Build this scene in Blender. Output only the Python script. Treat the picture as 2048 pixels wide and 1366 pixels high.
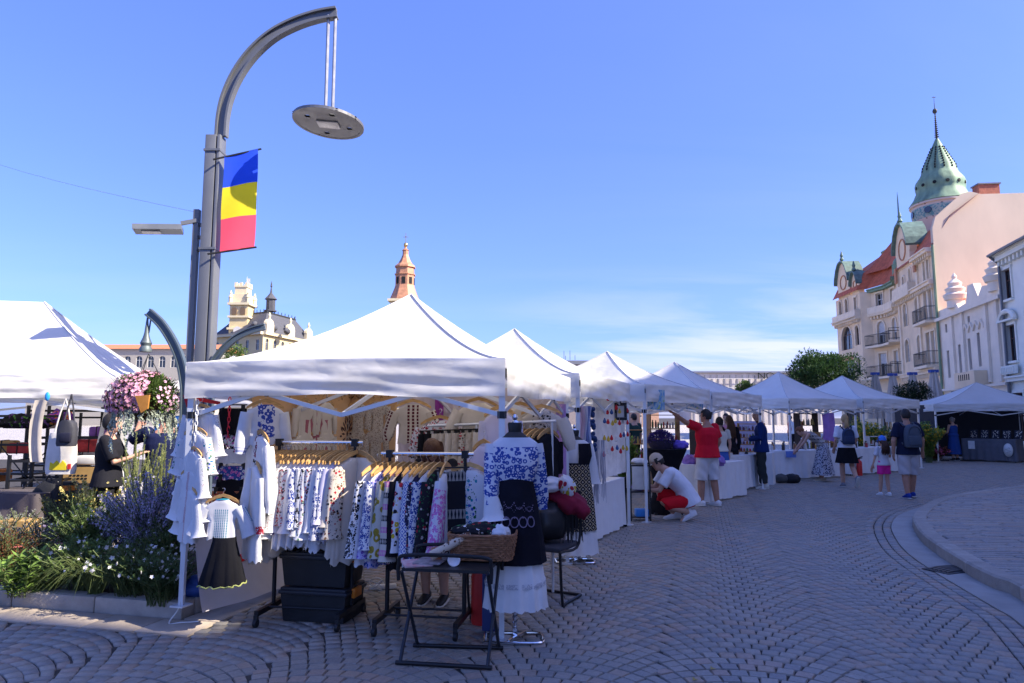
import bpy, bmesh, math, random
import numpy as np
from mathutils import Vector, Matrix, Euler
random.seed(7)
for o in list(bpy.data.objects): bpy.data.objects.remove(o)
S = bpy.context.scene
COL = S.collection
# ---------------------------------------------------------------- camera
CAM_H = 1.62; PITCH = math.atan(152/1365)
cam = bpy.data.cameras.new('camera'); cam.lens = 24.0; cam.sensor_width = 36.0; cam.sensor_fit = 'HORIZONTAL'
cam.clip_start = 0.1; cam.clip_end = 4000
camo = bpy.data.objects.new('camera', cam); COL.objects.link(camo)
camo.location = (0, 0, CAM_H); camo.rotation_euler = (math.pi/2+PITCH, 0, 0)
S.camera = camo
# ---------------------------------------------------------------- sky and sun
SUN_EL = math.radians(40); SUN_AZ = math.radians(19)      # azimuth: degrees behind +X
sun_dir = Vector((math.cos(SUN_EL)*math.cos(SUN_AZ), -math.cos(SUN_EL)*math.sin(SUN_AZ), math.sin(SUN_EL)))
W = bpy.data.worlds.new('World'); S.world = W; W.use_nodes = True
nt = W.node_tree; nt.nodes.clear()
def wn(t, **k):
    n = nt.nodes.new(t)
    for a, b in k.items(): setattr(n, a, b)
    return n
sky = wn('ShaderNodeTexSky', sky_type='NISHITA', sun_disc=False)
sky.sun_elevation = SUN_EL; sky.sun_rotation = math.radians(90)+SUN_AZ
sky.altitude = 200; sky.air_density = 1.0; sky.dust_density = 1.6; sky.ozone_density = 4.5
tint = wn('ShaderNodeMix', data_type='RGBA', blend_type='MULTIPLY'); tint.inputs[0].default_value = 1
tint.inputs[7].default_value = (0.43, 0.465, 0.76, 1)
nt.links.new(sky.outputs[0], tint.inputs[6])
even = wn('ShaderNodeMix', data_type='RGBA'); even.inputs[0].default_value = .25; even.inputs[7].default_value = (.57, .95, 3.0, 1)
nt.links.new(tint.outputs[2], even.inputs[6])
# thin streaky clouds low in the sky, from the view direction
tc = wn('ShaderNodeTexCoord'); sep = wn('ShaderNodeSeparateXYZ'); nt.links.new(tc.outputs['Generated'], sep.inputs[0])
def wm(op, a, b=None, clamp=False):
    n = wn('ShaderNodeMath', operation=op); n.use_clamp = clamp
    for i, v in enumerate((a, b)):
        if v is None: continue
        if isinstance(v, (int, float)): n.inputs[i].default_value = v
        else: nt.links.new(v, n.inputs[i])
    return n.outputs[0]
den = wm('ADD', wm('MAXIMUM', sep.outputs[2], 0.0), 0.10)
cx = wm('DIVIDE', sep.outputs[0], den); cy = wm('DIVIDE', sep.outputs[1], den)
cmb = wn('ShaderNodeCombineXYZ'); nt.links.new(wm('MULTIPLY', cx, 0.35), cmb.inputs[0]); nt.links.new(wm('MULTIPLY', cy, 0.9), cmb.inputs[1])
cn = wn('ShaderNodeTexNoise'); cn.inputs['Scale'].default_value = 1.35; cn.inputs['Detail'].default_value = 7; cn.inputs['Roughness'].default_value = .56
cn.inputs['Distortion'].default_value = .5
nt.links.new(cmb.outputs[0], cn.inputs['Vector'])
cr = wn('ShaderNodeValToRGB'); cr.color_ramp.elements[0].position = .41; cr.color_ramp.elements[1].position = .60
nt.links.new(cn.outputs[0], cr.inputs[0])
elv = wn('ShaderNodeMapRange'); elv.inputs[1].default_value = .22; elv.inputs[2].default_value = .09; elv.inputs[3].default_value = .03; elv.inputs[4].default_value = .62
nt.links.new(sep.outputs[2], elv.inputs[0])
azm = wn('ShaderNodeMapRange'); azm.inputs[1].default_value = -.05; azm.inputs[2].default_value = .35; azm.inputs[3].default_value = .12; nt.links.new(sep.outputs[0], azm.inputs[0])
cfac = wm('MULTIPLY', wm('MULTIPLY', cr.outputs[0], elv.outputs[0], True), azm.outputs[0], True)
cm = wn('ShaderNodeMix', data_type='RGBA'); cm.inputs[7].default_value = (2.6, 2.5, 3.2, 1)
nt.links.new(cfac, cm.inputs[0]); nt.links.new(even.outputs[2], cm.inputs[6])
bg = wn('ShaderNodeBackground'); bg.inputs[1].default_value = 0.15
out = wn('ShaderNodeOutputWorld'); nt.links.new(cm.outputs[2], bg.inputs[0]); nt.links.new(bg.outputs[0], out.inputs[0])
sl = bpy.data.lights.new('sun', 'SUN'); sl.energy = 3.6; sl.angle = math.radians(.53); sl.color = (1, .91, .78)
so = bpy.data.objects.new('sun', sl); COL.objects.link(so)
so.rotation_euler = sun_dir.to_track_quat('Z', 'Y').to_euler(); so.location = (40, -10, 40)
S.view_settings.view_transform = 'Standard'; S.view_settings.look = 'None'
S.view_settings.gamma = 1; S.view_settings.use_curve_mapping = False
S.view_settings.exposure = 1.6
S.cycles.max_bounces = 7; S.cycles.diffuse_bounces = 3; S.cycles.transparent_max_bounces = 8
S.cycles.caustics_reflective = False; S.cycles.caustics_refractive = False
S.cycles.use_denoising = True
# ---------------------------------------------------------------- helpers
V = Vector
PI = math.pi
rnd = random.uniform
def ray(px, py):
    dx = (px-1024)/1365; dz = (683-py)/1365
    return V((dx, math.cos(PITCH)-dz*math.sin(PITCH), math.sin(PITCH)+dz*math.cos(PITCH)))
def gnd(px, py, z=0):
    r = ray(px, py); t = (z-CAM_H)/r.z
    return V((r.x*t, r.y*t, z))
def at(px, py, Y):
    r = ray(px, py); t = Y/r.y
    return V((r.x*t, Y, CAM_H+r.z*t))
def proj(p):
    c, s = math.cos(PITCH), math.sin(PITCH)
    dz = p[2]-CAM_H; f = p[1]*c+dz*s; up = -p[1]*s+dz*c
    return 1024+1365*p[0]/f, 683-1365*up/f
U = V((.966, -.259, 0)); VV = V((.259, .966, 0))            # row frame: across, along
class MB:
    def __init__(s): s.v = []; s.f = []; s.uv = []; s.mi = []; s.m = 0
    def add(s, vs, fs, uvs=None):
        b = len(s.v); s.v += [tuple(p) for p in vs]
        s.uv += list(uvs) if uvs else [(p[0], p[2]) for p in vs]
        s.f += [tuple(i+b for i in f) for f in fs]; s.mi += [s.m]*len(fs); return s
    def box(s, c, d, rz=0, M=None, bev=0):
        x, y, z = d[0]/2, d[1]/2, d[2]/2
        if bev:
            b = min(bev, x*.9, y*.9, z*.9); bm = bmesh.new(); bmesh.ops.create_cube(bm, size=1)
            for q in bm.verts: q.co = V((q.co.x*2*x, q.co.y*2*y, q.co.z*2*z))
            bmesh.ops.bevel(bm, geom=bm.edges[:], offset=b, segments=2, affect='EDGES', profile=.5)
            bm.verts.index_update(); vs = [q.co.copy() for q in bm.verts]; fs = [[q.index for q in f.verts] for f in bm.faces]; bm.free()
        else:
            vs = [V((i*x, j*y, k*z)) for k in (-1, 1) for j in (-1, 1) for i in (-1, 1)]
            fs = [(0,2,3,1), (4,5,7,6), (0,1,5,4), (2,6,7,3), (0,4,6,2), (1,3,7,5)]
        R = M if M is not None else Matrix.Rotation(rz, 3, 'Z')
        return s.add([R @ p+V(c) for p in vs], fs)
    def bar(s, a, b, w, h=None, up=(0,0,1)):                # square bar from a to b
        a = V(a); b = V(b); d = b-a; L = d.length; d = d.normalized(); up = V(up)
        if abs(d.dot(up)) > .98: up = V((0,1,0))
        x = d.cross(up).normalized(); y = x.cross(d)
        return s.box((a+b)/2, (w, L, h or w), M=Matrix((x, d, y)).transposed())
    def tube(s, pts, r, n=8, closed=False, cap=True):
        pts = [V(p) for p in pts]; m = len(pts); rs = r if isinstance(r, (list, tuple)) else [r]*m
        vs = []; ref = None; L = 0; uvs = []
        for i, p in enumerate(pts):
            if closed: t = (pts[(i+1) % m]-pts[i-1])
            else: t = pts[min(i+1, m-1)]-pts[max(i-1, 0)]
            t = t.normalized()
            if ref is None: ref = t.orthogonal().normalized()
            x = ref-t*ref.dot(t)
            x = x.normalized() if x.length > 1e-6 else t.orthogonal().normalized()
            ref = x; y = t.cross(x)
            if i: L += (p-pts[i-1]).length
            for k in range(n):
                a = 2*PI*k/n; vs.append(p+(x*math.cos(a)+y*math.sin(a))*rs[i]); uvs.append((k/n*6.28*rs[i], L))
        fs = [(i*n+k, i*n+(k+1) % n, (i+1)*n+(k+1) % n, (i+1)*n+k) for i in range(m-1) for k in range(n)]
        if closed: fs += [((m-1)*n+k, (m-1)*n+(k+1) % n, (k+1) % n, k) for k in range(n)]
        elif cap: fs += [tuple(range(n))[::-1], tuple((m-1)*n+k for k in range(n))]
        return s.add(vs, fs, uvs)
    def rings(s, rs, cap=True, uv=None):                     # loft through rings of equal count
        n = len(rs[0]); vs = [p for r in rs for p in r]
        fs = [(i*n+k, i*n+(k+1) % n, (i+1)*n+(k+1) % n, (i+1)*n+k) for i in range(len(rs)-1) for k in range(n)]
        if cap: fs += [tuple(range(n))[::-1], tuple((len(rs)-1)*n+k for k in range(n))]
        return s.add(vs, fs, uv)
    def lathe(s, prof, c=(0,0,0), n=16, sc=(1,1), rib=0, cap=True, ph=0):
        rs = [[V((c[0]+r*sc[0]*math.cos(2*PI*k/n+ph), c[1]+r*sc[1]*math.sin(2*PI*k/n+ph), c[2]+z)) for k in range(n)] for r, z in prof]
        return s.rings(rs, cap)
    def grid(s, fn, nu, nv, uvf=None):
        vs = [fn(i/nu, j/nv) for j in range(nv+1) for i in range(nu+1)]
        fs = [(j*(nu+1)+i, j*(nu+1)+i+1, (j+1)*(nu+1)+i+1, (j+1)*(nu+1)+i) for j in range(nv) for i in range(nu)]
        uvs = [(uvf(i/nu, j/nv) if uvf else (i/nu, j/nv)) for j in range(nv+1) for i in range(nu+1)]
        return s.add(vs, fs, uvs)
    def poly(s, pts, z0, z1):                                # prism
        n = len(pts); vs = [V((p[0], p[1], z0)) for p in pts]+[V((p[0], p[1], z1)) for p in pts]
        return s.add(vs, [tuple(range(n))[::-1], tuple(range(n, 2*n))]+[(i, (i+1) % n, n+(i+1) % n, n+i) for i in range(n)])
    def ext(s, pts, d):                                      # extrude a 3D polygon by vector d
        n = len(pts); d = V(d); vs = [V(p) for p in pts]+[V(p)+d for p in pts]
        return s.add(vs, [tuple(range(n)), tuple(range(n, 2*n))[::-1]]+[(i, n+i, n+(i+1) % n, (i+1) % n) for i in range(n)])
    def ell(s, c, r, n=12, m=7, M=None, jit=0):
        rs = []
        for j in range(m+1):
            th = PI*j/m; q = max(math.sin(th), .02)
            rs.append([V((r[0]*q*math.cos(2*PI*k/n), r[1]*q*math.sin(2*PI*k/n), r[2]*math.cos(th)))*(1+rnd(-jit, jit)) for k in range(n)])
        if M is not None: rs = [[M @ p for p in q] for q in rs]
        return s.rings([[p+V(c) for p in q] for q in rs][::-1])
    def xf(s, M): s.v = [tuple(M @ V(p)) for p in s.v]; return s
    def mesh(s, name, mats, smooth=True):
        me = bpy.data.meshes.new(name); me.from_pydata(s.v, [], s.f); 
        for m in (mats if isinstance(mats, (list, tuple)) else [mats]): me.materials.append(m)
        if any(s.mi): me.polygons.foreach_set('material_index', s.mi)
        ul = me.uv_layers.new(name='UVMap'); li = np.empty(len(me.loops), np.int32); me.loops.foreach_get('vertex_index', li)
        ul.data.foreach_set('uv', np.array(s.uv, np.float32)[li].ravel())
        if smooth == 'auto': me.polygons.foreach_set('use_smooth', [True]*len(me.polygons)); me.set_sharp_from_angle(angle=math.radians(38))
        elif smooth: me.polygons.foreach_set('use_smooth', [True]*len(me.polygons))
        me.update(); return me
    def build(s, name, mats, parent=None, smooth='auto', loc=None, rz=0):
        o = bpy.data.objects.new(name, s.mesh(name, mats, smooth)); COL.objects.link(o)
        if parent: o.parent = parent
        if loc is not None: o.location = loc
        if rz: o.rotation_euler.z = rz
        return o
def tag(o, label=None, cat=None, group=None, kind=None):
    for k, v in (('label', label), ('category', cat), ('group', group), ('kind', kind)):
        if v: o[k] = v
    return o
def thing(name, label, cat, loc=(0,0,0), rz=0, group=None):
    o = bpy.data.objects.new(name, None); COL.objects.link(o); o.location = loc; o.rotation_euler.z = rz
    o.empty_display_size = .1
    return tag(o, label, cat, group)
def dup(root, loc=None, rz=None, label=None, group=None, sc=None):
    def cp(o, par):
        c = o.copy(); COL.objects.link(c)
        if par: c.parent = par
        for ch in o.children: cp(ch, c)
        return c
    r = cp(root, None)
    if loc is not None: r.location = loc
    if rz is not None: r.rotation_euler.z = rz
    if label: r['label'] = label
    if group: r['group'] = group
    if sc: r.scale = (sc, sc, sc) if isinstance(sc, (int, float)) else sc
    return r
# ---------------------------------------------------------------- materials
MATS = {}
class NT:
    def __init__(s, name):
        s.m = bpy.data.materials.new(name); s.m.use_nodes = True; s.t = s.m.node_tree; s.t.nodes.clear()
        s.out = s.n('ShaderNodeOutputMaterial'); s.p = s.n('ShaderNodeBsdfPrincipled'); s.l(s.p.outputs[0], s.out.inputs[0])
    def n(s, t, **k):
        n = s.t.nodes.new(t)
        for a, b in k.items(): setattr(n, a, b)
        return n
    def l(s, a, b): s.t.links.new(a, b)
    def set(s, inp, v):
        if isinstance(v, (int, float)): inp.default_value = v
        elif isinstance(v, (tuple, list)): inp.default_value = (*v, 1) if len(v) == 3 and len(inp.default_value) == 4 else v
        else: s.l(v, inp)
    def math(s, op, a, b=None, c=None, clamp=False):
        n = s.n('ShaderNodeMath', operation=op); n.use_clamp = clamp
        for i, v in enumerate((a, b, c)):
            if v is not None: s.set(n.inputs[i], v)
        return n.outputs[0]
    def mix(s, f, a, b, blend='MIX'):
        n = s.n('ShaderNodeMix', data_type='RGBA', blend_type=blend); s.set(n.inputs[0], f); s.set(n.inputs[6], a); s.set(n.inputs[7], b); return n.outputs[2]
    def coord(s, kind='Object'): return s.n('ShaderNodeTexCoord').outputs[kind]
    def noise(s, scale, vec=None, detail=4, rough=.55, stretch=None):
        v = vec or s.coord()
        if stretch:
            mp = s.n('ShaderNodeMapping'); mp.inputs[3].default_value = stretch; s.l(v, mp.inputs[0]); v = mp.outputs[0]
        n = s.n('ShaderNodeTexNoise'); n.inputs['Scale'].default_value = scale; n.inputs['Detail'].default_value = detail; n.inputs['Roughness'].default_value = rough
        s.l(v, n.inputs['Vector']); return n.outputs[0]
    def vor(s, scale, vec, feat='F1', out=0):
        n = s.n('ShaderNodeTexVoronoi', feature=feat); n.inputs['Scale'].default_value = scale; s.l(vec, n.inputs['Vector']); return n.outputs[out]
    def ramp(s, f, p0, p1):
        n = s.n('ShaderNodeMapRange'); n.inputs[1].default_value = p0; n.inputs[2].default_value = p1; s.l(f, n.inputs[0]); return n.outputs[0]
    def bump(s, h, strength=.3, dist=.01):
        n = s.n('ShaderNodeBump'); n.inputs['Strength'].default_value = strength; n.inputs['Distance'].default_value = dist; s.l(h, n.inputs['Height']); s.l(n.outputs[0], s.p.inputs['Normal'])
    def uvxy(s):
        sp = s.n('ShaderNodeSeparateXYZ'); s.l(s.coord('UV'), sp.inputs[0]); return sp.outputs[0], sp.outputs[1]
def sc3(c, k): return tuple(min(1, x*k) for x in c)
def mat(key, col, rough=.7, metal=0, var=.14, scale=6, bump=0, bscale=60, trans=0, spec=.35, stretch=None, objvar=0, col2=None, alpha=1):
    if key in MATS: return MATS[key]
    t = NT(key); f = t.noise(scale, stretch=stretch)
    f = t.ramp(f, .3, .7)
    c = t.mix(f, sc3(col, 1-var), col2 or sc3(col, 1+var))
    if objvar:
        oi = t.n('ShaderNodeObjectInfo'); hs = t.n('ShaderNodeHueSaturation'); t.l(c, hs.inputs['Color'])
        t.l(t.math('ADD', t.math('MULTIPLY', oi.outputs['Random'], objvar*2), 1-objvar), hs.inputs['Value']); c = hs.outputs[0]
    t.l(c, t.p.inputs['Base Color']); t.p.inputs['Metallic'].default_value = metal; t.p.inputs['Specular IOR Level'].default_value = spec
    t.l(t.math('ADD', t.math('MULTIPLY', f, .16), rough-.08, clamp=True), t.p.inputs['Roughness'])
    if bump: t.bump(t.noise(bscale, stretch=stretch), bump, .01)
    if alpha < 1: t.p.inputs['Alpha'].default_value = alpha
    if trans:
        tr = t.n('ShaderNodeBsdfTranslucent'); t.l(c, tr.inputs[0]); mx = t.n('ShaderNodeMixShader'); mx.inputs[0].default_value = trans
        t.l(t.p.outputs[0], mx.inputs[1]); t.l(tr.outputs[0], mx.inputs[2]); t.l(mx.outputs[0], t.out.inputs[0])
    MATS[key] = t.m; return t.m
def emb(key, base, cols, style='floral', s=22, band=None, rough=.85, dens=.36, vband=None):
    """woven cloth with embroidery; UV in metres, u across from the middle, v down"""
    if key in MATS: return MATS[key]
    t = NT(key); u, v = t.uvxy()
    cb = t.n('ShaderNodeCombineXYZ'); t.l(u, cb.inputs[0]); t.l(v, cb.inputs[1]); vec = cb.outputs[0]
    c = t.mix(t.ramp(t.noise(9), .3, .7), sc3(base, .93), sc3(base, 1.04))
    if style == 'floral':
        d = t.vor(s, vec); cc = t.vor(s, vec, out=1); sp = t.n('ShaderNodeSeparateColor'); t.l(cc, sp.inputs[0])
        m = t.math('LESS_THAN', d, dens*1.12); ring = t.math('LESS_THAN', d, dens*.38)
        pc = t.mix(t.math('GREATER_THAN', sp.outputs[0], .5), cols[0], cols[1 % len(cols)])
        if len(cols) > 2: pc = t.mix(t.math('GREATER_THAN', sp.outputs[1], .68), pc, cols[2])
        pc = t.mix(ring, pc, sc3(base, .95))
        m = t.math('MULTIPLY', m, t.math('LESS_THAN', sp.outputs[2], .9)); d2 = t.vor(s*2.6, vec); m2 = t.math('MULTIPLY', t.math('LESS_THAN', d2, .30), t.math('GREATER_THAN', t.noise(s*.45, vec, 2), .47)); pc = t.mix(m, cols[-1] if len(cols) > 2 else cols[0], pc); m = t.math('MAXIMUM', m, m2)
    elif style == 'ring':
        d = t.vor(s, vec); m = t.math('MULTIPLY', t.math('LESS_THAN', d, dens*1.25), t.math('GREATER_THAN', d, dens*.55)); pc = t.mix(t.noise(40, vec), cols[0], cols[-1])
    elif style == 'diamond':
        a = t.math('ABSOLUTE', t.math('SUBTRACT', t.math('FRACT', t.math('MULTIPLY', t.math('ADD', u, v), s)), .5))
        b = t.math('ABSOLUTE', t.math('SUBTRACT', t.math('FRACT', t.math('MULTIPLY', t.math('SUBTRACT', u, v), s)), .5))
        m = t.math('MAXIMUM', t.math('GREATER_THAN', a, .42), t.math('GREATER_THAN', b, .42))
        dot = t.math('LESS_THAN', t.math('MAXIMUM', a, b), .16); m = t.math('MAXIMUM', m, dot); pc = t.mix(dot, cols[0], cols[-1])
    elif style == 'rows':
        a = t.math('FRACT', t.math('MULTIPLY', v, s)); z = t.math('ABSOLUTE', t.math('SUBTRACT', t.math('FRACT', t.math('MULTIPLY', u, s*5)), .5))
        m = t.math('MULTIPLY', t.math('LESS_THAN', a, .5), t.math('GREATER_THAN', t.math('ADD', z, t.math('ABSOLUTE', t.math('SUBTRACT', a, .25))), .3)); pc = t.mix(t.math('GREATER_THAN', t.math('FRACT', t.math('MULTIPLY', v, s/2)), .5), cols[0], cols[-1])
    else:                                                        # lines down the cloth
        a = t.math('FRACT', t.math('MULTIPLY', u, s)); z = t.math('FRACT', t.math('MULTIPLY', v, s*1.4))
        m = t.math('MULTIPLY', t.math('LESS_THAN', a, .5), t.math('GREATER_THAN', z, .25)); pc = t.mix(t.noise(20, vec), cols[0], cols[-1])
    if band:
        m = t.math('MULTIPLY', m, t.math('LESS_THAN', t.math('ABSOLUTE', t.math('SUBTRACT', u, band[0])), band[1]))
    if vband:
        m = t.math('MULTIPLY', m, t.math('MULTIPLY', t.math('GREATER_THAN', v, vband[0]), t.math('LESS_THAN', v, vband[1])))
    c = t.mix(m, c, pc); t.l(c, t.p.inputs['Base Color']); t.p.inputs['Roughness'].default_value = rough
    t.p.inputs['Specular IOR Level'].default_value = .15
    t.bump(t.noise(170, vec, 2), .25, .003)
    tr = t.n('ShaderNodeBsdfTranslucent'); t.l(c, tr.inputs[0]); mx = t.n('ShaderNodeMixShader'); mx.inputs[0].default_value = .15
    t.l(t.p.outputs[0], mx.inputs[1]); t.l(tr.outputs[0], mx.inputs[2]); t.l(mx.outputs[0], t.out.inputs[0])
    MATS[key] = t.m; return t.m
WHITEC = (.80, .79, .78)
def canvas():
    t = NT('tent_canvas'); ob = t.coord(); n1 = t.noise(1.4, ob, 3); n2 = t.noise(1.5, ob, 3, .5, (1, 1, 2.6)); n3 = t.noise(14, ob, 4, .6)
    rid = t.math('ABSOLUTE', t.math('SUBTRACT', n2, .5)); c = t.mix(t.ramp(n1, .35, .7), (.82, .80, .755), (.90, .885, .85)); c = t.mix(t.math('MULTIPLY', t.ramp(n3, .55, .75), .10), c, (.62, .58, .5))
    t.l(c, t.p.inputs['Base Color']); t.p.inputs['Roughness'].default_value = .72; t.p.inputs['Specular IOR Level'].default_value = .25
    h = t.math('ADD', t.math('MULTIPLY', t.ramp(rid, 0, .13), .9), t.math('MULTIPLY', n3, .08)); t.bump(h, .22, .02)
    tr = t.n('ShaderNodeBsdfTranslucent'); t.l(c, tr.inputs[0]); mx = t.n('ShaderNodeMixShader'); mx.inputs[0].default_value = .34
    t.l(t.p.outputs[0], mx.inputs[1]); t.l(tr.outputs[0], mx.inputs[2]); t.l(mx.outputs[0], t.out.inputs[0]); MATS['tent_canvas'] = t.m; return t.m
m_canvas = canvas()
m_alu = mat('tent_frame_metal', (.68, .69, .71), .42, metal=.35, var=.06)
m_black = mat('black_metal', (.012, .012, .014), .4, var=.2)
m_blackpl = mat('black_plastic', (.014, .015, .017), .5, var=.2, bump=.2)
m_chrome = mat('chrome', (.75, .75, .77), .16, metal=1, var=.05)
m_grey = mat('grey_paint', (.17, .175, .185), .42, metal=.2, var=.07, scale=3)
m_wood = mat('hanger_wood', (.52, .30, .11), .5, var=.3, scale=9, objvar=.28, stretch=(1, 1, 6))
m_glass = mat('window_glass', (.02, .024, .03), .08, spec=.9, var=.4, scale=.7)
m_whitecloth = mat('white_cloth', (.76, .75, .75), .9, var=.04, bump=.3, bscale=30, trans=.1)
m_blackcloth = mat('black_cloth', (.011, .011, .014), .95, var=.25, bump=.3, bscale=40, spec=.1)
m_stone = mat('pale_stone', (.42, .38, .33), .85, var=.16, scale=3, bump=.3)
m_rope = mat('white_rope', (.7, .68, .64), .9)
m_red = mat('red_plastic', (.62, .035, .03), .4, var=.12)
m_skin = mat('skin', (.52, .29, .2), .55, var=.08, scale=14, spec=.4)
m_skin2 = mat('skin_tanned', (.40, .20, .13), .55, var=.08, scale=14, spec=.4)
# ---------------------------------------------------------------- ground
def root_of(o):
    while o.parent: o = o.parent
    return o
def wb(mb, name, mats, parent=None, smooth='auto'):          # build a mesh given in world coordinates under a parent
    if parent:
        r = root_of(parent); M = Matrix.Translation(r.location) @ Matrix.Rotation(r.rotation_euler.z, 4, 'Z'); mb.xf(M.inverted())
    return mb.build(name, mats, parent, smooth)
def spline(pts, n=8):
    pts = [V(p) for p in pts]; out = []
    for i in range(len(pts)-1):
        a, b, c, d = pts[max(i-1, 0)], pts[i], pts[i+1], pts[min(i+2, len(pts)-1)]
        for k in range(n):
            t = k/n; out.append(.5*((2*b)+(c-a)*t+(2*a-5*b+4*c-d)*t*t+(3*b-a-3*c+d)*t**3))
    return out+[pts[-1]]
def resample(p, step):
    out = [p[0]]; acc = 0
    for a, b in zip(p, p[1:]):
        L = (b-a).length; 
        while acc+L >= step:
            t = (step-acc)/L; a = a+(b-a)*t; out.append(a.copy()); L = (b-a).length; acc = 0
        acc += L
    return out
def inpoly(x, y, P):
    r = False; j = len(P)-1
    for i in range(len(P)):
        if (P[i][1] > y) != (P[j][1] > y) and x < (P[j][0]-P[i][0])*(y-P[i][1])/(P[j][1]-P[i][1])+P[i][0]: r = not r
        j = i
    return r
mortar = mat('joint_sand', (.052, .046, .04), .95, var=.3, scale=3, bump=.5, bscale=80)
g = MB(); g.grid(lambda a, b: V((-900+1800*a, -300+1800*b, -.013)), 8, 8)
ground = tag(g.build('ground', mortar), 'dark sandy ground of the square between the paving setts', kind='structure')
KP = [(2048,1205), (1998,1183), (1937,1151), (1868,1105), (1841,1081), (1826,1055), (1828,1044), (1841,1030), (1872,1012), (1927,999), (2046,982)]
kerbline = [V((2.6, 0, 0)), V((3.4, 3, 0))]+[gnd(*p) for p in KP]+[V((16.5, 18.9, 0)), V((24, 22.6, 0))]
kerbline = resample(spline(kerbline), .22)
CP = [(2048,1255), (1978,1209), (1855,1135), (1807,1098), (1785,1064), (1784,1047), (1797,1031), (1828,1018), (1875,1006), (1940,995.5), (2048,977.5)]
chanline = [V((2.05, 0, 0)), V((2.9, 3, 0))]+[gnd(*p) for p in CP]+[V((16.4, 19.3, 0)), V((23.8, 23, 0))]
chanline = resample(spline(chanline), .22)
plaza_poly = kerbline+[V((60, 24, 0)), V((60, 0, 0))]
BC = gnd(362, 1238)                                          # corner of the flower bed kerb
bu, bv = V((-.975, .222, 0)), V((.259, .966, 0))
BD = 2.1
strip_poly = [BC-bu*.35-bv*.36, BC+bu*11-bv*.36, BC+bu*11+bv*(BD+.1), BC+bv*(BD+.1)-bu*.35]
chan_poly = chanline+[V((60, 24, 0)), V((60, 0, 0))]
# setts: segmental arches in lanes that run along VV
def settmat(name, island):
    t = NT(name)
    if island: r = t.n('ShaderNodeNewGeometry').outputs['Random Per Island']
    else: r = t.n('ShaderNodeObjectInfo').outputs['Random']
    rp = t.n('ShaderNodeValToRGB'); e = rp.color_ramp; e.interpolation = 'CONSTANT'
    cols = [(.275,.26,.23), (.23,.222,.205), (.32,.29,.25), (.25,.24,.22), (.345,.255,.20), (.28,.262,.23), (.205,.20,.195), (.325,.285,.24), (.36,.27,.20), (.265,.25,.222)]
    for i, c in enumerate(cols):
        x = e.elements[i] if i < 2 else e.elements.new(i/len(cols))
        x.position = i/len(cols); x.color = (*c, 1)
    t.l(r, rp.inputs[0]); pos = t.n('ShaderNodeNewGeometry').outputs['Position']
    big = t.ramp(t.noise(.55, pos, 3), .35, .68); fine = t.ramp(t.noise(38, pos, 5, .7), .3, .7)
    c = t.mix(t.math('MULTIPLY', big, .5), rp.outputs[0], (.30, .255, .21)); c = t.mix(t.math('MULTIPLY', fine, .34), c, (.13,.122,.115))
    st_ = t.ramp(t.noise(1.7, pos, 6, .68), .60, .74); c = t.mix(t.math('MULTIPLY', st_, .45), c, (.085, .08, .07)); t.l(c, t.p.inputs['Base Color']); t.l(t.math('ADD', t.math('MULTIPLY', fine, .25), .42), t.p.inputs['Roughness'])
    t.p.inputs['Specular IOR Level'].default_value = .4
    t.bump(t.noise(60, pos, 5, .7), .45, .006); return t.m
m_sett, m_sett1 = settmat('sett_stone', True), settmat('sett_stone_single', False)
SH = [(-.5,-.5,-1), (.5,-.5,-1), (.5,.5,-1), (-.5,.5,-1), (-.49,-.49,-.16), (.49,-.49,-.16), (.49,.49,-.16), (-.49,.49,-.16), (-.44,-.44,0), (.44,-.44,0), (.44,.44,0), (-.44,.44,0)]
SF = [(0,1,5,4), (1,2,6,5), (2,3,7,6), (3,0,4,7), (4,5,9,8), (5,6,10,9), (6,7,11,10), (7,4,8,11), (8,9,10,11)]
SH2 = [(-.5,-.5,-1), (.5,-.5,-1), (.5,.5,-1), (-.5,.5,-1), (-.465,-.465,0), (.465,-.465,0), (.465,.465,0), (-.465,.465,0)]
SF2 = [(0,1,5,4), (1,2,6,5), (2,3,7,6), (3,0,4,7), (4,5,6,7)]
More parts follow.
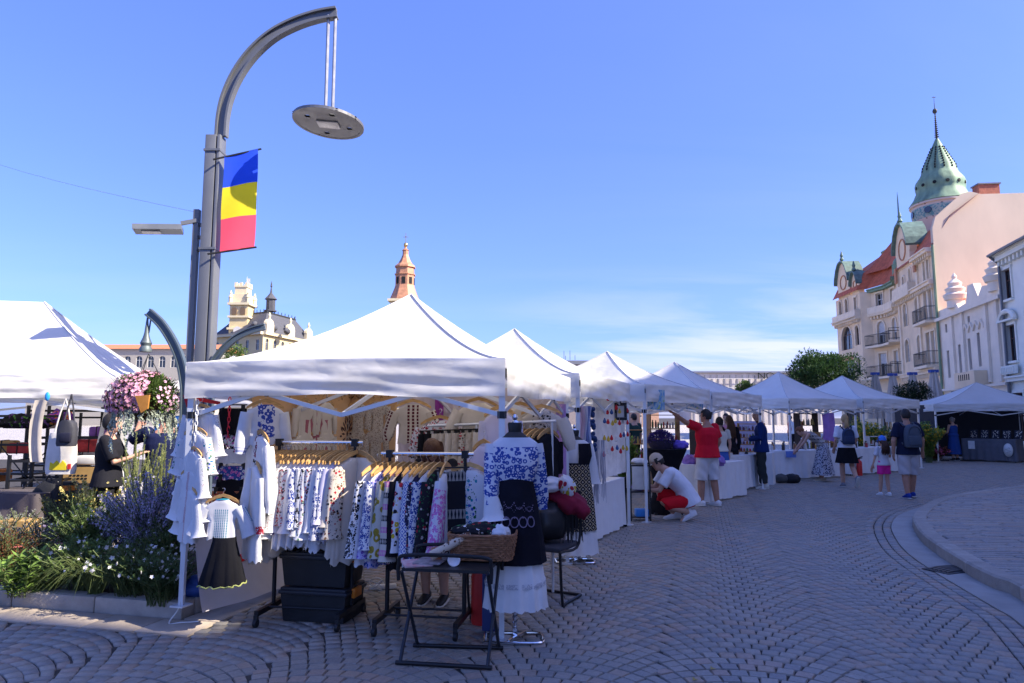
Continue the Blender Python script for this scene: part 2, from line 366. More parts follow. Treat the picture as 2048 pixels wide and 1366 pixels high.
def lay(pieces, parent, name, m_many, m_one, thick, nsingle=300, near=11):
    """pieces: (x, y, ztop, w, l, angle); the nearest in view are objects of their own, the others one mesh"""
    def key(p):
        px, py = proj((p[0], p[1], p[2])) if p[1] > .5 else (9e9, 0)
        vis = -20 < px < 2068 and py < 1390
        return (0 if vis else 1, p[0]**2+p[1]**2)
    pieces.sort(key=key)
    shp = []
    for k in range(4):
        mb = MB(); mb.add([(x*(1+rnd(-.05,.05)), y*(1+rnd(-.05,.05)), z+(rnd(-.03,.03) if z > -.5 else 0)) for x, y, z in SH], SF)
        shp.append(mb.mesh(name, m_one, 'auto'))
    for i, p in enumerate(pieces[:nsingle]):
        o = bpy.data.objects.new(name, shp[i % 4]); COL.objects.link(o); o.parent = parent
        o.location = (p[0], p[1], p[2]); o.scale = (p[3], p[4], thick); o.rotation_euler = (rnd(-.012,.012), rnd(-.012,.012), p[5])
    rest = pieces[nsingle:]
    for tmpl, fc, sel in ((SH, SF, [p for p in rest if p[0]**2+p[1]**2 < near*near]), (SH2, SF2, [p for p in rest if p[0]**2+p[1]**2 >= near*near])):
        if not sel: continue
        T = np.array(tmpl); A = np.array(sel); n = len(sel); k = len(T); rg = np.random.default_rng(3)
        X = T[None, :, 0]*A[:, 3:4]*(1+rg.uniform(-.05,.05,(n,k))); Y = T[None, :, 1]*A[:, 4:5]*(1+rg.uniform(-.05,.05,(n,k))); c, s = np.cos(A[:, 5:6]), np.sin(A[:, 5:6])
        P = np.empty((n, k, 3)); P[..., 0] = A[:, 0:1]+X*c-Y*s; P[..., 1] = A[:, 1:2]+X*s+Y*c
        P[..., 2] = A[:, 2:3]+T[None, :, 2]*thick+rg.uniform(-.002,.002,(n,1))+rg.uniform(-.001,.001,(n,k))
        F_ = (np.array(fc)[None]+np.arange(n)[:, None, None]*k).reshape(-1, 4)
        me = bpy.data.meshes.new(name); me.vertices.add(n*k); me.vertices.foreach_set('co', P.ravel())
        me.loops.add(F_.size); me.loops.foreach_set('vertex_index', F_.ravel().astype(np.int32)); me.polygons.add(len(F_))
        me.polygons.foreach_set('loop_start', np.arange(0, F_.size, 4, dtype=np.int32)); me.update(calc_edges=True); me.materials.append(m_many)
        o = bpy.data.objects.new(name+'_field', me); COL.objects.link(o); o.parent = parent; o['kind'] = 'stuff'
pcs = []
O1 = V((1.04, 5.0, 0)); LW = 1.25; R_ = LW/math.sqrt(2); sp = .112; NS = 12
cb_pts = [(p.x, p.y) for p in resample(chanline, .3)]
cbn = np.array(cb_pts)
ring_off = .315
for lane in range(-9, 22):
    for j in range(-24, 215):
        skew = rnd(-.006, .006)
        for k in range(NS):
            ph = (k+.5+(.5 if j % 2 else 0)-NS/2)/NS*PI/2
            if ph > PI/4: continue
            a = (lane+.5)*LW+R_*math.sin(ph); b = j*sp+R_*(math.cos(ph)-math.cos(PI/4))+skew
            p = O1+U*a+VV*b
            if p.y < 2.6 or p.y > 27 or abs(p.x) > .98*p.y+1.6: continue
            w = R_*PI/2/NS-.004; l = sp*math.cos(ph)-.005
            if p.x < -1.5 and inpoly(p.x, p.y, strip_poly): continue
            if p.x > 1.5:
                if inpoly(p.x, p.y, chan_poly): continue
                d = np.min((cbn[:, 0]-p.x)**2+(cbn[:, 1]-p.y)**2)
                if d < ring_off**2: continue
            pcs.append((p.x, p.y, 0.0, w*rnd(.94,1.02), l*rnd(.94,1.02), math.atan2(U.y, U.x)-ph+rnd(-.03,.03)))
for r in range(3):                                           # rows that follow the gutter
    line = []
    for i, p in enumerate(chanline):
        t = (chanline[min(i+1, len(chanline)-1)]-chanline[max(i-1, 0)]).normalized(); line.append(p+V((-t.y, t.x, 0))*(.06+.115*r))
    for i, p in enumerate(resample(line, .125)):
        q = resample(line, .125) if False else None
        pcs.append((p.x, p.y, 0.0, .108, .114, 0))
    L2 = resample(line, .125); base = len(pcs)-len(L2)
    for i in range(len(L2)):
        t = L2[min(i+1, len(L2)-1)]-L2[max(i-1, 0)]; x = pcs[base+i]; pcs[base+i] = (*x[:3], .114, .104, math.atan2(t.y, t.x)+rnd(-.03,.03))
pcs = [p for p in pcs if p[1] > 2.6]
lay(pcs, ground, 'sett', m_sett, m_sett1, .05)
def far_paving():
    t = NT('far_paving'); pos = t.n('ShaderNodeNewGeometry').outputs['Position']
    c = t.vor(8, pos, out=1); d = t.vor(8, pos, 'DISTANCE_TO_EDGE'); sc = t.n('ShaderNodeSeparateColor'); t.l(c, sc.inputs[0])
    col = t.mix(sc.outputs[0], (.42,.39,.34), (.55,.49,.42)); col = t.mix(t.math('LESS_THAN', d, .05), col, (.12,.11,.10)); t.l(col, t.p.inputs['Base Color']); t.p.inputs['Roughness'].default_value = .7
    return t.m
g = MB(); g.poly([V((-140, 27, 0)), V((80, 27, 0)), V((80, 160, 0)), V((-140, 160, 0))], -.04, -.003)
tag(g.build('pavement', far_paving()), 'far paving of the square behind the stalls', kind='structure')
# beige strip of slabs before the bed, kerb of the bed
m_beige = mat('beige_slab', (.40, .33, .26), .85, var=.14, scale=5, bump=.4, bscale=50, objvar=.1)
m_kerb = mat('granite_kerb', (.34, .30, .255), .8, var=.18, scale=7, bump=.5, bscale=90, objvar=.12)
strip = tag(thing('paving_strip', None, None, BC), 'beige slab strip along the flower bed kerb', kind='structure')
def slabrow(p0, d, n, L, wdir, w, z0, z1, name, m, par, gap=.008, bev=.006):
    for i in range(n):
        c = p0+d*(L*(i+.5))+wdir*(w/2); mb = MB(); mb.box((c.x, c.y, (z0+z1)/2), (L-gap, w-gap, z1-z0), rz=math.atan2(d.y, d.x), bev=bev); wb(mb, name, m, par)
slabrow(BC-bv*.36-bu*.35, bu, 24, .48, bv, .345, -.05, .004, 'slab', m_beige, strip)
slabrow(BC-bu*.35, bv, 4, .54, bu, .335, -.05, .004, 'slab', m_beige, strip)
kb = tag(thing('kerb', None, None, BC), 'beige stone kerb round the flower bed', kind='structure')
slabrow(BC, bu, 13, .85, bv, .17, -.06, .125, 'kerb_stone', m_kerb, kb, .006, .015)
slabrow(BC+bv*.178, bv, 2, .86, bu, .17, -.06, .125, 'kerb_stone', m_kerb, kb, .006, .015)
slabrow(BC+bv*(BD-.17), bu, 13, .85, bv, .17, -.06, .125, 'kerb_stone', m_kerb, kb, .006, .015)
soil = MB(); soil.grid(lambda a, b: BC+bu*(.16+10.8*a)+bv*(.16+(BD-.3)*b)+V((0, 0, .085+.05*math.sin(a*60)*math.sin(b*47)*0.5)), 40, 30)
tag(soil.build('soil', mat('soil', (.045, .032, .022), .95, var=.4, scale=8, bump=.8)), 'dark soil of the flower bed', kind='structure')
# raised terrace with its curved kerb and gutter
def offset(line, d):
    out = []
    for i, p in enumerate(line):
        t = (line[min(i+1, len(line)-1)]-line[max(i-1, 0)]).normalized(); out.append(p+V((t.y, -t.x, 0))*d)
    return out
kin = offset(kerbline, .19)
gut = tag(thing('gutter', None, None, kerbline[0]), 'smooth concrete gutter along the curved kerb', kind='structure')
m_conc = mat('gutter_concrete', (.30, .285, .26), .75, var=.14, scale=4, bump=.3, bscale=50, objvar=.05)
def nearest(line, p): return min(line, key=lambda q: (q-p).length_squared)
st = 5
kout = offset(kerbline, -.004)
for i in range(0, len(kerbline)-1, st):
    idx = list(range(i, min(i+st, len(kerbline)-1)+1)); mb = MB(); pol = [kout[k] for k in idx]; o2 = [nearest(chanline, kerbline[k]) for k in idx]
    d = (pol[-1]-pol[0]).normalized()*.003
    pts = pol+o2[::-1]; pts[0] = pts[0]+d; pts[-1] = pts[-1]+d
    if (o2[0]-o2[-1]).length < .02: pts = pol+[o2[0]]
    mb.poly(pts, -.05, .006); wb(mb, 'gutter_slab', m_conc, gut, False)
kr = tag(thing('kerb', None, None, kerbline[0]), 'granite kerb curving round the raised terrace', kind='structure')
for i in range(0, len(kerbline)-1, 5):
    idx = list(range(i, min(i+5, len(kerbline)-1)+1)); mb = MB()
    rs = []
    for n_, k in enumerate(idx):
        a, b = kerbline[k], kin[k]; t = (kerbline[min(k+1, len(kerbline)-1)]-kerbline[max(k-1, 0)]).normalized()
        sh = t*(.004 if n_ == 0 else -.004 if n_ == len(idx)-1 else 0); a = a+sh; b = b+sh; o = (b-a).normalized()
        rs.append([V((a.x, a.y, -.05)), V((a.x, a.y, .115)), V((*(a+o*.02).xy, .135)), V((*(b-o*.01).xy, .135)), V((b.x, b.y, .125)), V((b.x, b.y, -.05))])
    mb.rings([r[::-1] for r in rs]); wb(mb, 'kerb_stone', m_kerb, kr, False)
tp = offset(kerbline, .192)+[V((60, 24, 0)), V((60, 0, 0))]
mb = MB(); mb.poly(tp, -.05, .108); terr = tag(wb(mb, 'terrace', mat('terrace_joint', (.12,.11,.105), .9)), 'raised terrace floor of narrow stone strips', kind='structure')
pcs = []
tpf = offset(kerbline, .04)+[V((60, 24, 0)), V((60, 0, 0))]
ta = math.radians(-4); td = V((math.cos(ta), math.sin(ta), 0)); tn = V((-td.y, td.x, 0))
for j in range(20, 200):
    x = -rnd(0, .5)
    while x < 26:
        L = rnd(.42, .62); c = td*(x+L/2)+tn*(j*.115); x += L
        if not (inpoly(c.x-L*.48, c.y, tpf) and inpoly(c.x+L*.48, c.y, tpf)):
            if inpoly(c.x+L*.2, c.y, tpf):
                L *= .45; c = c+td*L*.6
                if not inpoly(c.x-L*.48, c.y, tpf): L *= .5; c = c+td*L*.5
                if not inpoly(c.x-L*.48, c.y, tpf): continue
            else: continue
        if c.x > 1.05*c.y+2 or c.y < 2: continue
        pcs.append((c.x, c.y, .128, L-.006, .107, ta))
m_ter = settmat('terrace_strip', True); m_ter1 = settmat('terrace_strip_single', False)
lay(pcs, terr, 'paver', m_ter, m_ter1, .04, near=14)
# drain grate in the gutter
gc = gnd(1900, 1141); gt = thing('drain_grate', 'dark iron drain grate sunk in the gutter by the curved kerb', 'drain', (gc.x, gc.y, .008), math.atan2(.35, .9))
mb = MB(); mb.box((0,0,0), (.46,.30,.008)); mb.build('frame', mat('cast_iron', (.05,.05,.052), .6, metal=.6), gt)
for k in range(5):
    mb = MB(); mb.tube([(-.19, -.1+.05*k, .006), (-.06, -.085+.05*k, .012), (.08, -.085+.05*k, .012), (.19, -.1+.05*k, .006)], .011, 6); mb.build('slat', mat('iron_slat', (.16,.16,.165), .5, metal=.6), gt)
# ---------------------------------------------------------------- buildings
class Fac:
    """a straight stretch of facade from p0 to p1, outward side on the left of that direction"""
    def __init__(s, p0, p1):
        s.p = V((*p0[:2], 0)); d = V((*p1[:2], 0))-s.p; s.L = d.length; s.d = d.normalized(); s.n = V((-s.d.y, s.d.x, 0))
    def __call__(s, a, z, o=0): q = s.p+s.d*a+s.n*o; return V((q.x, q.y, z))
    def box(s, mb, a0, a1, z0, z1, o0, o1): return mb.ext([s(a0, z0, o0), s(a1, z0, o0), s(a1, z1, o0), s(a0, z1, o0)], s.n*(o1-o0))
def wall(mb, F, H0, H1, ops, depth=.28):
    xs = sorted({0, F.L, *[o[0] for o in ops], *[o[2] for o in ops]}); zs = sorted({H0, H1, *[o[1] for o in ops], *[o[3] for o in ops]})
    for x0, x1 in zip(xs, xs[1:]):
        for z0, z1 in zip(zs, zs[1:]):
            cx_, cz_ = (x0+x1)/2, (z0+z1)/2
            if any(o[0] < cx_ < o[2] and o[1] < cz_ < o[3] for o in ops): continue
            mb.add([F(x0, z0), F(x1, z0), F(x1, z1), F(x0, z1)], [(0, 1, 2, 3)])
    for o in ops:
        a0, z0, a1, z1 = o[:4]
        q = [(a0, z0), (a1, z0), (a1, z1), (a0, z1)]
        for i in range(4):
            b = q[(i+1) % 4]; c = q[i]; mb.add([F(*c), F(*b), F(*b, -depth), F(*c, -depth)], [(0, 1, 2, 3)])
        if len(o) > 4 and o[4]:
            r = (a1-a0)/2; m = (a0+a1)/2; zc = z1-r
            for sg, cx_ in ((-1, a0), (1, a1)):
                arc = [(m+sg*r*math.cos(t*PI/12), zc+r*math.sin(t*PI/12)) for t in range(7)]
                for k in range(6):
                    mb.add([F(cx_, z1, .004), F(*arc[k], .004), F(*arc[k+1], .004)], [(0, 1, 2)])
                    mb.add([F(*arc[k], .004), F(*arc[k+1], .004), F(*arc[k+1], -depth), F(*arc[k], -depth)], [(0, 1, 2, 3)])
def window(root, F, o, mfr, mgl, depth=.2, bars=True, sill=None, surround=None, sw=.12, blind=None):
    a0, z0, a1, z1 = o[:4]; arch = len(o) > 4 and o[4]
    mb = MB(); w = .055
    F.box(mb, a0, a1, z0, z0+w, -depth, -depth+.07); F.box(mb, a0, a1, z1-w, z1, -depth, -depth+.07)
    F.box(mb, a0, a0+w, z0+w, z1-w, -depth, -depth+.07); F.box(mb, a1-w, a1, z0+w, z1-w, -depth, -depth+.07)
    if bars:
        m = (a0+a1)/2; zb = z0+(z1-z0)*.64; F.box(mb, m-.03, m+.03, z0+w, z1-w, -depth, -depth+.06); F.box(mb, a0+w, m-.03, zb-.03, zb+.03, -depth, -depth+.06); F.box(mb, m+.03, a1-w, zb-.03, zb+.03, -depth, -depth+.06)
    wd = wb(mb, 'window', mfr, root, False)
    mb = MB(); F.box(mb, a0-.02, a1+.02, z0-.02, z1+.02, -depth-.03, -depth+.02); wb(mb, 'pane', mgl, wd, False)
    if blind:
        mb = MB(); F.box(mb, a0+w, a1-w, z1-(z1-z0)*blind[0], z1-w, -depth+.072, -depth+.09); wb(mb, 'blind', blind[1], wd, False)
    if sill:
        mb = MB(); F.box(mb, a0-.12, a1+.12, z0-.14, z0-.02, .003, .16); wb(mb, 'sill', sill, wd, False)
    if surround:
        mb = MB(); zt = z1-((a1-a0)/2 if arch else 0)
        F.box(mb, a0-sw, a0, z0, zt, .003, .07); F.box(mb, a1, a1+sw, z0, zt, .003, .07)
        if arch:
            r = (a1-a0)/2; m = (a0+a1)/2
            for k in range(8):
                p = [(m+q*math.cos(PI*t/8), zt+q*math.sin(PI*t/8)) for q, t in ((r, k), (r+sw, k), (r+sw, k+1), (r, k+1))]
                mb.ext([F(*c, .003) for c in p], F.n*.08)
        else: F.box(mb, a0-sw-.05, a1+sw+.05, z1, z1+.16, .003, .1)
        wb(mb, 'surround', surround, wd, False)
    return wd
def balcony(root, F, a0, a1, z, mslab, mrail, dep=.8, solid=False, h=.95):
    mb = MB(); F.box(mb, a0, a1, z-.18, z, .004, dep); b = wb(mb, 'balcony', mslab, root, False)
    mb = MB()
    if solid:
        F.box(mb, a0, a1, z, z+h, dep-.14, dep-.004); F.box(mb, a0, a0+.14, z, z+h, .004, dep-.14); F.box(mb, a1-.14, a1, z, z+h, .004, dep-.14)
    else:
        for zz in (z+.12, z+h): mb.tube([F(a0, zz, .02), F(a0, zz, dep-.05), F(a1, zz, dep-.05), F(a1, zz, .02)], .025, 5)
        n = int((a1-a0)/.16)
        for i in range(n+1): a = a0+(a1-a0)*i/n; mb.bar(F(a, z, dep-.05), F(a, z+h, dep-.05), .022)
    wb(mb, 'railing', mrail, b, False)
m_pink = mat('cream_pink_plaster', (.84, .64, .42), .9, var=.10, scale=.9, bump=.25, bscale=6)
m_trimc = mat('cream_trim', (.86, .70, .50), .85, var=.1, scale=2)
m_fire = mat('firewall_plaster', (.64, .53, .40), .92, var=.12, scale=.35, bump=.4, bscale=3, stretch=(1, 1, .45))
m_palew = mat('pale_plaster', (.84, .72, .57), .9, var=.08, scale=1.1, bump=.2, bscale=6)
m_whiteh = mat('white_plaster', (.82, .80, .70), .88, var=.06, scale=1.0)
m_brickor = mat('terracotta_ornament', (.52, .24, .13), .8, var=.2, scale=8)
m_iron = mat('wrought_iron', (.045, .05, .05), .6, var=.2)
m_frame = mat('window_frame_white', (.62, .60, .56), .6)
m_frameb = mat('window_frame_brown', (.10, .05, .035), .6)
m_shut = mat('pale_blind', (.55, .54, .52), .8)
m_green = mat('verdigris_copper', (.19, .28, .18), .6, var=.3, scale=2.2, stretch=(1,1,.35), metal=.15)
def tilemat(key, c, sx=3.2):
    t = NT(key); pos = t.n('ShaderNodeNewGeometry').outputs['Position']; sep_ = t.n('ShaderNodeSeparateXYZ'); t.l(pos, sep_.inputs[0])
    z = t.math('FRACT', t.math('MULTIPLY', sep_.outputs[2], sx)); n = t.noise(3.5, pos, 4); col = t.mix(t.ramp(n, .3, .7), sc3(c, .72), sc3(c, 1.2)); t.l(col, t.p.inputs['Base Color']); t.p.inputs['Roughness'].default_value = .75
    t.bump(z, .9, .06); return t.m
m_tile = tilemat('red_roof_tile', (.50, .115, .05)); m_tile2 = tilemat('orange_roof_tile', (.55, .20, .08), 4); m_slate = tilemat('grey_slate', (.085, .085, .095), 3)
# --- corner palace
pal = thing('palace', 'tall cream palace with red mansard roofs and a green domed tower', 'building', (31, 54, 0))
PN, PC = V((29, 46, 0)), V((31.1, 54.2, 0))
Bp = [PC, V((32.1, 56.0, 0)), V((32.5, 58.2, 0)), V((32.2, 60.4, 0))]; PA = V((31.5, 61.0, 0)); PZ = V((31.9, 66.4, 0))
def walls(root, name, F, H0, H1, ops, m, **k):
    mb = MB(); wall(mb, F, H0, H1, ops); wb(mb, name, m, root, False)
    for i, o in enumerate(ops): window(root, F, o, k.get('mf', m_frame), m_glass, sill=k.get('sill'), surround=k.get('sur'), blind=(.45+.3*((i*7) % 3)/2, m_shut) if (i*5) % 3 != 1 and k.get('blinds') else None, bars=k.get('bars', True))
FC = Fac(PN, PC)
opsC = []
for a in (4.0, 6.9):
    for z, h, ar in ((5.9, 1.75, 1), (8.7, 1.75, 1)): opsC.append((a-.48, z, a+.48, z+h, ar))
for z in (5.3, 8.4): opsC += [(.75, z, 1.5, z+2.3, z > 6), (1.75, z, 2.5, z+2.3, z > 6)]
opsC += [(1.0, 11.35, 1.45, 12.7), (1.75, 11.35, 2.2, 12.7), (4.9, 11.3, 5.5, 12.9, 1), (6.6, 11.3, 7.1, 12.6, 1), (.8, .6, 3.4, 3.9), (4.4, .6, 7.6, 4.1, 1)]
walls(pal, 'wall', FC, 0, 13.2, opsC, m_pink, sur=m_trimc, blinds=True)
def cornice(root, F, z, h, o, m, n=0, a0=0, a1=None, corb=True, name='cornice'):
    mb = MB(); a1 = a1 or F.L
    F.box(mb, a0, a1, z, z+h, .004, o); F.box(mb, a0, a1, z+h, z+h+.1, .004, o+.1)
    if corb:
        k = int((a1-a0)/.42)
        for i in range(k): a = a0+(i+.5)*(a1-a0)/k; F.box(mb, a-.08, a+.08, z-.26, z-.002, .006, o*.7)
    wb(mb, name, m, root, False)
cornice(pal, FC, 10.75, .22, .42, m_trimc); cornice(pal, FC, 13.0, .2, .5, m_trimc, a1=3.6); cornice(pal, FC, 4.7, .2, .3, m_trimc)
balcony(pal, FC, .35, 3.1, 5.2, m_trimc, m_iron); balcony(pal, FC, .35, 3.1, 8.3, m_trimc, m_iron, .7)
balcony(pal, FC, 4.2, 8.2, 10.95, m_trimc, m_trimc, .55, True, .75)
for a in (3.55, 8.2):                                        # pilasters with terracotta capitals
    mb = MB(); FC.box(mb, a-.16, a+.16, 4.9, 10.7, .004, .12); FC.box(mb, a-.16, a+.16, 11.2, 13.4, .004, .12); wb(mb, 'pilaster', m_trimc, pal, False)
    mb = MB(); FC.box(mb, a-.22, a+.22, 12.3, 13.5, .124, .24); wb(mb, 'capital', m_brickor, pal, False)
m_hood = mat('dark_verdigris', (.13, .20, .16), .6, var=.3, scale=3)
def gable(root, F, a0, a1, z0, ztop, m, mg, th=.5, dep=2.2):
    """curved gable with a rolled copper hood"""
    c = (a0+a1)/2; w = (a1-a0)/2; H = ztop-z0
    pr = [(-1, 0), (-1, .28), (-1.12, .4), (-1.05, .55), (-.75, .8), (-.4, .96), (0, 1), (.4, .96), (.75, .8), (1.05, .55), (1.12, .4), (1, .28), (1, 0)]
    mb = MB(); mb.ext([F(c+x*w, z0+z*H, .05) for x, z in pr], F.n*-th); gb = wb(mb, 'gable', m, root, False)
    hood = pr[2:-2]; mb = MB()
    outer = [(x*1.06, z+.04) for x, z in hood]
    for (i0, i1), (o0, o1) in zip(zip(hood, hood[1:]), zip(outer, outer[1:])):
        q = [F(c+x*w, z0+z*H, .35) for x, z in (i0, i1, o1, o0)]; mb.ext(q, F.n*-(dep))
    wb(mb, 'hood', mg, gb, False)
    mb = MB(); mb.lathe([(.02, 0), (.22, .15), (.1, .4), (.16, .55), (.03, 1.0)], F(c, z0+H*1.03, .1), 8); wb(mb, 'finial', mg, gb, False)
    mb = MB(); mb.tube([F(c+.5*w*math.cos(t*PI/8), z0+H*.42+.5*w*math.sin(t*PI/8), .08) for t in range(16)], .06, 5, True); wb(mb, 'roundel', m_brickor, gb, False)
    return gb
gable(pal, FC, 4.9, 8.2, 13.2, 16.7, m_pink, m_hood, dep=1.6)
FB = [Fac(a, b) for a, b in zip(Bp, Bp[1:])]+[Fac(Bp[-1], PA)]
for i, F in enumerate(FB[:3]):
    m = F.L/2; ops = [(m-.5, 5.2, m+.5, 7.2), (m-.5, 8.0, m+.5, 10.0, 1), (m-.45, 11.0, m+.45, 12.5)]
    walls(pal, 'wall', F, 0, 12.9, ops+[(m-.7, .5, m+.7, 3.8)], m_pink, sur=m_trimc, blinds=True)
    for z in (5.1, 7.85): balcony(pal, F, 0.02, F.L-.02, z, m_trimc, m_iron, .9)
    cornice(pal, F, 10.5, .2, .45, m_trimc); balcony(pal, F, 0.02, F.L-.02, 10.72, m_trimc, m_trimc, .5, True, .6)
    cornice(pal, F, 12.7, .2, .4, m_green, corb=False)
walls(pal, 'wall', FB[3], 0, 12.9, [], m_pink)
FA = Fac(PA, PZ)
opsA = [(.5, 5.4, 1.3, 7.1, 1), (.5, 8.2, 1.3, 10.0, 1), (2.0, 8.0, 4.4, 10.2, 1), (2.0, 5.2, 4.4, 7.0), (.7, 11.2, 1.2, 12.6), (2.6, 11.2, 3.2, 12.8, 1), (4.0, 11.2, 4.6, 12.8, 1), (1.2, .5, 4.6, 4)]
walls(pal, 'wall', FA, 0, 13.0, opsA, m_pink, sur=m_trimc, mf=m_frameb)
cornice(pal, FA, 10.5, .22, .5, m_trimc); cornice(pal, FA, 4.6, .2, .3, m_trimc); balcony(pal, FA, .1, FA.L-.1, 10.75, m_trimc, m_trimc, .5, True, .6)
mb = MB(); [FA.box(mb, 1.9+.36*k, 2.2+.36*k, 7.05, 7.3-.08*(k % 2), .004, .3) for k in range(7)]; wb(mb, 'awning', m_brickor, pal, False)
gable(pal, FA, 1.9, 4.6, 13.0, 16.4, m_pink, m_hood, dep=1.6); gable(pal, FA, .0, 1.4, 12.9, 14.9, m_pink, m_hood, dep=1.2)
FZ = Fac(PZ, PZ+V((9, 2, 0))); walls(pal, 'wall', FZ, 0, 13, [(1.5,5.4,2.4,7.2,1), (1.5,8.2,2.4,10,1)], m_pink)
# roofs: mansard steps following the facade line, set back
base = [PN, PC]+Bp[1:]+[PA, PZ]
inn = V((.966, -.259, 0))
def roofstep(o0, z0, o1, z1, name, m, pts=base):
    mb = MB(); A = [V((*(p+inn*o0).xy, z0)) for p in pts]; B = [V((*(p+inn*o1).xy, z1)) for p in pts]
    for i in range(len(pts)-1): mb.add([A[i], A[i+1], B[i+1], B[i]], [(0, 1, 2, 3)])
    return wb(mb, name, m, pal, False)
roofstep(-.3, 13.1, .5, 14.7, 'roof', m_tile, base[1:]); roofstep(.5, 14.7, 4.4, 17.4, 'roof', m_tile, base[1:])
roofstep(-.2, 13.3, 1.3, 15.6, 'roof', m_tile, base[:2]); roofstep(1.3, 15.6, 3.2, 17.0, 'roof', m_tile, base[:2])
mb = MB(); mb.tube([V((*(p+inn*4.4).xy, 17.6)) for p in base[1:]], .16, 6); wb(mb, 'ridge', m_green, pal)
rp_ = V((33.6, 58.5, 0))                                      # pyramid roof over the concave corner
mb = MB(); q = [PC+inn*.4, Bp[2]+V((.1, 0, 0)), PA+inn*.5, PA+inn*6.5, PC+inn*7]; top = V((34.5, 59.3, 18.0))
for a, b in zip(q, q[1:]+q[:1]): mb.add([V((a.x, a.y, 14.5)), V((b.x, b.y, 14.5)), top], [(0, 1, 2)])
wb(mb, 'roof', m_tile, pal, False)
mb = MB(); mb.lathe([(.3, 0), (.12, .5), (.35, .9), (.08, 1.3), (.05, 3.2), (.01, 3.9)], (top.x, top.y, 17.8), 8); wb(mb, 'finial', m_green, pal)
mb = MB(); dm = Bp[1]+inn*.25; mb.box((dm.x, dm.y, 13.9), (.9, .7, .9), .3); mb.lathe([(.5, 0), (.45, .3), (.02, .8)], (dm.x, dm.y, 14.35), 10); wb(mb, 'dormer', m_green, pal, False)
# firewall towards the low house, with chimney
s_ = inn; PB = PN-VV*.12; s2 = V((.9985, -.055, 0))
prof = [(0, 0), (0, 14.6), (.25, 15.4), (1.5, 16.5), (2.1, 17.0), (2.7, 17.15), (3.4, 16.95), (7.5, 17.0), (7.5, 0)]
mb = MB(); mb.ext([V((*(PB+s2*a).xy, z)) for a, z in prof], VV*.45); wb(mb, 'firewall', m_fire, pal, False)
mb = MB(); c = PB+s2*4.0+VV*.6; mb.box((c.x, c.y, 17.2), (1.35, .8, 1.0), -.1); ch = wb(mb, 'chimney', mat('red_brick', (.42, .15, .09), .85, var=.25, scale=5), pal, False)
mb = MB(); mb.box((c.x, c.y, 17.75), (1.5, .95, .1), -.1); wb(mb, 'chimney_cap', m_grey, ch, False)
mb = MB(); mb.tube([V((*(PB-s_*.12-VV*.1).xy, z)) for z in (0, 7, 13.4)], .09, 6); wb(mb, 'downpipe', m_green, pal)
# tower with ribbed dome
tw = at(1885, 440, 58.5); tx, ty = tw.x, tw.y
mb = MB(); mb.lathe([(1.95, 12), (1.95, 18.6), (2.35, 19.2), (2.35, 20.05), (2.5, 20.1), (2.5, 20.25)], (tx, ty, 0), 24)
def towermat():
    t = NT('tower_mosaic'); pos = t.n('ShaderNodeNewGeometry').outputs['Position']; sp_ = t.n('ShaderNodeSeparateXYZ'); t.l(pos, sp_.inputs[0])
    n = t.vor(3.5, pos, out=1); n2 = t.noise(5, pos); b = t.mix(t.math('GREATER_THAN', n2, .5), (.10, .26, .28), (.34, .40, .36))
    inb = t.math('MULTIPLY', t.math('GREATER_THAN', sp_.outputs[2], 18.9), t.math('LESS_THAN', sp_.outputs[2], 19.85))
    dots = t.math('LESS_THAN', t.vor(2.2, pos), .22); pl = t.mix(dots, (.60, .48, .40), (.25, .17, .14)); c = t.mix(inb, pl, b); t.l(c, t.p.inputs['Base Color']); t.p.inputs['Roughness'].default_value = .7; return t.m
tower = wb(mb, 'tower', towermat(), pal)
for k in range(8):
    a = 2*PI*k/8+.55; mb = MB(); mb.lathe([(.3, 0), (.3, .1)], (0, 0, 0), 12); mb.xf(Matrix.Translation((tx+2.3*math.cos(a), ty+2.3*math.sin(a), 19.45)) @ Matrix.Rotation(a, 4, 'Z') @ Matrix.Rotation(PI/2, 4, 'Y')); wb(mb, 'window', m_glass, tower)
n = 48; pr = [(r_, 20.25+(z_-20.25)*.79) for r_, z_ in [(2.4, 20.25), (2.45, 20.35), (2.05, 21.1), (1.82, 21.8), (1.86, 22.1), (1.9, 22.6), (1.78, 23.1), (1.45, 23.7), (1.36, 24.0), (1.28, 24.6), (1.02, 25.3), (.72, 26.2), (.4, 27.1), (.2, 27.7), (.13, 27.9)]]
rs = [[V((tx+(r*(1+.035*(k % 4 == 0)))*math.cos(2*PI*k/n), ty+(r*(1+.035*(k % 4 == 0)))*math.sin(2*PI*k/n), z)) for k in range(n)] for r, z in pr]
mb = MB(); mb.rings(rs); dome = wb(mb, 'dome', m_green, pal, 'auto')
m_dark = mat('dark_opening', (.01, .012, .012), .8)
for k in range(12):
    a = 2*PI*(k+.5)/12; mb = MB(); mb.lathe([(.16, 0), (.14, .05)], (0, 0, 0), 8); mb.xf(Matrix.Translation((tx+1.88*math.cos(a), ty+1.88*math.sin(a), 21.9)) @ Matrix.Rotation(a, 4, 'Z') @ Matrix.Rotation(PI/2-.1, 4, 'Y')); wb(mb, 'porthole', m_dark, dome)
    mb = MB()
    for j in range(9):
        z = 23.4+j*.25; r = np.interp(z, [q[1] for q in pr], [q[0] for q in pr])+.01; mb.box((tx+r*math.cos(a), ty+r*math.sin(a), z), (.1, .11, .16), a)
    wb(mb, 'vent', m_dark, dome, False)['kind'] = 'stuff'
mb = MB(); mb.lathe([(.14, 26.2), (.09, 26.4), (.07, 27.6), (.035, 29), (.012, 30.3)], (tx, ty, 0), 8)
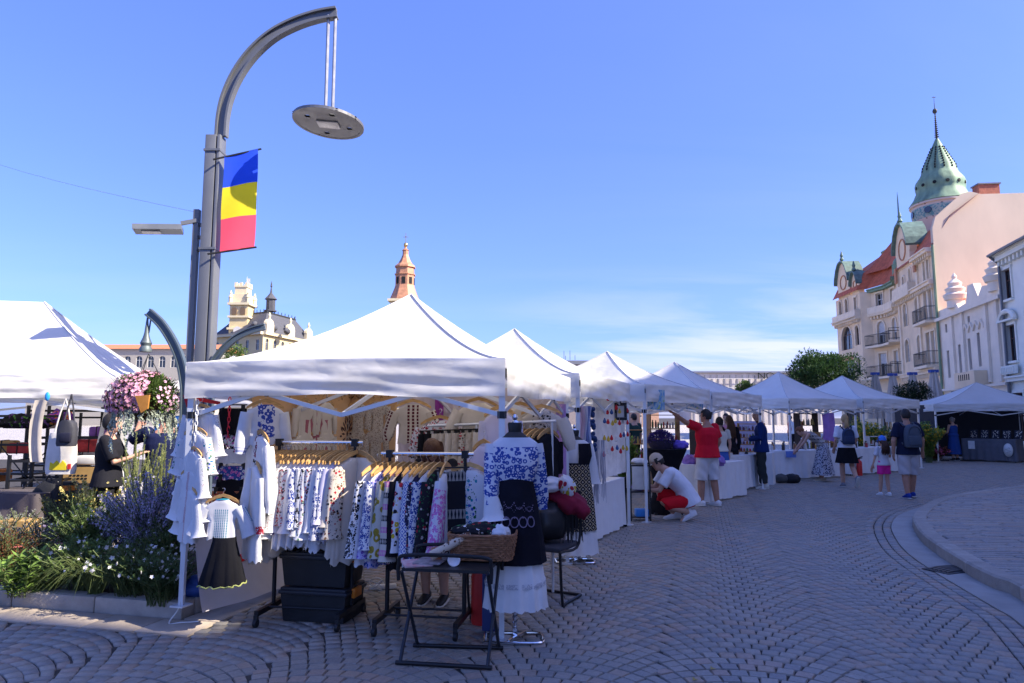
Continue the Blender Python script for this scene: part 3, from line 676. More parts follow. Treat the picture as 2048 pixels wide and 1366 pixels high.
for j in range(12): mb.lathe([(.02, -.07), (.2-.012*j, 0), (.02, .07)], (tx, ty, 26.5+.19*j), 8)
mb.ell((tx, ty, 28.9), (.2, .2, .25), 8, 5); mb.bar((tx-.15, ty, 30.2), (tx+.15, ty, 30.2), .05); wb(mb, 'spire', m_iron, dome)
# --- low pale house with onion finials
D0, D1 = V((26.6, 36.4, 0)), PN-VV*.16
FD = Fac(D0, D1); low = thing('house', 'low pale house with zigzag plasterwork and onion finials on its parapet', 'building', (28, 42, 0))
L = FD.L
ops = [(L*f-.2, z0, L*f+.2, z1) for f, z0, z1 in ((.12, 4.7, 6.9), (.38, 4.6, 6.6), (.52, 4.5, 6.4), (.68, 4.4, 6.2), (.88, 4.2, 6.0))]
ops += [(L*f-.17, 7.2, L*f+.17, 7.75) for f in (.12, .5, .88)]+[(.6, 0, 2.0, 2.6), (2.9, 0, 4.6, 2.7), (5.2, 0, 6.0, 2.5), (6.6, .2, 7.9, 2.6)]
walls(low, 'wall', FD, 0, 8.2, ops, m_palew, mf=m_frameb, bars=False)
mb = MB(); mb.ext([FD(a, z, .0) for a, z in ((0, 8.2), (0, 8.6), (1.6, 8.6), (1.8, 8.2+.9), (2.7, 9.2), (3.3, 8.7), (3.9, 9.6), (4.7, 9.6), (5.1, 8.6), (6.3, 8.5), (6.6, 8.2+.6), (L, 8.8), (L, 8.2))], FD.n*-.4); wb(mb, 'parapet', m_palew, low, False)
for a in (1.1, 7.2):
    mb = MB(); p = FD(a, 8.6, -.2); mb.lathe([(.5, 0), (.5, .5), (.62, .55), (.72, .85), (.5, 1.0), (.6, 1.25), (.36, 1.4), (.42, 1.62), (.12, 1.9), (.16, 2.05), (.02, 2.3)], p, 14); wb(mb, 'finial', m_palew, low)
mb = MB()
for a in (0.9, 2.3, 5.7, 7.4): FD.box(mb, a-.16, a+.16, 3.6, 8.1, .004, .14)
for k in range(4):
    a = 2.7+k*.75; mb.ext([FD(a, 6.9, .006), FD(a+.38, 7.35, .006), FD(a+.75, 6.9, .006), FD(a+.75, 6.75, .006), FD(a+.38, 7.2, .006), FD(a, 6.75, .006)], FD.n*.1)
FD.box(mb, 0, L, 8.05, 8.25, .15, .3); FD.box(mb, 0, L, 3.35, 3.5, .15, .28); wb(mb, 'plasterwork', m_palew, low, False)
balcony(low, FD, 2.5, 5.5, 3.55, m_pink, m_pink, .8, True, .75)
for k in range(6): mb = MB(); FD.box(mb, 3.2+.3*k, 3.3+.3*k, 3.8, 4.15, .80, .815); wb(mb, 'grille', m_dark, low, False)
mb = MB(); FD.box(mb, 5.0, 5.9, 2.75, 3.3, .15, .24); s1 = wb(mb, 'sign', mat('dark_green_sign', (.05, .08, .05), .5), low, False)
mb = MB(); FD.box(mb, 5.15, 5.75, 2.92, 3.0, .243, .26); FD.box(mb, 5.3, 5.6, 3.06, 3.14, .243, .26); wb(mb, 'sign_lettering', m_frame, s1, False)
mb = MB(); FD.box(mb, 7.0, 7.8, 2.75, 3.3, .15, .24); s1 = wb(mb, 'sign', mat('black_sign', (.012,.012,.014), .4), low, False)
mb = MB(); FD.box(mb, 7.15, 7.65, 2.9, 2.98, .243, .26); mb.tube([FD(7.4+.1*math.cos(t), 3.12+.06*math.sin(t), .25) for t in np.linspace(0, 6, 10)], .015, 4); wb(mb, 'sign_lettering', m_frame, s1, False)
mb = MB(); mb.ext([V((*(D0+s_*.1).xy, 8.3)), V((*(D1+s_*.1).xy, 8.3)), V((*(D1+s_*7).xy, 9.6)), V((*(D0+s_*7).xy, 9.6))], V((0, 0, .15))); wb(mb, 'roof', m_tile, low, False)
mb = MB(); mb.tube([FD(.08, z, .1) for z in (0, 4, 8.4)], .07, 6); wb(mb, 'downpipe', m_grey, low)
# --- white house at the edge of the picture
E0, E1 = V((24.85, 29.5, 0)), D0-VV*.05
FE = Fac(E0, E1); wh = thing('house', 'white house with bracketed eaves, arched window hoods and a dark downpipe', 'building', (26, 34, 0))
ops = []
for a in (1.4, 3.6, 6.6): ops += [(a-.5, 7.9, a+.5, 9.5), (a-.5, 4.6, a+.5, 6.5), (a-.8, .4, a+.8, 2.9)]
walls(wh, 'wall', FE, 0, 10.2, ops, m_whiteh, mf=m_frameb, sur=m_whiteh, sill=m_whiteh)
for a in (1.4, 3.6, 6.6):
    mb = MB(); mb.tube([FE(a+.85*math.cos(PI*t/10), 6.75+.5*math.sin(PI*t/10), .2) for t in range(11)], .13, 6); FE.box(mb, a-.95, a+.95, 6.7, 6.8, .11, .32); wb(mb, 'hood', m_whiteh, wh)
    mb = MB(); FE.box(mb, a-.8, a+.8, 3.9, 4.35, .17, .3); [FE.box(mb, a-.7+.2*k, a-.62+.2*k, 3.98, 4.27, .302, .36) for k in range(8)]; wb(mb, 'balustrade', m_whiteh, wh, False)
cornice(wh, FE, 10.0, .25, .4, m_whiteh); cornice(wh, FE, 3.5, .18, .25, m_whiteh, corb=False)
mb = MB(); mb.ext([FE(-.2, 10.36, .6), FE(FE.L, 10.36, .6), FE(FE.L, 13.2, -5), FE(-.2, 13.2, -5)], V((0, 0, .12))); wb(mb, 'roof', m_slate, wh, False)
mb = MB(); mb.tube([FE(0, 10.36, .65), FE(FE.L, 10.36, .65)], .08, 6); mb.tube([FE(FE.L-.1, 10.3, .6), FE(FE.L-.1, 9.9, .2), FE(FE.L-.1, 6, .18), FE(FE.L-.1, 0, .18)], .075, 6); wb(mb, 'downpipe', m_grey, wh)
mb = MB(); mb.poly([E1+s_*.3, E1+s_*9, D0+s_*9+VV*.3, D0+s_*.3+VV*.3], 0, 10.3); wb(mb, 'side_wall', m_whiteh, wh, False)
# --- tall houses out of the picture on the same street line (their shade lies on the square)
def block(label, y0, y1, H, m, n):
    f = lambda y: V((18.7+.253*(y-5), y, 0))
    F = Fac(f(y0), f(y1)); r = thing('house', label, 'building', f((y0+y1)/2))
    ops = [(F.L*(i+.5)/n-.55, z, F.L*(i+.5)/n+.55, z+1.9) for i in range(n) for z in np.arange(1.2, H-3, 3.6)]
    mb = MB(); wall(mb, F, 0, H, ops); mb.poly([F(0, 0, -.3), F(F.L, 0, -.3), F(F.L, 0, -12), F(0, 0, -12)], 0, H-.05); wb(mb, 'wall', m, r, False)
    mb = MB(); [F.box(mb, o[0], o[2], o[1], o[3], -.26, -.2) for o in ops]; wb(mb, 'window_band', m_glass, r, False)
    mb = MB(); F.box(mb, 0, F.L, H-.3, H, .004, .4); wb(mb, 'cornice', m_trimc, r, False)
block('tall cream town house past the white house on the street line', -1.75, 29.3, 16.9, m_pink, 10)
block('tallest town house near the camera on the street line', -20, -1.8, 22.5, m_palew, 6)
# --- far buildings beyond the square
m_cream = mat('city_hall_cream', (.66, .53, .28), .85, var=.1, scale=.5)
m_cream2 = mat('city_hall_trim', (.70, .60, .38), .8, var=.08, scale=.5)
m_copper = mat('new_copper', (.50, .24, .13), .55, var=.2, scale=1.2, metal=.2)
def P(px, py, Y): return at(px, py, Y)
ch_ = thing('city_hall', 'cream city hall with dark mansard roof and a clock tower', 'building', (*P(530, 800, 200).xy, 0))
YC = 200
def xz(px, py, Y=YC): p = P(px, py, Y); return p.x, p.z
def fbox(mb, px0, py0, px1, py1, Y, dep): 
    a = P(px0, py0, Y); b = P(px1, py1, Y); mb.box(((a.x+b.x)/2, Y+dep/2, (a.z+b.z)/2), (abs(b.x-a.x), dep, abs(a.z-b.z))); return mb
hx0, hx1 = xz(462, 700)[0], xz(626, 700)[0]; zE = xz(560, 668)[1]
FH = Fac((hx1, YC+14), (hx0, YC)); FH = Fac((xz(548, 700)[0], YC-4), (xz(436, 700)[0], YC+6))
mb = MB(); q0 = V((xz(540, 700)[0], YC-6, 0)); q1 = V((xz(627, 700, YC+22)[0], YC+22, 0)); q2 = V((xz(425, 700, YC+4)[0], YC+4, 0))
FR_ = Fac(q1, q0); FL_ = Fac(q0, q2)
opsR = [(FR_.L*(i+.5)/7-.8, z, FR_.L*(i+.5)/7+.8, z+3.4, 1) for i in range(7) for z in (zE-5.2, zE-11)]
opsL = [(FL_.L*(i+.5)/5-.7, z, FL_.L*(i+.5)/5+.7, z+3.0) for i in range(5) for z in (zE-5.2, zE-11)]
walls(ch_, 'wall', FR_, 0, zE, opsR, m_cream, sur=m_cream2, sill=m_cream2); walls(ch_, 'wall', FL_, 0, zE, opsL, m_cream, sur=m_cream2)
cornice(ch_, FR_, zE-.8, .7, .9, m_cream2, corb=False); cornice(ch_, FL_, zE-.8, .7, .9, m_cream2, corb=False)
mb = MB(); zr = xz(540, 622)[1]; cen = (q0+q1+q2)/3+V((-1, 7, 0)); E4 = [q1, q0, q2, q2+V((14, 26, 0)), q1+V((-4, 10, 0))]
rt = [V((*(q+(cen-q)*.45).xy, zr)) for q in E4]; A = [V((q.x, q.y, zE)) for q in E4]
for i in range(5): j = (i+1) % 5; mb.add([A[i], A[j], rt[j], rt[i]], [(0, 1, 2, 3)])
mb.add(rt, [tuple(range(5))]); rf = wb(mb, 'roof', m_slate, ch_, False)
mb = MB(); mb.tube(rt+[rt[0]], .35, 5); [mb.bar(rt[i].lerp(rt[(i+1) % 5], k/8), rt[i].lerp(rt[(i+1) % 5], k/8)+V((0, 0, 1.1)), .18) for i in range(5) for k in range(8)]; wb(mb, 'cresting', m_iron, rf, False)
p = P(541, 622, YC+6); mb = MB(); mb.lathe([(1.9, 0), (1.9, .4), (1.4, .5), (1.4, 3.6), (1.9, 3.8), (1.5, 4.3), (.9, 5.0), (.35, 5.8), (.15, 7.5), (.35, 7.8), (.05, 9.5)], (p.x, p.y, p.z-.2), 8); wb(mb, 'lantern', m_slate, rf, False)
for px, py in ((508, 648), (546, 655), (572, 662)):
    p = P(px, py, YC-1); mb = MB(); mb.ell((p.x, p.y+1, p.z), (.9, 1.6, 1.0), 10, 6); wb(mb, 'dormer', m_slate, rf)
for i, f in enumerate((.12, .5, .9)):                          # pedimented bays on the lit front
    a = FR_.L*f; mb = MB(); FR_.box(mb, a-1.8, a+1.8, zE, zE+2.4, -.6, .5); mb.ext([FR_(a+1.9*math.cos(PI*t/8), zE+2.4+1.6*math.sin(PI*t/8), .4) for t in range(9)], FR_.n*-1.0); mb.lathe([(.5, 0), (.3, .6), (.45, 1.2), (.1, 2.2)], FR_(a, zE+3.8, 0), 8); wb(mb, 'attic', m_cream2, ch_, False)
# tower
tcx, tcz = xz(471, 690)[0], 0
mb = MB(); tw_ = 2.7
def tz(py): return xz(471, py)[1]
mb.box((tcx, YC+4, tz(606)/2), (tw_*2, tw_*2, tz(606))); t0 = wb(mb, 'tower', m_cream, ch_, False)
mb = MB()
for py, e, h in ((656, .5, .6), (632, .45, .6), (606, .6, .7)): mb.box((tcx, YC+4, tz(py)), (tw_*2+e*2, tw_*2+e*2, h))
for sx in (-1, 1):
    for sy in (-1, 1): mb.lathe([(.6, 0), (.6, 1.5), (.75, 1.7), (.3, 2.6), (.4, 2.9), (.05, 3.8)], (tcx+sx*2.6, YC+4+sy*2.6, tz(606)+.3), 8)
mb.box((tcx, YC+4, tz(596)), (4.6, 4.6, 3.0)); mb.box((tcx, YC+4, tz(582)), (3.6, 3.6, 3.4)); mb.box((tcx, YC+4, tz(570)), (4.0, 4.0, .5))
for sx in (-1, 0, 1): 
    for sy in (-1, 0, 1):
        if sx or sy: mb.box((tcx+sx*1.6, YC+4+sy*1.6, tz(567)+.3), (.7, .7, 1.0))
wb(mb, 'tower_crown', m_cream2, t0, False)
for k in (-1, 1):
    mb = MB(); x = tcx+k*1.25; mb.ext([V((x-.75, YC+.96, tz(628))), V((x+.75, YC+.96, tz(628)))]+[V((x+.75*math.cos(PI*t/6), YC+.96, tz(618)+.75*math.sin(PI*t/6))) for t in range(7)], V((0, .5, 0))); wb(mb, 'window', mat('bell_opening', (.16, .11, .07), .9), t0, False)
mb = MB(); mb.lathe([(1.2, 0), (1.2, .1)], (0, 0, 0), 20); mb.xf(Matrix.Translation((tcx, YC+.9, tz(660))) @ Matrix.Rotation(PI/2, 4, 'X')); wb(mb, 'clock_face', m_frame, t0)
mb = MB(); mb.tube([(tcx+1, YC+4, tz(568)), (tcx+1, YC+4, tz(548))], [.12, .06], 5); mb.box((tcx+1.5, YC+4, tz(556)), (.9, .05, 1.3)); wb(mb, 'flagpole', m_frame, t0, False)
# copper church tower
cs = thing('church_tower', 'copper clad church spire with a gilt cross rising behind the stalls', 'tower', (*P(806, 800, 220).xy, 0)); YS = 220
sx_ = P(806, 700, YS).x
def sz(py): return P(806, py, YS).z
mb = MB(); mb.box((0, 0, sz(604)/2), (8, 8, sz(604))); mb.box((0, 0, sz(604)), (9.6, 9.6, .8)); mb.build('wall', m_cream2, cs, False)
def oct_(prof, name, m, par=cs): mb = MB(); mb.lathe([(r, sz(py)) for r, py in prof], (0, 0, 0), 8, ph=PI/8); return mb.build(name, m, par, False)
oct_([(4.9, 603), (4.8, 598), (4.0, 586), (3.5, 578), (3.2, 572), (3.2, 552), (3.5, 551), (3.5, 549), (3.1, 548), (3.0, 537), (3.5, 536), (3.4, 533), (2.3, 527), (1.5, 518), (1.0, 510), (1.0, 502), (1.2, 501), (.45, 497), (.35, 492)], 'spire', m_copper)
for k in range(8):
    a = k*PI/4; mb = MB(); mb.box((2.98*math.cos(a), 2.98*math.sin(a), sz(563)), (.2, 1.1, 2.2), a); mb.build('window', m_dark, cs, False)
mb = MB(); mb.ell((0, 0, sz(490)), (.75, .75, .8), 10, 6); mb.bar((0, 0, sz(488)), (0, 0, sz(466)), .2); mb.bar((-.8, 0, sz(474)), (.8, 0, sz(474)), .2); mb.build('cross', mat('gilt', (.7, .5, .2), .3, metal=.9), cs)
# distant rows: orange roofed wing, stone block with antennas, sheeted building with letters
def farblock(name, label, px0, px1, pytop, pyroof, Y, m, mroof, nwin=0, dep=14, winpy=None, mwin=None):
    a = P(px0, pytop, Y); b = P(px1, pytop, Y); F = Fac((b.x, Y), (a.x, Y)); H = a.z
    r = thing(name, label, 'building', ((a.x+b.x)/2, Y, 0)); ops = []
    if nwin: 
        z0, z1 = P(px0, winpy[1], Y).z, P(px0, winpy[0], Y).z; w = F.L/nwin*.27; ops = [(F.L*(i+.5)/nwin-w, z0, F.L*(i+.5)/nwin+w, z1, 1) for i in range(nwin)]
    mb = MB()
    F2 = Fac((a.x, Y), (b.x, Y)); F2.n = V((0, -1, 0)); wall(mb, F2, 0, H, ops); mb.box(((a.x+b.x)/2, Y+dep/2+.4, H/2-.1), (b.x-a.x, dep, H-.2)); wb(mb, 'wall', m, r, False)
    for o in ops: window(r, F2, o, m_frame, m_glass)
    zr = P(px0, pyroof, Y).z
    mb = MB(); mb.add([(a.x-.4, Y-.5, H), (b.x+.4, Y-.5, H), (b.x-.5, Y+dep*.5, zr), (a.x+.5, Y+dep*.5, zr), (b.x+.4, Y+dep+.5, H), (a.x-.4, Y+dep+.5, H)], [(0, 1, 2, 3), (3, 2, 4, 5), (0, 3, 5), (1, 4, 2)]); wb(mb, 'roof', mroof, r, False)
    return r
farblock('building', 'long pale wing with an orange tiled roof behind the shelf stall tent', 60, 430, 698, 682, 140, mat('grey_beige_plaster', (.36, .33, .28), .9), m_tile2, 16, winpy=(712, 735))
r = farblock('building', 'grey stone block with arched windows and roof antennas behind the stall row', 1060, 1205, 729, 716, 160, mat('grey_stone', (.26, .22, .21), .9), m_slate, 12, winpy=(733, 752))
for px in (1128, 1131, 1140, 1150): p = P(px, 720, 166); mb = MB(); mb.tube([p, p+V((0, 0, rnd(1, 2.4)))], .07, 4); wb(mb, 'antenna', m_iron, r)
farblock('building', 'small house with a red hipped roof between two stall peaks', 1278, 1316, 760, 742, 120, mat('orange_plaster', (.45, .27, .18), .9), m_tile, 3, winpy=(768, 780))
def sheetmat():
    t = NT('scaffold_sheet'); pos = t.n('ShaderNodeNewGeometry').outputs['Position']; n = t.noise(.35, pos, 5, .6, (3, 1, .4)); n2 = t.noise(.12, pos)
    c = t.mix(t.ramp(n, .3, .7), (.46, .41, .37), (.62, .57, .54)); t.l(c, t.p.inputs['Base Color']); t.p.inputs['Roughness'].default_value = .9; t.bump(n, .6, .3); return t.m
r = farblock('building', 'building wrapped in pale scaffold sheeting with dark letters near its roof', 1380, 1660, 746, 738, 150, sheetmat(), m_slate)
for i in range(22):
    p = P(1384+i*12.5, 750, 149.7); mb = MB(); mb.bar((p.x, 149.6, 0), (p.x, 149.6, p.z), .16); wb(mb, 'scaffold_pole', m_grey, r, False)
for zpy in (757, 775, 795): a, b = P(1382, zpy, 149.5), P(1655, zpy, 149.5); mb = MB(); mb.bar(a, b, .1); wb(mb, 'scaffold_rail', m_frame, r, False)
p0, p1 = P(1517, 757, 149.2), P(1517, 745.5, 149.2); hL = p1.z-p0.z; wL = hL*1.05
mb = MB(); b_ = .13*hL
mb.bar((p0.x, 149.2, p0.z), (p0.x, 149.2, p1.z), b_); mb.bar((p0.x, 149.2, p1.z), (p0.x+wL, 149.2, p0.z), b_); mb.bar((p0.x+wL, 149.2, p0.z), (p0.x+wL, 149.2, p1.z), b_)
ox = p0.x+wL*1.95; mb.tube([(ox+wL*.62*math.cos(t), 149.2, (p0.z+p1.z)/2+hL*.5*math.sin(t)) for t in np.linspace(0, 2*PI, 20)[:-1]], b_*.55, 5, True); wb(mb, 'lettering', m_dark, r, False)
farblock('building', 'low grey roofed houses far behind the sheeted building', 900, 1060, 770, 760, 170, mat('grey_stone', (.3, .27, .25), .9), m_slate)
# ---------------------------------------------------------------- market tents
def tent(label, P_, Q_, nd, ze, zp, group='white pop-up market tents', seed=0, leg_z=(0,0,0,0), val=.29, ridge=0, m=None, e=1.55, bars=True, noval=()):
    """corners: P near right, Q far right, then the two on the other side; ridge: half length of a ridge along P-Q"""
    rg = random.Random(seed); m = m or m_canvas
    P_ = V((*P_, 0)); Q_ = V((*Q_, 0)); nd = V((*nd, 0)); cs_ = [P_, Q_, Q_+nd, P_+nd]; cen = sum(cs_, V())/4
    root = thing('market_tent', label, 'tent', cen, 0, group)
    cs_ = [c-cen for c in cs_]; dr = (cs_[1]-cs_[0]).normalized()
    ph = [rg.uniform(0, 6) for _ in range(12)]
    def wr(p): return .006*math.sin(p.x*31+p.y*23+ph[4])*math.sin(p.x*3.1-p.y*4.3+ph[5])+.010*math.sin(p.x*5.1+p.y*3.3+ph[0])+.008*math.sin(p.x*-4+p.y*7.7+ph[1])+.005*math.sin(p.x*13+p.y*9+ph[2])+.004*math.sin(p.x*21-p.y*17+ph[3])
    def top(side): return [dr*ridge, dr*ridge, -dr*ridge, -dr*ridge][side] if ridge else V()
    apex = [(-dr*ridge), (dr*ridge), (dr*ridge), (-dr*ridge)]       # apex seen from each corner
    mb = MB()
    for i in range(4):
        a, b = cs_[i], cs_[(i+1) % 4]; ta, tb = apex[i], apex[(i+1) % 4]
        def fn(u, r, a=a, b=b, ta=ta, tb=tb):
            p = a.lerp(b, u).lerp(ta.lerp(tb, u), r); z = ze+(zp-ze)*r**e
            z += -.07*math.sin(PI*u)*math.sin(PI*r)**1.2*(1-.3*r)+.014*math.sin(PI*u)**2*(1-r)**3
            z += wr(p)*math.sin(PI*min(u*1.0, 1))*(1-r)*1.6*min(1, r*6)
            return V((p.x, p.y, z))
        mb.grid(fn, 40, 30)
    mb.build('canopy', m, root, True)
    mb = MB()
    for i in range(4):
        pts = [V((*(cs_[i].lerp(apex[i], r)).xy, ze+(zp-ze)*r**e+.006)) for r in np.linspace(0, 1, 16)]; mb.tube(pts, .009, 5)
    mb.build('seam', mat('canvas_seam', (.55, .54, .55), .8), root)
    for i in range(4):
        if i in noval: continue
        a, b = cs_[i], cs_[(i+1) % 4]; out_ = V(((b-a).y, -(b-a).x, 0)).normalized()
        if out_.dot((a+b)/2) < 0: out_ = -out_
        mb = MB(); k = [rg.uniform(.6, 1.4) for _ in range(6)]; L = (b-a).length
        def fv(u, v, a=a, b=b, o=out_, k=k, L=L):
            p = a.lerp(b, u); s_ = u*L; edge = min(u, 1-u)*L
            w = (.012*math.sin(s_*4.3*k[0]+k[1]*5)+.008*math.sin(s_*11*k[2]+v*4)+.009*math.sin(v*9+s_*2.6*k[3]+k[4]*7)+.006*math.sin(v*17-s_*5.1*k[1]+2)+.005*math.sin(v*6+s_*19*k[3]))*min(1, edge*5)*(v**.6)
            drp = .008*math.sin(PI*u*2+k[5]*4)*v+.006*math.sin(PI*u*5+k[4]*3)*v
            p = p+o*(w+.012+.004*v)
            return V((p.x, p.y, ze+.012+.014*math.sin(PI*u)**2-(val+drp)*v-.015*(1-v)*0))
        mb.grid(fv, 70, 18); mb.build('valance', m, root, True)
    for i, c in enumerate(cs_):
        inw = -c.normalized()*.05; p = c+inw; mb = MB(); rz = math.atan2(dr.y, dr.x)
        mb.box((p.x, p.y, (ze-.05+.9)/2), (.046, .046, ze-.95), rz) if False else mb.bar((p.x, p.y, .55), (p.x, p.y, ze-.03), .048)
        mb.bar((p.x, p.y, leg_z[i]+.01), (p.x, p.y, .56), .038); mb.box((p.x, p.y, leg_z[i]+.006), (.12, .12, .012), rz)
        mb.build('leg', m_alu, root, False)
        for zz, ww, hh in ((ze-.10, .062, .07), (ze-.42, .058, .055)): mb = MB(); mb.box((p.x, p.y, zz), (ww, ww, hh), rz); mb.build('bracket', m_blackpl, root, False)
    if not bars: return root
    for i in range(4):
        a, b = cs_[i]*.965, cs_[(i+1) % 4]*.965; zt, zb = ze-.08, ze-.42
        for k in range(2):
            u0, u1 = k*.5, k*.5+.5
            for (z0, z1) in ((zt, zb), (zb, zt)):
                if k == 1: z0, z1 = z1, z0
                p, q = a.lerp(b, u0), a.lerp(b, u1); mb = MB(); mb.bar((p.x, p.y, z0), (q.x, q.y, z1+ (.06 if k == 0 and z1 == zt else 0)), .018, .034); mb.build('truss_bar', m_alu, root, False)
            mid = a.lerp(b, (u0+u1)/2); mb = MB(); mb.box((mid.x, mid.y, (zt+zb)/2), (.035, .035, .04)); mb.build('joint', m_blackpl, root, False)
        mid = a.lerp(b, .5); mb = MB(); mb.box((mid.x, mid.y, zt+.02), (.05, .05, .06)); mb.build('joint', m_blackpl, root, False)
        mb = MB(); mb.bar((mid.x, mid.y, zb), (0, 0, ze+.05), .018, .034); mb.bar((mid.x, mid.y, zt), (mid.x*.5, mid.y*.5, ze-.2), .018, .034); mb.build('truss_bar', m_alu, root, False)
    mb = MB(); mb.bar((0, 0, ze-.15), (0, 0, zp-.04), .042); mb.build('centre_pole', m_alu, root, False)
    return root
def perp(P_, Q_, L): d = V((Q_[0]-P_[0], Q_[1]-P_[1], 0)).normalized(); return (-d.y*L, d.x*L)
T1P, T1Q, T1N = (-.05, 5.2), (.66, 7.86), (-2.63, .42)
t1 = tent('nearest market tent, hung all over with embroidered clothes', T1P, T1Q, T1N, 2.06, 2.84, seed=1, leg_z=(0, 0, 0, .125))
T2P, T2Q = (.80, 8.1), (1.82, 10.6); t2 = tent('second market tent, over the table with the long white cloth', T2P, T2Q, perp(T2P, T2Q, 2.75), 2.13, 2.90, seed=2)
T3P, T3Q = (2.1, 10.8), (3.78, 13.1); t3 = tent('third market tent, above the lavender basket and black bar table', T3P, T3Q, perp(T3P, T3Q, 2.85), 2.14, 2.85, seed=3)
T4P, T4Q = (3.95, 13.55), (5.75, 15.8); t4 = tent('fourth market tent, behind the man in the red shirt', T4P, T4Q, perp(T4P, T4Q, 2.9), 2.12, 2.88, seed=4)
T5P, T5Q = (7.6, 18.8), (10.2, 20.3); t5 = tent('fifth market tent, over the bending woman in the dotted skirt', T5P, T5Q, perp(T5P, T5Q, 3.0), 2.14, 3.0, seed=5)
T6P, T6Q = (10.5, 20.5), (13.25, 22.3); t6 = tent('sixth market tent, last of the row, beside the walking man', T6P, T6Q, perp(T6P, T6Q, 3.2), 2.18, 3.0, seed=6)
# across the lane
TR = gnd(2032, 927); tent('market tent with dark side walls over the grey counter', (20.6, 25.3), (20.9, 28.3), (-4.75, .45), 2.12, 3.0, seed=8)
tent('market tent cut off by the picture edge beside the grey counter tent', (24.4, 25.1), (24.7, 28.3), (-3.4, .3), 2.12, 3.05, seed=9)
# big tent with the lamp's shadow on it
LP = at(236, 757, 8.6); LTP = (LP.x, LP.y); LTQ = (LTP[0]-.35, LTP[1]+3.0)
lt = tent('large ridge tent with the lamp shadow lying on its roof', LTP, (LTP[0]-5.9, LTP[1]-1.3), (-.8, 3.2), 2.12, 3.3, seed=10, ridge=1.5, e=1.25)
# tents seen through gaps further back
tent('back tent seen through the shelf stall', (-5.2, 16.0), (-4.6, 19), (-3, .6), 2.15, 3.05, seed=11, bars=False)
tent('back tent peeping out beside the lamp post', (-4.9, 13.2), (-4.3, 16), (-3, .6), 2.1, 2.95, seed=12, bars=False)
tent('back tent seen under the third tent', (2.2, 20.5), (3.6, 23.1), (-2.7, 1.4), 2.15, 3.0, seed=13, bars=False)
tent('back tent seen under the fourth tent', (4.9, 24.5), (7.3, 26.4), (-1.9, 2.4), 2.1, 2.85, seed=14, bars=False)
# ---------------------------------------------------------------- lamp post with flag
YL = 9.1
def L_(px, py): return at(px, py, YL)
bx_, by_ = L_(404, 835).x, YL
lamp = thing('street_lamp', 'tall grey street lamp with curved arm and hanging round disc', 'street lamp', (bx_, by_, 0))
def LL(px, py, dy=0): p = at(px, py, YL+dy); return V((p.x-bx_, dy, p.z))
ztop = LL(432, 274).z
mb = MB()
mb.box((-.028, 0, ztop/2), (.15, .20, ztop), bev=.012); mb.box((.084, 0, ztop/2), (.045, .20, ztop), bev=.008)
mb.box((0, 0, ztop/2), (.06, .15, ztop-.02)); mb.box((0, 0, .15), (.34, .34, .3), bev=.02); mb.build('pole', m_grey, lamp)
for py in (305, 500): mb = MB(); mb.box((0, 0, LL(432, py).z), (.225, .225, .03)); mb.build('collar', m_grey, lamp, False)
arc = [LL(*p) for p in ((443, 274), (446, 235), (455, 195), (475, 150), (505, 108), (545, 72), (590, 48), (635, 33), (674, 26))]
arc = spline(arc, 4)
def ibeam(pts, w, h):
    rs = []
    for i, p in enumerate(pts):
        t = (pts[min(i+1, len(pts)-1)]-pts[max(i-1, 0)]).normalized(); y = V((0, 1, 0)); x = t.cross(y).normalized()
        sec = [(-w, -h), (w, -h), (w, -h*.62), (w*.35, -h*.62), (w*.35, h*.62), (w, h*.62), (w, h), (-w, h), (-w, h*.62), (-w*.35, h*.62), (-w*.35, -h*.62), (-w, -h*.62)]
        rs.append([p+y*a+x*b for a, b in sec])
    return rs
mb = MB(); mb.rings(ibeam(arc, .055, .078)); mb.build('arm', m_grey, lamp)
dc = LL(657, 248)
mb = MB()
for px in (657, 671): a = LL(px, 30); mb.tube([a, V((a.x-.02*0, 0, dc.z+.12))], .024, 8)
mb.build('suspension_rod', mat('rod_grey', (.42, .42, .44), .4, metal=.4), lamp)
md = Matrix.Translation(dc) @ Matrix.Rotation(math.radians(5), 4, 'Y') @ Matrix.Rotation(math.radians(-2), 4, 'X')
mb = MB(); n = 48; holes = [(-.24, -.19), (.12, -.28), (-.1, .3), (.27, .1)]
bm = bmesh.new()
# disc built as a plate with square see-through holes
gx = sorted({-.48, .48, *[h[0]-.035 for h in holes], *[h[0]+.035 for h in holes], *np.linspace(-.44, .44, 13)}); gy = sorted({-.48, .48, *[h[1]-.035 for h in holes], *[h[1]+.035 for h in holes], *np.linspace(-.44, .44, 13)})
for x0, x1 in zip(gx, gx[1:]):
    for y0, y1 in zip(gy, gy[1:]):
        cx0, cy0 = (x0+x1)/2, (y0+y1)/2
        if any(abs(cx0-h[0]) < .035 and abs(cy0-h[1]) < .035 for h in holes): continue
        if math.hypot(cx0, cy0) > .47: continue
        for z in (0, .03): mb.add([(x0, y0, z), (x1, y0, z), (x1, y1, z), (x0, y1, z)], [(0, 1, 2, 3)])
mb.lathe([(.445, -.004), (.485, -.004), (.485, .034), (.445, .034), (.445, -.004)], (0, 0, 0), n, cap=False); mb.xf(md)
mb.build('disc', mat('lamp_disc', (.19, .19, .20), .5, metal=.4, var=.05), lamp, False)
mb = MB(); mb.box((0, 0, -.012), (.30, .20, .022), bev=.01); mb.xf(md); mb.build('lens', mat('lamp_lens', (.62, .6, .56), .25, var=.12), lamp)
mb = MB(); mb.box((0, 0, .06), (.36, .36, .05), PI/4); mb.box((0, 0, .10), (.2, .2, .06), PI/4); mb.xf(md); mb.build('gear_tray', m_grey, lamp, False)
flag = thing('flag_banner', 'blue, yellow and red vertical flag banner on the lamp post', 'flag', (bx_, by_, 0))
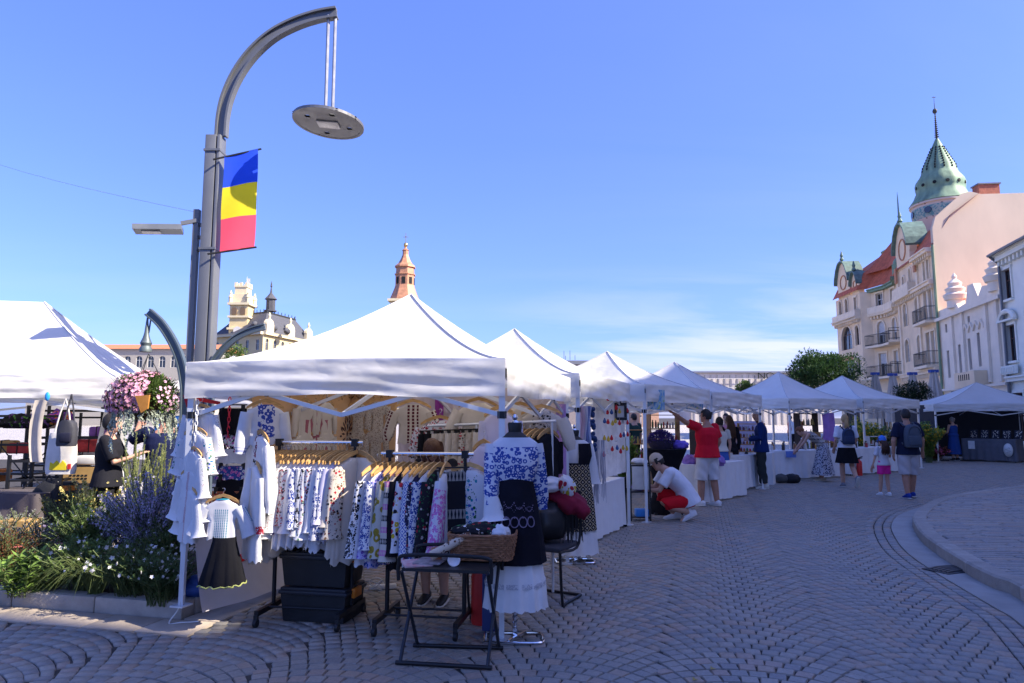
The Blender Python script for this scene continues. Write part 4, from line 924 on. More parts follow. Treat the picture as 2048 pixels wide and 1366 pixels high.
tl, tr_, bl, br_ = LL(449, 312, -.13), LL(517, 299, .10), LL(439, 503, -.13), LL(507, 495, .10)
cols = [('flag_blue', (.02, .09, .80)), ('flag_yellow', (.92, .76, .03)), ('flag_red', (.95, .10, .17))]
for k, (nm, c) in enumerate(cols):
    mb = MB()
    def ff(u, v, k=k):
        w = (k+v)/3; p = tl.lerp(tr_, u).lerp(bl.lerp(br_, u), w); return p+V((0, .02*math.sin(u*5+w*3)+.012*math.sin(w*9), 0))+V((.012*math.sin(w*PI)*(1-2*u)*-1, 0, 0))
    mb.grid(ff, 10, 10); o = mb.build(['blue_stripe', 'yellow_stripe', 'red_stripe'][k], mat(nm, c, .8, var=.05, trans=.5, bump=.1), flag, True)
for a, b in ((tl, tr_), (bl, br_)): mb = MB(); d = (b-a).normalized(); mb.tube([a-d*.16+V((0, .02, -.01)), b+d*.04], .013, 6); mb.build('pole', m_black, flag)
sec = thing('floodlight_mast', 'thin grey mast with flat floodlight clamped beside the street lamp', 'street lamp', (bx_, by_, 0))
a, b = LL(378, 835, -.02), LL(395, 420, -.02); a = V((b.x-.0, -.02, 0)); mb = MB(); mb.bar(V((b.x, -.02, 0)), b, .075, .075, (1, 0, 0)); mb.build('mast', m_grey, sec, False)
mb = MB(); c = LL(325, 458); mb.bar(LL(268, 458, -.3), LL(365, 459, -.1), .30, .07); hd = mb.build('lamp_head', mat('floodlight_grey', (.2, .21, .22), .45, metal=.3), sec, False)
mb = MB(); mb.bar(LL(284, 463, -.28), LL(322, 464, -.2), .14, .03); mb.build('lens', MATS['lamp_lens'], hd, False)
mb = MB(); mb.bar(LL(362, 447, -.1), LL(396, 441, -.04), .05, .05); mb.build('bracket_arm', m_grey, sec, False)
for py in (450, 475, 500): mb = MB(); mb.box((LL(403, py).x, 0, LL(403, py).z), (.14, .06, .04)); mb.build('clamp', m_grey, sec, False)
w0, w1 = at(-300, 208, 14), L_(400, 426); mb = MB(); mb.tube([w0.lerp(w1, t)-V((0, 0, .25*math.sin(PI*t))) for t in np.linspace(0, 1, 14)], .0035, 4)
tag(mb.build('cable', mat('cable_grey', (.5, .5, .53), .6)), 'thin cable strung across the sky to the floodlight mast', 'cable')
# ---------------------------------------------------------------- flower basket hangers
def hanger_post(label, pts, Y, foot_px):
    q = [at(px, py, Y) for px, py in pts]; f = V((q[0].x+.03, Y, .1)); r = thing('basket_post', label, 'post', f)
    s_ = spline([f, V((q[0].x+.01, Y, 1.2))]+q, 4); mb = MB(); mb.rings(ibeam([p-f for p in s_], .03, .042)); mb.build('curved_post', mat('post_bluegrey', (.10, .13, .15), .45, metal=.2), r); return r, q[-1]
YB = 6.8
hp, tip = hanger_post('slim curved post carrying the pink flower basket', [(371, 800), (369, 760), (361, 720), (345, 682), (322, 647), (297, 624)], YB, 365)
mb = MB(); f = hp.location; p = at(292, 690, YB)
for dx in (0, .035): mb.tube([tip-f+V((dx, 0, 0)), p-f+V((dx*.6, 0, .12))], .008, 5)
mb.lathe([(.008, .16), (.015, .08), (.022, .0), (.034, -.05), (.055, -.1), (.045, -.13), (.06, -.16), (.058, -.19)], p-f+V((0, 0, .12)), 10); mb.build('hanger_bell', mat('bell_pewter', (.14, .17, .17), .5, metal=.4), hp)
hanger_post('slim curved post bending away behind the nearest tent', [(424, 745), (436, 712), (455, 690), (478, 672), (505, 660), (530, 653)], 9.0, 420)
# ---------------------------------------------------------------- plants
def leaf(mb, p, d, L, W, up=None):
    d = d.normalized(); s_ = d.cross(V((0, 0, 1))) if up is None else d.cross(up); s_ = s_.normalized() if s_.length > 1e-4 else V((1, 0, 0)); n_ = s_.cross(d)
    mb.add([p, p+d*L*.5+s_*W*.5+n_*W*.15, p+d*L, p+d*L*.5-s_*W*.5+n_*W*.15], [(0, 1, 2), (0, 2, 3)])
def rdir(zmin=-1, zmax=1): z = rnd(zmin, zmax); a = rnd(0, 2*PI); r = math.sqrt(max(0, 1-z*z)); return V((r*math.cos(a), r*math.sin(a), z))
def bloom(mb, p, nrm, r, n=5):
    nrm = nrm.normalized(); x = nrm.orthogonal().normalized(); y = nrm.cross(x); vs = [p]; a0 = rnd(0, 6)
    for k in range(n*2): a = a0+PI*k/n; rr = r*(1 if k % 2 == 0 else .62); vs.append(p+nrm*r*.28*(1 if k % 2 == 0 else .7)+(x*math.cos(a)+y*math.sin(a))*rr)
    mb.add(vs, [(0, 1+k, 1+(k+1) % (2*n)) for k in range(2*n)])
def stems(mb, mbl, base, n, h, spread, per, L, W, droop=.0, lo=.2, mbf=None, fsize=.02, fper=0, flo=.75, r0=.1, upw=.35):
    for i in range(n):
        a = rnd(0, 2*PI); b = base+V((rnd(-r0, r0), rnd(-r0, r0), 0)); s_ = spread*math.sqrt(random.random()); hh = h*rnd(.72, 1.05)*(1-.25*(s_/max(spread, .01))**2)
        tip = b+V((math.cos(a)*s_, math.sin(a)*s_, hh)); mid = b.lerp(tip, .5)+V((-math.cos(a)*s_*.18, -math.sin(a)*s_*.18, hh*.06)); end = tip+V((math.cos(a)*droop, math.sin(a)*droop, -droop*.8))
        pts = [b, mid, tip]+([end] if droop else []); pts = spline(pts, 3); mb.tube(pts, [.004]*len(pts), 3, cap=False)
        for k in range(per):
            t = lo+(1-lo)*random.random(); f = t*(len(pts)-1); j = min(int(f), len(pts)-2); q = pts[j].lerp(pts[j+1], f-j); d = rdir(-.3, .5)+V((0, 0, upw)); leaf(mbl, q, d, L*rnd(.6, 1.2), W*rnd(.7, 1.2))
        if mbf:
            for k in range(fper if fper > 1 else int(random.random() < .4)):
                t = flo+(1-flo)*random.random(); f = t*(len(pts)-1); j = min(int(f), len(pts)-2); q = pts[j].lerp(pts[j+1], f-j); bloom(mbf, q+rdir()*.015, rdir(-.2, 1), fsize*rnd(.7, 1.2))
def lmat(key, c, tr=.3): return mat(key, c, .65, var=.35, scale=5, trans=tr, spec=.3)
G1, G2, G3 = lmat('leaf_green', (.12, .19, .045)), lmat('leaf_fresh', (.19, .30, .06)), lmat('leaf_dark', (.085, .14, .04))
GS = lmat('leaf_silver', (.44, .48, .40)); GSAGE = lmat('sage_bloom', (.38, .34, .50)); GY = lmat('spike_yellowgreen', (.42, .44, .17)); GR = lmat('leaf_russet', (.22, .07, .03)); STEM = lmat('stem', (.10, .13, .05), .1)
WF, PF, YF, OF = lmat('petal_white', (.75, .72, .72)), lmat('petal_pink', (.72, .16, .36)), lmat('petal_yellow', (.75, .5, .05)), lmat('petal_coral', (.68, .18, .15))
def plant(name, label, loc, group='plants in the flower bed', **k):
    r = thing(name, label, 'plant', loc, 0, group); a, b, c = MB(), MB(), MB(); lm = k.pop('lm'); fm = k.pop('fm', None)
    stems(a, b, V((0, 0, -.02)), mbf=c if fm else None, **k); a.build('stem', STEM, r)['kind'] = 'stuff'; b.build('foliage', lm, r, False)['kind'] = 'stuff'
    if fm: c.build('blossom', fm, r, False)['kind'] = 'stuff'
    return r
def bz(px, py): return gnd(px, py, .11)
plant('russian_sage', 'tall purple russian sage with silvery stems beside the tent leg', bz(292, 1150), n=190, h=.98, spread=.46, per=30, L=.035, W=.007, lm=GS, fm=GSAGE, fsize=.010, fper=46, flo=.42, lo=.1)
plant('russian_sage', 'smaller purple sage leaning towards the dark bushes', bz(250, 1135), n=90, h=.8, spread=.34, per=26, L=.035, W=.007, lm=GS, fm=GSAGE, fsize=.010, fper=34, flo=.45)
plant('goldenrod', 'pale yellow green upright flower spikes behind the purple sage', bz(268, 1118), n=34, h=1.32, spread=.25, per=120, L=.035, W=.010, lm=GY, lo=.55, upw=1.4)
plant('goldenrod', 'yellow green spikes close to the tent leg above the sage', bz(322, 1118), n=18, h=1.34, spread=.16, per=110, L=.035, W=.010, lm=GY, lo=.6, upw=1.4)
plant('yellow_shrub', 'sunlit pale yellow flowering shrub behind the black rucksack bench', bz(190, 1095), n=50, h=.92, spread=.3, per=24, L=.045, W=.018, lm=G2, fm=lmat('petal_cream', (.75,.62,.25)), fsize=.014, fper=24, flo=.75)
plant('bush', 'bushy green plant sprinkled with small white flowers', bz(180, 1140), n=130, h=.72, spread=.42, per=44, L=.045, W=.013, lm=G1, fm=WF, fsize=.016, fper=1, flo=.85)
plant('bush', 'olive coloured fine leaved bush in the middle of the bed', bz(150, 1120), n=120, h=.82, spread=.36, per=44, L=.04, W=.012, lm=lmat('leaf_olive', (.12, .13, .03)), fm=YF, fsize=.012, fper=1, flo=.9)
plant('gaura', 'dark green gaura with white blossoms in the shade of the tent', bz(262, 1192), n=110, h=.46, spread=.36, per=36, L=.045, W=.012, lm=G3, fm=WF, fsize=.021, fper=1, flo=.97)
plant('gaura', 'low gaura with white blossoms next to the tent leg and kerb', bz(322, 1203), n=100, h=.42, spread=.28, per=36, L=.045, W=.012, lm=G3, fm=WF, fsize=.018, fper=1, flo=.8)
plant('gaura', 'dense green gaura behind the long grass', bz(170, 1180), n=110, h=.5, spread=.4, per=38, L=.05, W=.013, lm=G1, fm=WF, fsize=.018, fper=1, flo=.85)
plant('gaura', 'shaded bush between the sage and the tent side', bz(335, 1160), n=110, h=.62, spread=.3, per=36, L=.05, W=.013, lm=G3, fm=WF, fsize=.016, fper=1, flo=.85)
plant('leafy_plant', 'bright green broad leaved plant at the kerb', bz(45, 1186), n=34, h=.36, spread=.26, per=12, L=.11, W=.038, lm=G2, lo=.1)
plant('leafy_plant', 'green broad leaved plant next to the long grass', bz(92, 1180), n=26, h=.32, spread=.22, per=11, L=.10, W=.032, lm=G1, lo=.1)
plant('russet_bush', 'russet brown low bush at the end of the bed', bz(6, 1150), n=130, h=.46, spread=.34, per=30, L=.03, W=.010, lm=GR, fm=None)
plant('silver_bush', 'silvery white low foliage behind the coneflowers', bz(78, 1125), n=120, h=.44, spread=.38, per=34, L=.03, W=.009, lm=lmat('leaf_white', (.42,.43,.38)))
plant('silver_bush', 'silvery mat of foliage beyond the russet bush', bz(20, 1105), n=110, h=.5, spread=.4, per=34, L=.03, W=.009, lm=MATS['leaf_white'])
def grass(label, loc, n, h, spread):
    r = thing('grass_tuft', label, 'grass', loc, 0, 'plants in the flower bed'); mb = MB()
    for i in range(n):
        a = rnd(0, 2*PI); s_ = spread*rnd(.4, 1); top_ = h*rnd(.6, 1.0); pts = spline([V((rnd(-.05,.05), rnd(-.05,.05), 0)), V((math.cos(a)*s_*.45, math.sin(a)*s_*.45, top_)), V((math.cos(a)*s_, math.sin(a)*s_, top_*rnd(.2, .75)))], 4)
        mb.tube(pts, [.0021*(1-.7*k/len(pts)) for k in range(len(pts))], 3, cap=False)
    mb.build('blade', lmat('grass_blade', (.17, .22, .07)), r)['kind'] = 'stuff'
grass('long arching pale grass hanging over the kerb', bz(190, 1190), 150, .36, .62); grass('second tuft of arching grass near the sage', bz(270, 1185), 90, .4, .5); grass('thin grass tuft beside the broad leaved plants', bz(120, 1170), 70, .4, .45)
def cone(label, px, py, Yb, pz, fm):
    top_ = at(px, py, Yb); r = thing('coneflower', label, 'flower', (top_.x, Yb, .1), 0, 'coneflowers'); h = top_.z-.1; mb = MB(); mb.tube([(0, 0, 0), (.01, 0, h*.5), (0, 0, h)], .004, 4); [leaf(mb, V((0, 0, h*rnd(.1, .6))), rdir(.1, .5), .08, .02) for _ in range(6)]; mb.build('stem', STEM, r)
    mb = MB(); mb.ell((0, 0, h+.006), (.013, .013, .012), 7, 4); mb.build('flower_head', lmat('cone_brown', (.2, .07, .02)), r)
    for k in range(9): a = 2*PI*k/9; mb = MB(); leaf(mb, V((.008*math.cos(a), .008*math.sin(a), h)), V((math.cos(a), math.sin(a), -.25)), .036, .014); mb.build('petal', fm, r, False)
for i, (px, py) in enumerate([(118, 1086), (92, 1096), (36, 1092), (128, 1118), (98, 1124)]):
    cone(['pink coneflower standing tallest by the silver foliage', 'pink coneflower just beside the tallest one', 'coral coneflower over the broad leaves', 'pale pink coneflower by the long grass', 'drooping pink coneflower low by the grass'][i], px, py, 6.55, 0, OF if i == 2 else PF)
# hanging basket
bc = at(290, 800, YB); hb = thing('flower_basket', 'hanging basket of pink petunias with silver trailing vines', 'flower basket', bc)
mb = MB(); mb.lathe([(.02, -.2), (.17, -.16), (.24, -.02), (.26, .06)], (0, 0, 0), 14); mb.build('bowl', mat('coir', (.10, .06, .03), .95), hb)
mb = MB(); mb.ext([(.08, -.31, .03), (.21, -.30, .04), (.19, -.28, -.09), (.13, -.28, -.13)], (0, -.02, 0)); mb.build('wooden_panel', mat('orange_wood', (.55, .24, .05), .6, var=.25), hb, False)
mb = MB()
for a in range(3): an = a*2.1+.4; mb.tube([(.22*math.cos(an), .22*math.sin(an), .05), (.01, 0, .46)], .004, 4)
mb.build('chain', m_iron, hb)
mf, ml = MB(), MB(); wl, sv = MB(), MB()
for i in range(1050):
    d = rdir(-.45, 1); r = V((.35, .30, .27))*rnd(.82, 1.02); p = V((d.x*r.x, d.y*r.y, d.z*r.z+.0))
    [leaf(ml, p*rnd(.75, 1.0), d+rdir()*.7, .05, .022) for _ in range(3)]
    if p.x < .13 and d.z > -.6: bloom(mf, p+d*.02, d+rdir()*.25, rnd(.019, .028))
    elif p.x > .22 and i % 2: bloom(wl, p+d*.02, d+rdir()*.25, rnd(.014, .02))
for i in range(150):
    d = rdir(.3, 1); leaf(ml, V((d.x*.25, d.y*.2, .12)), d+V((0, 0, .7)), rnd(.08, .16), .012)
for i in range(76):
    a = rnd(0, 2*PI); p = V((.24*math.cos(a), .24*math.sin(a), -.1)); Ls = rnd(.12, .36)*(.75+.45*(math.sin(a*3+1) > 0))
    pts = [p+V((.05*math.cos(a)*min(1, t*2)+.014*math.sin(t*9+a), .05*math.sin(a), -Ls*t)) for t in np.linspace(0, 1, 8)]; sv.tube(pts, .003, 3, cap=False)
    for k in range(int(Ls*110)): t = random.random(); q = pts[min(int(t*7), 6)].lerp(pts[min(int(t*7)+1, 7)], t*7-int(t*7)); bloom(sv, q, rdir(), .013, 3)
for nm, b, m_ in (('foliage', ml, G1), ('pink_bloom', mf, lmat('petunia', (.86, .40, .50))), ('pale_bloom', wl, lmat('petunia_pale', (.75, .45, .6))), ('trailing_vine', sv, lmat('vine_silver', (.5, .55, .45)))): b.build(nm, m_, hb, False)['kind'] = 'stuff'
# ---------------------------------------------------------------- trees
def tree(label, px, py, Y, rx, rz_, zc=None, n=2600, m_=None, name='tree', ls=.2):
    c = at(px, py, Y); r = thing(name, label, 'tree', (c.x, Y, 0)); mb = MB(); h = c.z
    pts = [V((0, 0, 0)), V((.05, 0, h*.4)), V((0, 0, h*.8))]; mb.tube(spline(pts, 4), [.13*rx/2*(1-.05*k) for k in range(9)], 8)
    for k in range(7): a = k*.9; mb.tube([V((0, 0, h*.55)), V((math.cos(a)*rx*.35, math.sin(a)*rx*.35, h+rz_*.1)), V((math.cos(a)*rx*.7, math.sin(a)*rx*.7, h+rz_*rnd(-.1, .5)))], [.05*rx/2, .03*rx/2, .01], 5)
    mb.build('trunk', mat('bark', (.09, .065, .045), .9, bump=.6, bscale=20), r)
    lf = MB(); cl = []
    for k in range(70): d = rdir(-.75, 1); q = rnd(.5, .82); cl.append((V((d.x*rx*q, d.y*rx*q, h+d.z*rz_*q)), rx*rnd(.22, .34)))
    for i in range(n):
        cc, cr_ = random.choice(cl); d = rdir(-.6, 1); p = cc+d*cr_*rnd(.7, 1.05); leaf(lf, p, d+rdir()*.8, ls*rnd(.6, 1.2), ls*.5)
    lf.build('crown', m_ or G1, r, False); return r
tree('large round headed tree in front of the palace', 1648, 758, 40, 2.35, 1.45, n=17000, ls=.17, m_=lmat('leaf_tree', (.045, .095, .028)))
tree('small dark ball tree in front of the folded parasols', 1824, 790, 34, .88, .66, n=4200, ls=.11, m_=lmat('leaf_black_green', (.022, .045, .018)))
tree('light green street tree between the far stall peaks', 1490, 784, 70, 1.0, 1.2, n=1600, ls=.3, m_=lmat('leaf_lime', (.13, .19, .05)))
tree('young light tree behind the lamp post before city hall', 470, 722, 60, 1.3, 1.7, n=1800, ls=.26, m_=MATS['leaf_lime'])
# ---------------------------------------------------------------- clothes
ORD = ['first', 'second', 'third', 'fourth', 'fifth', 'sixth', 'seventh', 'eighth', 'ninth', 'tenth', 'eleventh', 'twelfth', 'thirteenth', 'fourteenth', 'fifteenth', 'sixteenth', 'seventeenth', 'eighteenth', 'nineteenth', 'twentieth', 'twenty-first', 'twenty-second']
hook_me = None
def hanger_mesh(clip=False):
    mb = MB(); pts = [(-.20, 0, -.135), (-.15, 0, -.105), (-.08, 0, -.075), (0, 0, -.055), (.08, 0, -.075), (.15, 0, -.105), (.20, 0, -.135)]
    rs = []
    for x, y, z in pts: w = .012; h = .017 if abs(x) < .17 else .012; rs.append([V((x, -w*.5, z-h)), V((x, w*.5, z-h)), V((x, w*.5, z+h)), V((x, -w*.5, z+h))])
    mb.rings(rs); return mb.mesh('hanger', m_wood, 'auto')
def hook_mesh():
    mb = MB(); mb.tube([(0, 0, -.055), (0, 0, -.02), (.018, 0, -.005), (.02, 0, .012), (.008, 0, .022), (-.012, 0, .016)], .0022, 5); return mb.mesh('hook', m_chrome)
HM, KM = hanger_mesh(), hook_mesh()
def add_hanger(root):
    o = bpy.data.objects.new('hanger', HM); COL.objects.link(o); o.parent = root
    k = bpy.data.objects.new('hook', KM); COL.objects.link(k); k.parent = o
def cloth_rings(prof, n=28, fold=.0, nf=7, seed=0, x0=0, y0=0, hemjit=.0, pw=2.4):
    """prof: (z, half width, half depth); returns rings and uvs in metres"""
    rg = random.Random(seed); a1, a2 = rg.uniform(0, 6), rg.uniform(0, 6); rs, uv = [], []; L = prof[0][0]-prof[-1][0]; zt = prof[0][0]
    for z, w, d in prof:
        t = (zt-z)/L; ring = []
        for k in range(n):
            a = 2*PI*k/n; c, s_ = math.cos(a), math.sin(a); e = 2/pw
            x = w*math.copysign(abs(c)**e, c); y = d*math.copysign(abs(s_)**e, s_)
            f = fold*t*(math.sin(nf*a+a1)+.6*math.sin((nf*2+1)*a+a2+t*2)); x += f*c*.8; y += f*s_
            zz = z-(hemjit*math.sin(nf*1.5*a+a2) if t > .98 else 0)
            ring.append(V((x0+x, y0+y, zz))); uv.append((x, t*L))
        rs.append(ring)
    return rs, uv
def hollow(mb, rs, uv):
    n = len(rs[0]); vs = [p for r in rs for p in r]
    mb.add(vs, [(i*n+k, i*n+(k+1) % n, (i+1)*n+(k+1) % n, (i+1)*n+k) for i in range(len(rs)-1) for k in range(n)], uv)
def sleeve(mb, p0, out, L, r0, r1, seed, flare=1.0, fwd=0, n=12):
    rg = random.Random(seed); pts = [p0, p0+V((out*.55, fwd*.4, -L*.45)), p0+V((out, fwd, -L))]; pts = spline(pts, 5); m = len(pts); vs, uv = [], []; sgn = 1 if out > 0 else -1; acc = 0; a1 = rg.uniform(0, 6)
    for i, p in enumerate(pts):
        t = i/(m-1); r = r0+(r1-r0)*t; 
        if t > .86: r *= (.72 if flare <= 1 else 1+(flare-1)*(t-.86)/.14)
        tg = (pts[min(i+1, m-1)]-pts[max(i-1, 0)]).normalized(); x = tg.cross(V((0, 1, 0))).normalized(); y = V((0, 1, 0)); acc += (p-pts[i-1]).length if i else 0
        for k in range(n):
            a = 2*PI*k/n; f = 1+.10*math.sin(3*a+a1+t*3)+.06*math.sin(5*a-t*6); q = p-x*math.cos(a)*r*f*sgn+y*math.sin(a)*r*.62*f; vs.append(q); uv.append(((a-PI)*r*.8, acc))
    mb.add(vs, [(i*n+k, i*n+(k+1) % n, (i+1)*n+(k+1) % n, (i+1)*n+k) for i in range(m-1) for k in range(n)], uv)
SEED = [100]
def shirt(label, loc, rz, bm_, sm=None, L=.62, W=.235, D=.05, sl=.5, sw=.075, flare=1.0, out=.07, hang=True, group=None, name='blouse', cuff=None, fold=.008, hemz=.012, tilt=0, trim=None, fwd=0):
    SEED[0] += 1; sd = SEED[0]; r = thing(name, label, name.split('_')[-1], loc, rz, group); r.rotation_euler.y = tilt
    z0 = -.10
    prof = [(z0, .07, .028), (z0-.022, .10, .034), (z0-.05, .165, .034), (z0-.085, .205, .034), (z0-.13, .215, .036+D*.1), (z0-.22, W*.9, D*.8)]
    prof += [(z0-.22-(L-.22)*k/6, W*(.9+.16*k/6), D*(.85+.25*k/6)) for k in range(1, 7)]
    rs, uv = cloth_rings(prof, 32, fold, 6, sd, hemjit=hemz); mb = MB(); hollow(mb, rs, uv); b = mb.build('body', bm_, r, True)
    sm = sm or bm_
    for sg in (-1, 1):
        mb = MB(); sleeve(mb, V((sg*.185, 0, z0-.085)), sg*out, sl, .068, sw, sd+sg, flare, fwd); s_ = mb.build('sleeve', sm, r, True)
        if cuff: mb = MB(); e = V((sg*(.185+out), fwd, z0-.085-sl)); mb.lathe([(sw*.78, .0), (sw*.8, .05), (sw*.74, .1)], e, 12, (1, .66), cap=False); mb.build('cuff', cuff, s_)
    if trim: mb = MB(); mb.tube([(.072*math.cos(a), .03*math.sin(a), z0+.0) for a in np.linspace(0, 2*PI, 16)[:-1]], .007, 5, True); mb.build('neck_trim', trim, b)
    if hang: add_hanger(r)
    return r
def skirt(label, loc, rz, m, L=.5, w0=.17, w1=.3, D=.06, pleat=14, group=None, trim=None, name='skirt', clip=True, fold=.02):
    SEED[0] += 1; r = thing(name, label, name, loc, rz, group)
    prof = [(-.05, w0, D*.5), (-.08, w0*1.01, D*.55)]+[(-.08-(L-.08)*k/7, w0+(w1-w0)*k/7, D*(.55+.6*k/7)) for k in range(1, 8)]
    rs, uv = cloth_rings(prof, 56, fold, pleat, SEED[0], hemjit=.006); mb = MB(); hollow(mb, rs, uv); b = mb.build('cloth', m, r, True)
    if trim: mb = MB(); mb.tube([p+V((0, 0, 0)) for p in rs[-1]], .006, 4, True); mb.build('hem', trim, b)
    if clip:
        mb = MB(); mb.bar((-w0, 0, -.02), (w0, 0, -.02), .012); mb.build('hanger', m_black, r)
        for s_ in (-1, 1): mb = MB(); mb.box((s_*w0*.75, -.01, -.045), (.03, .02, .06)); mb.build('clip', m_blackpl, r, False)
    return r
WH, CR, LAV = (.74, .73, .74), (.66, .58, .48), (.62, .58, .74)
BK, RD, NV, BL, GN, PU, PK, TQ, BR, YL_ = (.02, .02, .026), (.42, .03, .05), (.05, .06, .17), (.05, .10, .42), (.03, .14, .05), (.16, .07, .42), (.62, .16, .42), (.02, .26, .33), (.16, .07, .03), (.55, .42, .04)
e_ = lambda k, *a, **kw: emb('cloth_'+k, *a, **kw)
CL = dict(
 white=mat('cloth_white', WH, .9, var=.04, bump=.3, bscale=60, trans=.15), cream=mat('cloth_cream', CR, .9, var=.06, bump=.3, bscale=60, trans=.12), lav=mat('cloth_lavender', LAV, .9, var=.05, trans=.12), black=m_blackcloth,
 redfl=e_('red_floral', WH, (RD, BK, RD), 'floral', 54, dens=.42), navyfl=e_('navy_floral', WH, (NV, RD, BK), 'floral', 59, dens=.46, band=(0, .058)), bw=e_('black_bold', WH, (BK, BK), 'floral', 45, dens=.48, band=(0, .058)), greenfl=e_('green_floral', WH, (GN, NV, RD), 'floral', 36, dens=.34, band=(0, .058)),
 bluelat=e_('blue_lattice', WH, (BL, NV), 'ring', 40, dens=.36), brownfl=e_('brown_floral', CR, (BR, RD, BK), 'floral', 37, dens=.36), blackrow=e_('black_rows', WH, (BK, NV), 'rows', 16), violet=e_('violet', (.5, .46, .72), (PU, BL), 'floral', 37, dens=.36), yring=e_('yellow_rings', (.55, .53, .45), (YL_, BK), 'ring', 15, dens=.4),
 pinkrow=e_('pink_rows', CR, (PK, BK), 'rows', 12), redband=e_('red_band', WH, (RD, BK, YL_), 'floral', 25, band=(0, .06), dens=.44), bluedia=e_('blue_diamond', WH, (BL, BL), 'diamond', 18), navyred=e_('navy_red', (.03, .03, .07), (RD, WH, WH), 'floral', 42, dens=.36, band=(0, .058)), pinkbig=e_('pink_embroidery', (.68, .68, .74), (PK, (.6, .22, .55)), 'floral', 42, dens=.52, vband=(.06, .52)), blackbands=e_('black_bands', BK, ((.32, .3, .27), BK), 'rows', 7), teal=e_('teal_floral', WH, (TQ, BL, GN), 'floral', 28, band=(0, .09), dens=.34), tealfront=e_('turquoise_front', WH, (TQ, (.03, .2, .32)), 'lines', 42, band=(0, .085), vband=(.10, .42)), bluecollar=e_('blue_collar', WH, (BL, (.04, .06, .3)), 'ring', 24, band=(0, .09), vband=(0, .34), dens=.5), redsleeve=e_('red_line', WH, (RD, RD), 'lines', 60, band=(0, .02)), redfine=e_('red_fine', WH, (RD, GN, BK), 'floral', 68, dens=.25, band=(0, .058)), bluefl=e_('blue_blossom', WH, (BL, NV), 'ring', 44, dens=.42, band=(0, .058)), goldlat=e_('gold_lattice', (.02, .018, .02), ((.38, .31, .2), (.45, .4, .32)), 'diamond', 13), floralblack=e_('black_floral', BK, (RD, (.5, .45, .4), GN), 'floral', 28, dens=.3), shorts1=e_('print_pink', WH, (PK, BK, GN), 'floral', 44, dens=.5), shorts2=e_('print_blue', (.05, .08, .3), (PK, BL, WH), 'floral', 44, dens=.5), orangefl=e_('print_orange', (.5, .16, .08), (CR, RD, BR), 'floral', 51, dens=.4), maroonstripe=e_('maroon_stripe', CR, ((.2, .015, .03), BK), 'lines', 20, band=(0, .07)), creamlace=e_('cream_lace', (.62, .54, .44), ((.5, .42, .33), (.55, .46, .36)), 'ring', 24, dens=.4), floralcream=e_('dress_print', (.6, .53, .44), (BR, (.25, .2, .18)), 'floral', 44, dens=.3), lavcuff=e_('lavender_cuffs', (.66, .63, .76), (PU, PU), 'rows', 14, vband=(.3, .6)), pinkcard=mat('cloth_rose', (.40, .12, .15), .9, trans=.1))
DESC = dict(white='plain white', cream='plain cream', lav='plain lavender', black='black', redfl='white and bold red floral', navyfl='white, navy and red floral', bw='white with bold black motif', greenfl='white with loose green flowers', bluelat='white with blue ring lattice', brownfl='cream with brown flowers', blackrow='white with black zigzag rows', violet='violet embroidered', yring='yellow ring patterned', pinkrow='cream with pink and black rows', redband='white with red flower band', bluedia='white with blue diamond lattice', navyred='dark navy and red floral', pinkbig='pale with large pink embroidery', blackbands='black with pale woven bands', teal='white with teal floral bands', bluefl='white with fine blue blossoms', redfine='white with fine red sprigs', floralblack='black floral')
# --- chrome clothes racks
def rack(label, pL, pR, feet, hz, n_legs=True):
    d = (pR-pL); L = d.length; d.normalize(); fw = V((d.y, -d.x, 0)); r = thing('clothes_rack', label, 'clothes rack', (*((pL+pR)/2).xy, 0), 0)
    o = r.location; q = lambda p: p-V(o); A, B = q(V((*pL.xy, hz))), q(V((*pR.xy, hz)))
    mb = MB(); mb.tube([A-d*.02, B+d*.02], .016, 12); mb.build('rail', m_chrome, r)
    for P0 in (A+d*.05, B-d*.05):
        mb = MB(); mb.box((P0.x, P0.y, hz), (.05, .05, .06), math.atan2(d.y, d.x)); mb.build('clamp', m_blackpl, r, False)
        mb = MB(); mb.tube([V((P0.x, P0.y, .09)), V((P0.x, P0.y, hz*.55))], .017, 10); mb.tube([V((P0.x, P0.y, hz*.55)), V((P0.x, P0.y, hz))], .013, 10); mb.build('upright', m_black, r)
        mb = MB(); a, b = P0+fw*.27, P0-fw*.27; mb.bar(V((a.x, a.y, .105)), V((b.x, b.y, .105)), .035, .04); mb.build('foot_bar', m_black, r, False)
        for c in (a, b):
            mb = MB(); mb.lathe([(.032, -.013), (.034, 0), (.032, .013)], (0, 0, 0), 14); mb.xf(Matrix.Translation((c.x, c.y, .034)) @ Matrix.Rotation(math.atan2(fw.y, fw.x), 4, 'Z') @ Matrix.Rotation(PI/2, 4, 'X')); mb.box((c.x, c.y, .075), (.03, .03, .04)); mb.build('caster', m_blackpl, r)
    for s_ in (-.1, .1): mb = MB(); mb.tube([V((*(A+d*.05+fw*s_).xy, .115)), V((*(B-d*.05+fw*s_).xy, .115))], .009, 8); mb.build('base_rail', m_black, r)
    return r
Y1 = 5.72; r1L, r1R = at(548, 885, Y1+.06), at(722, 885, Y1-.06); hz1 = (r1L.z+r1R.z)/2
rack('chrome clothes rack packed with white embroidered blouses', r1L, r1R, None, hz1)
Y2 = 5.5; r2L, r2R = at(768, 908, Y2+.06), at(943, 908, Y2-.06); hz2 = (r2L.z+r2R.z)/2
rack('lower chrome clothes rack with coloured blouses beside the folding table', r2L, r2R, None, hz2)
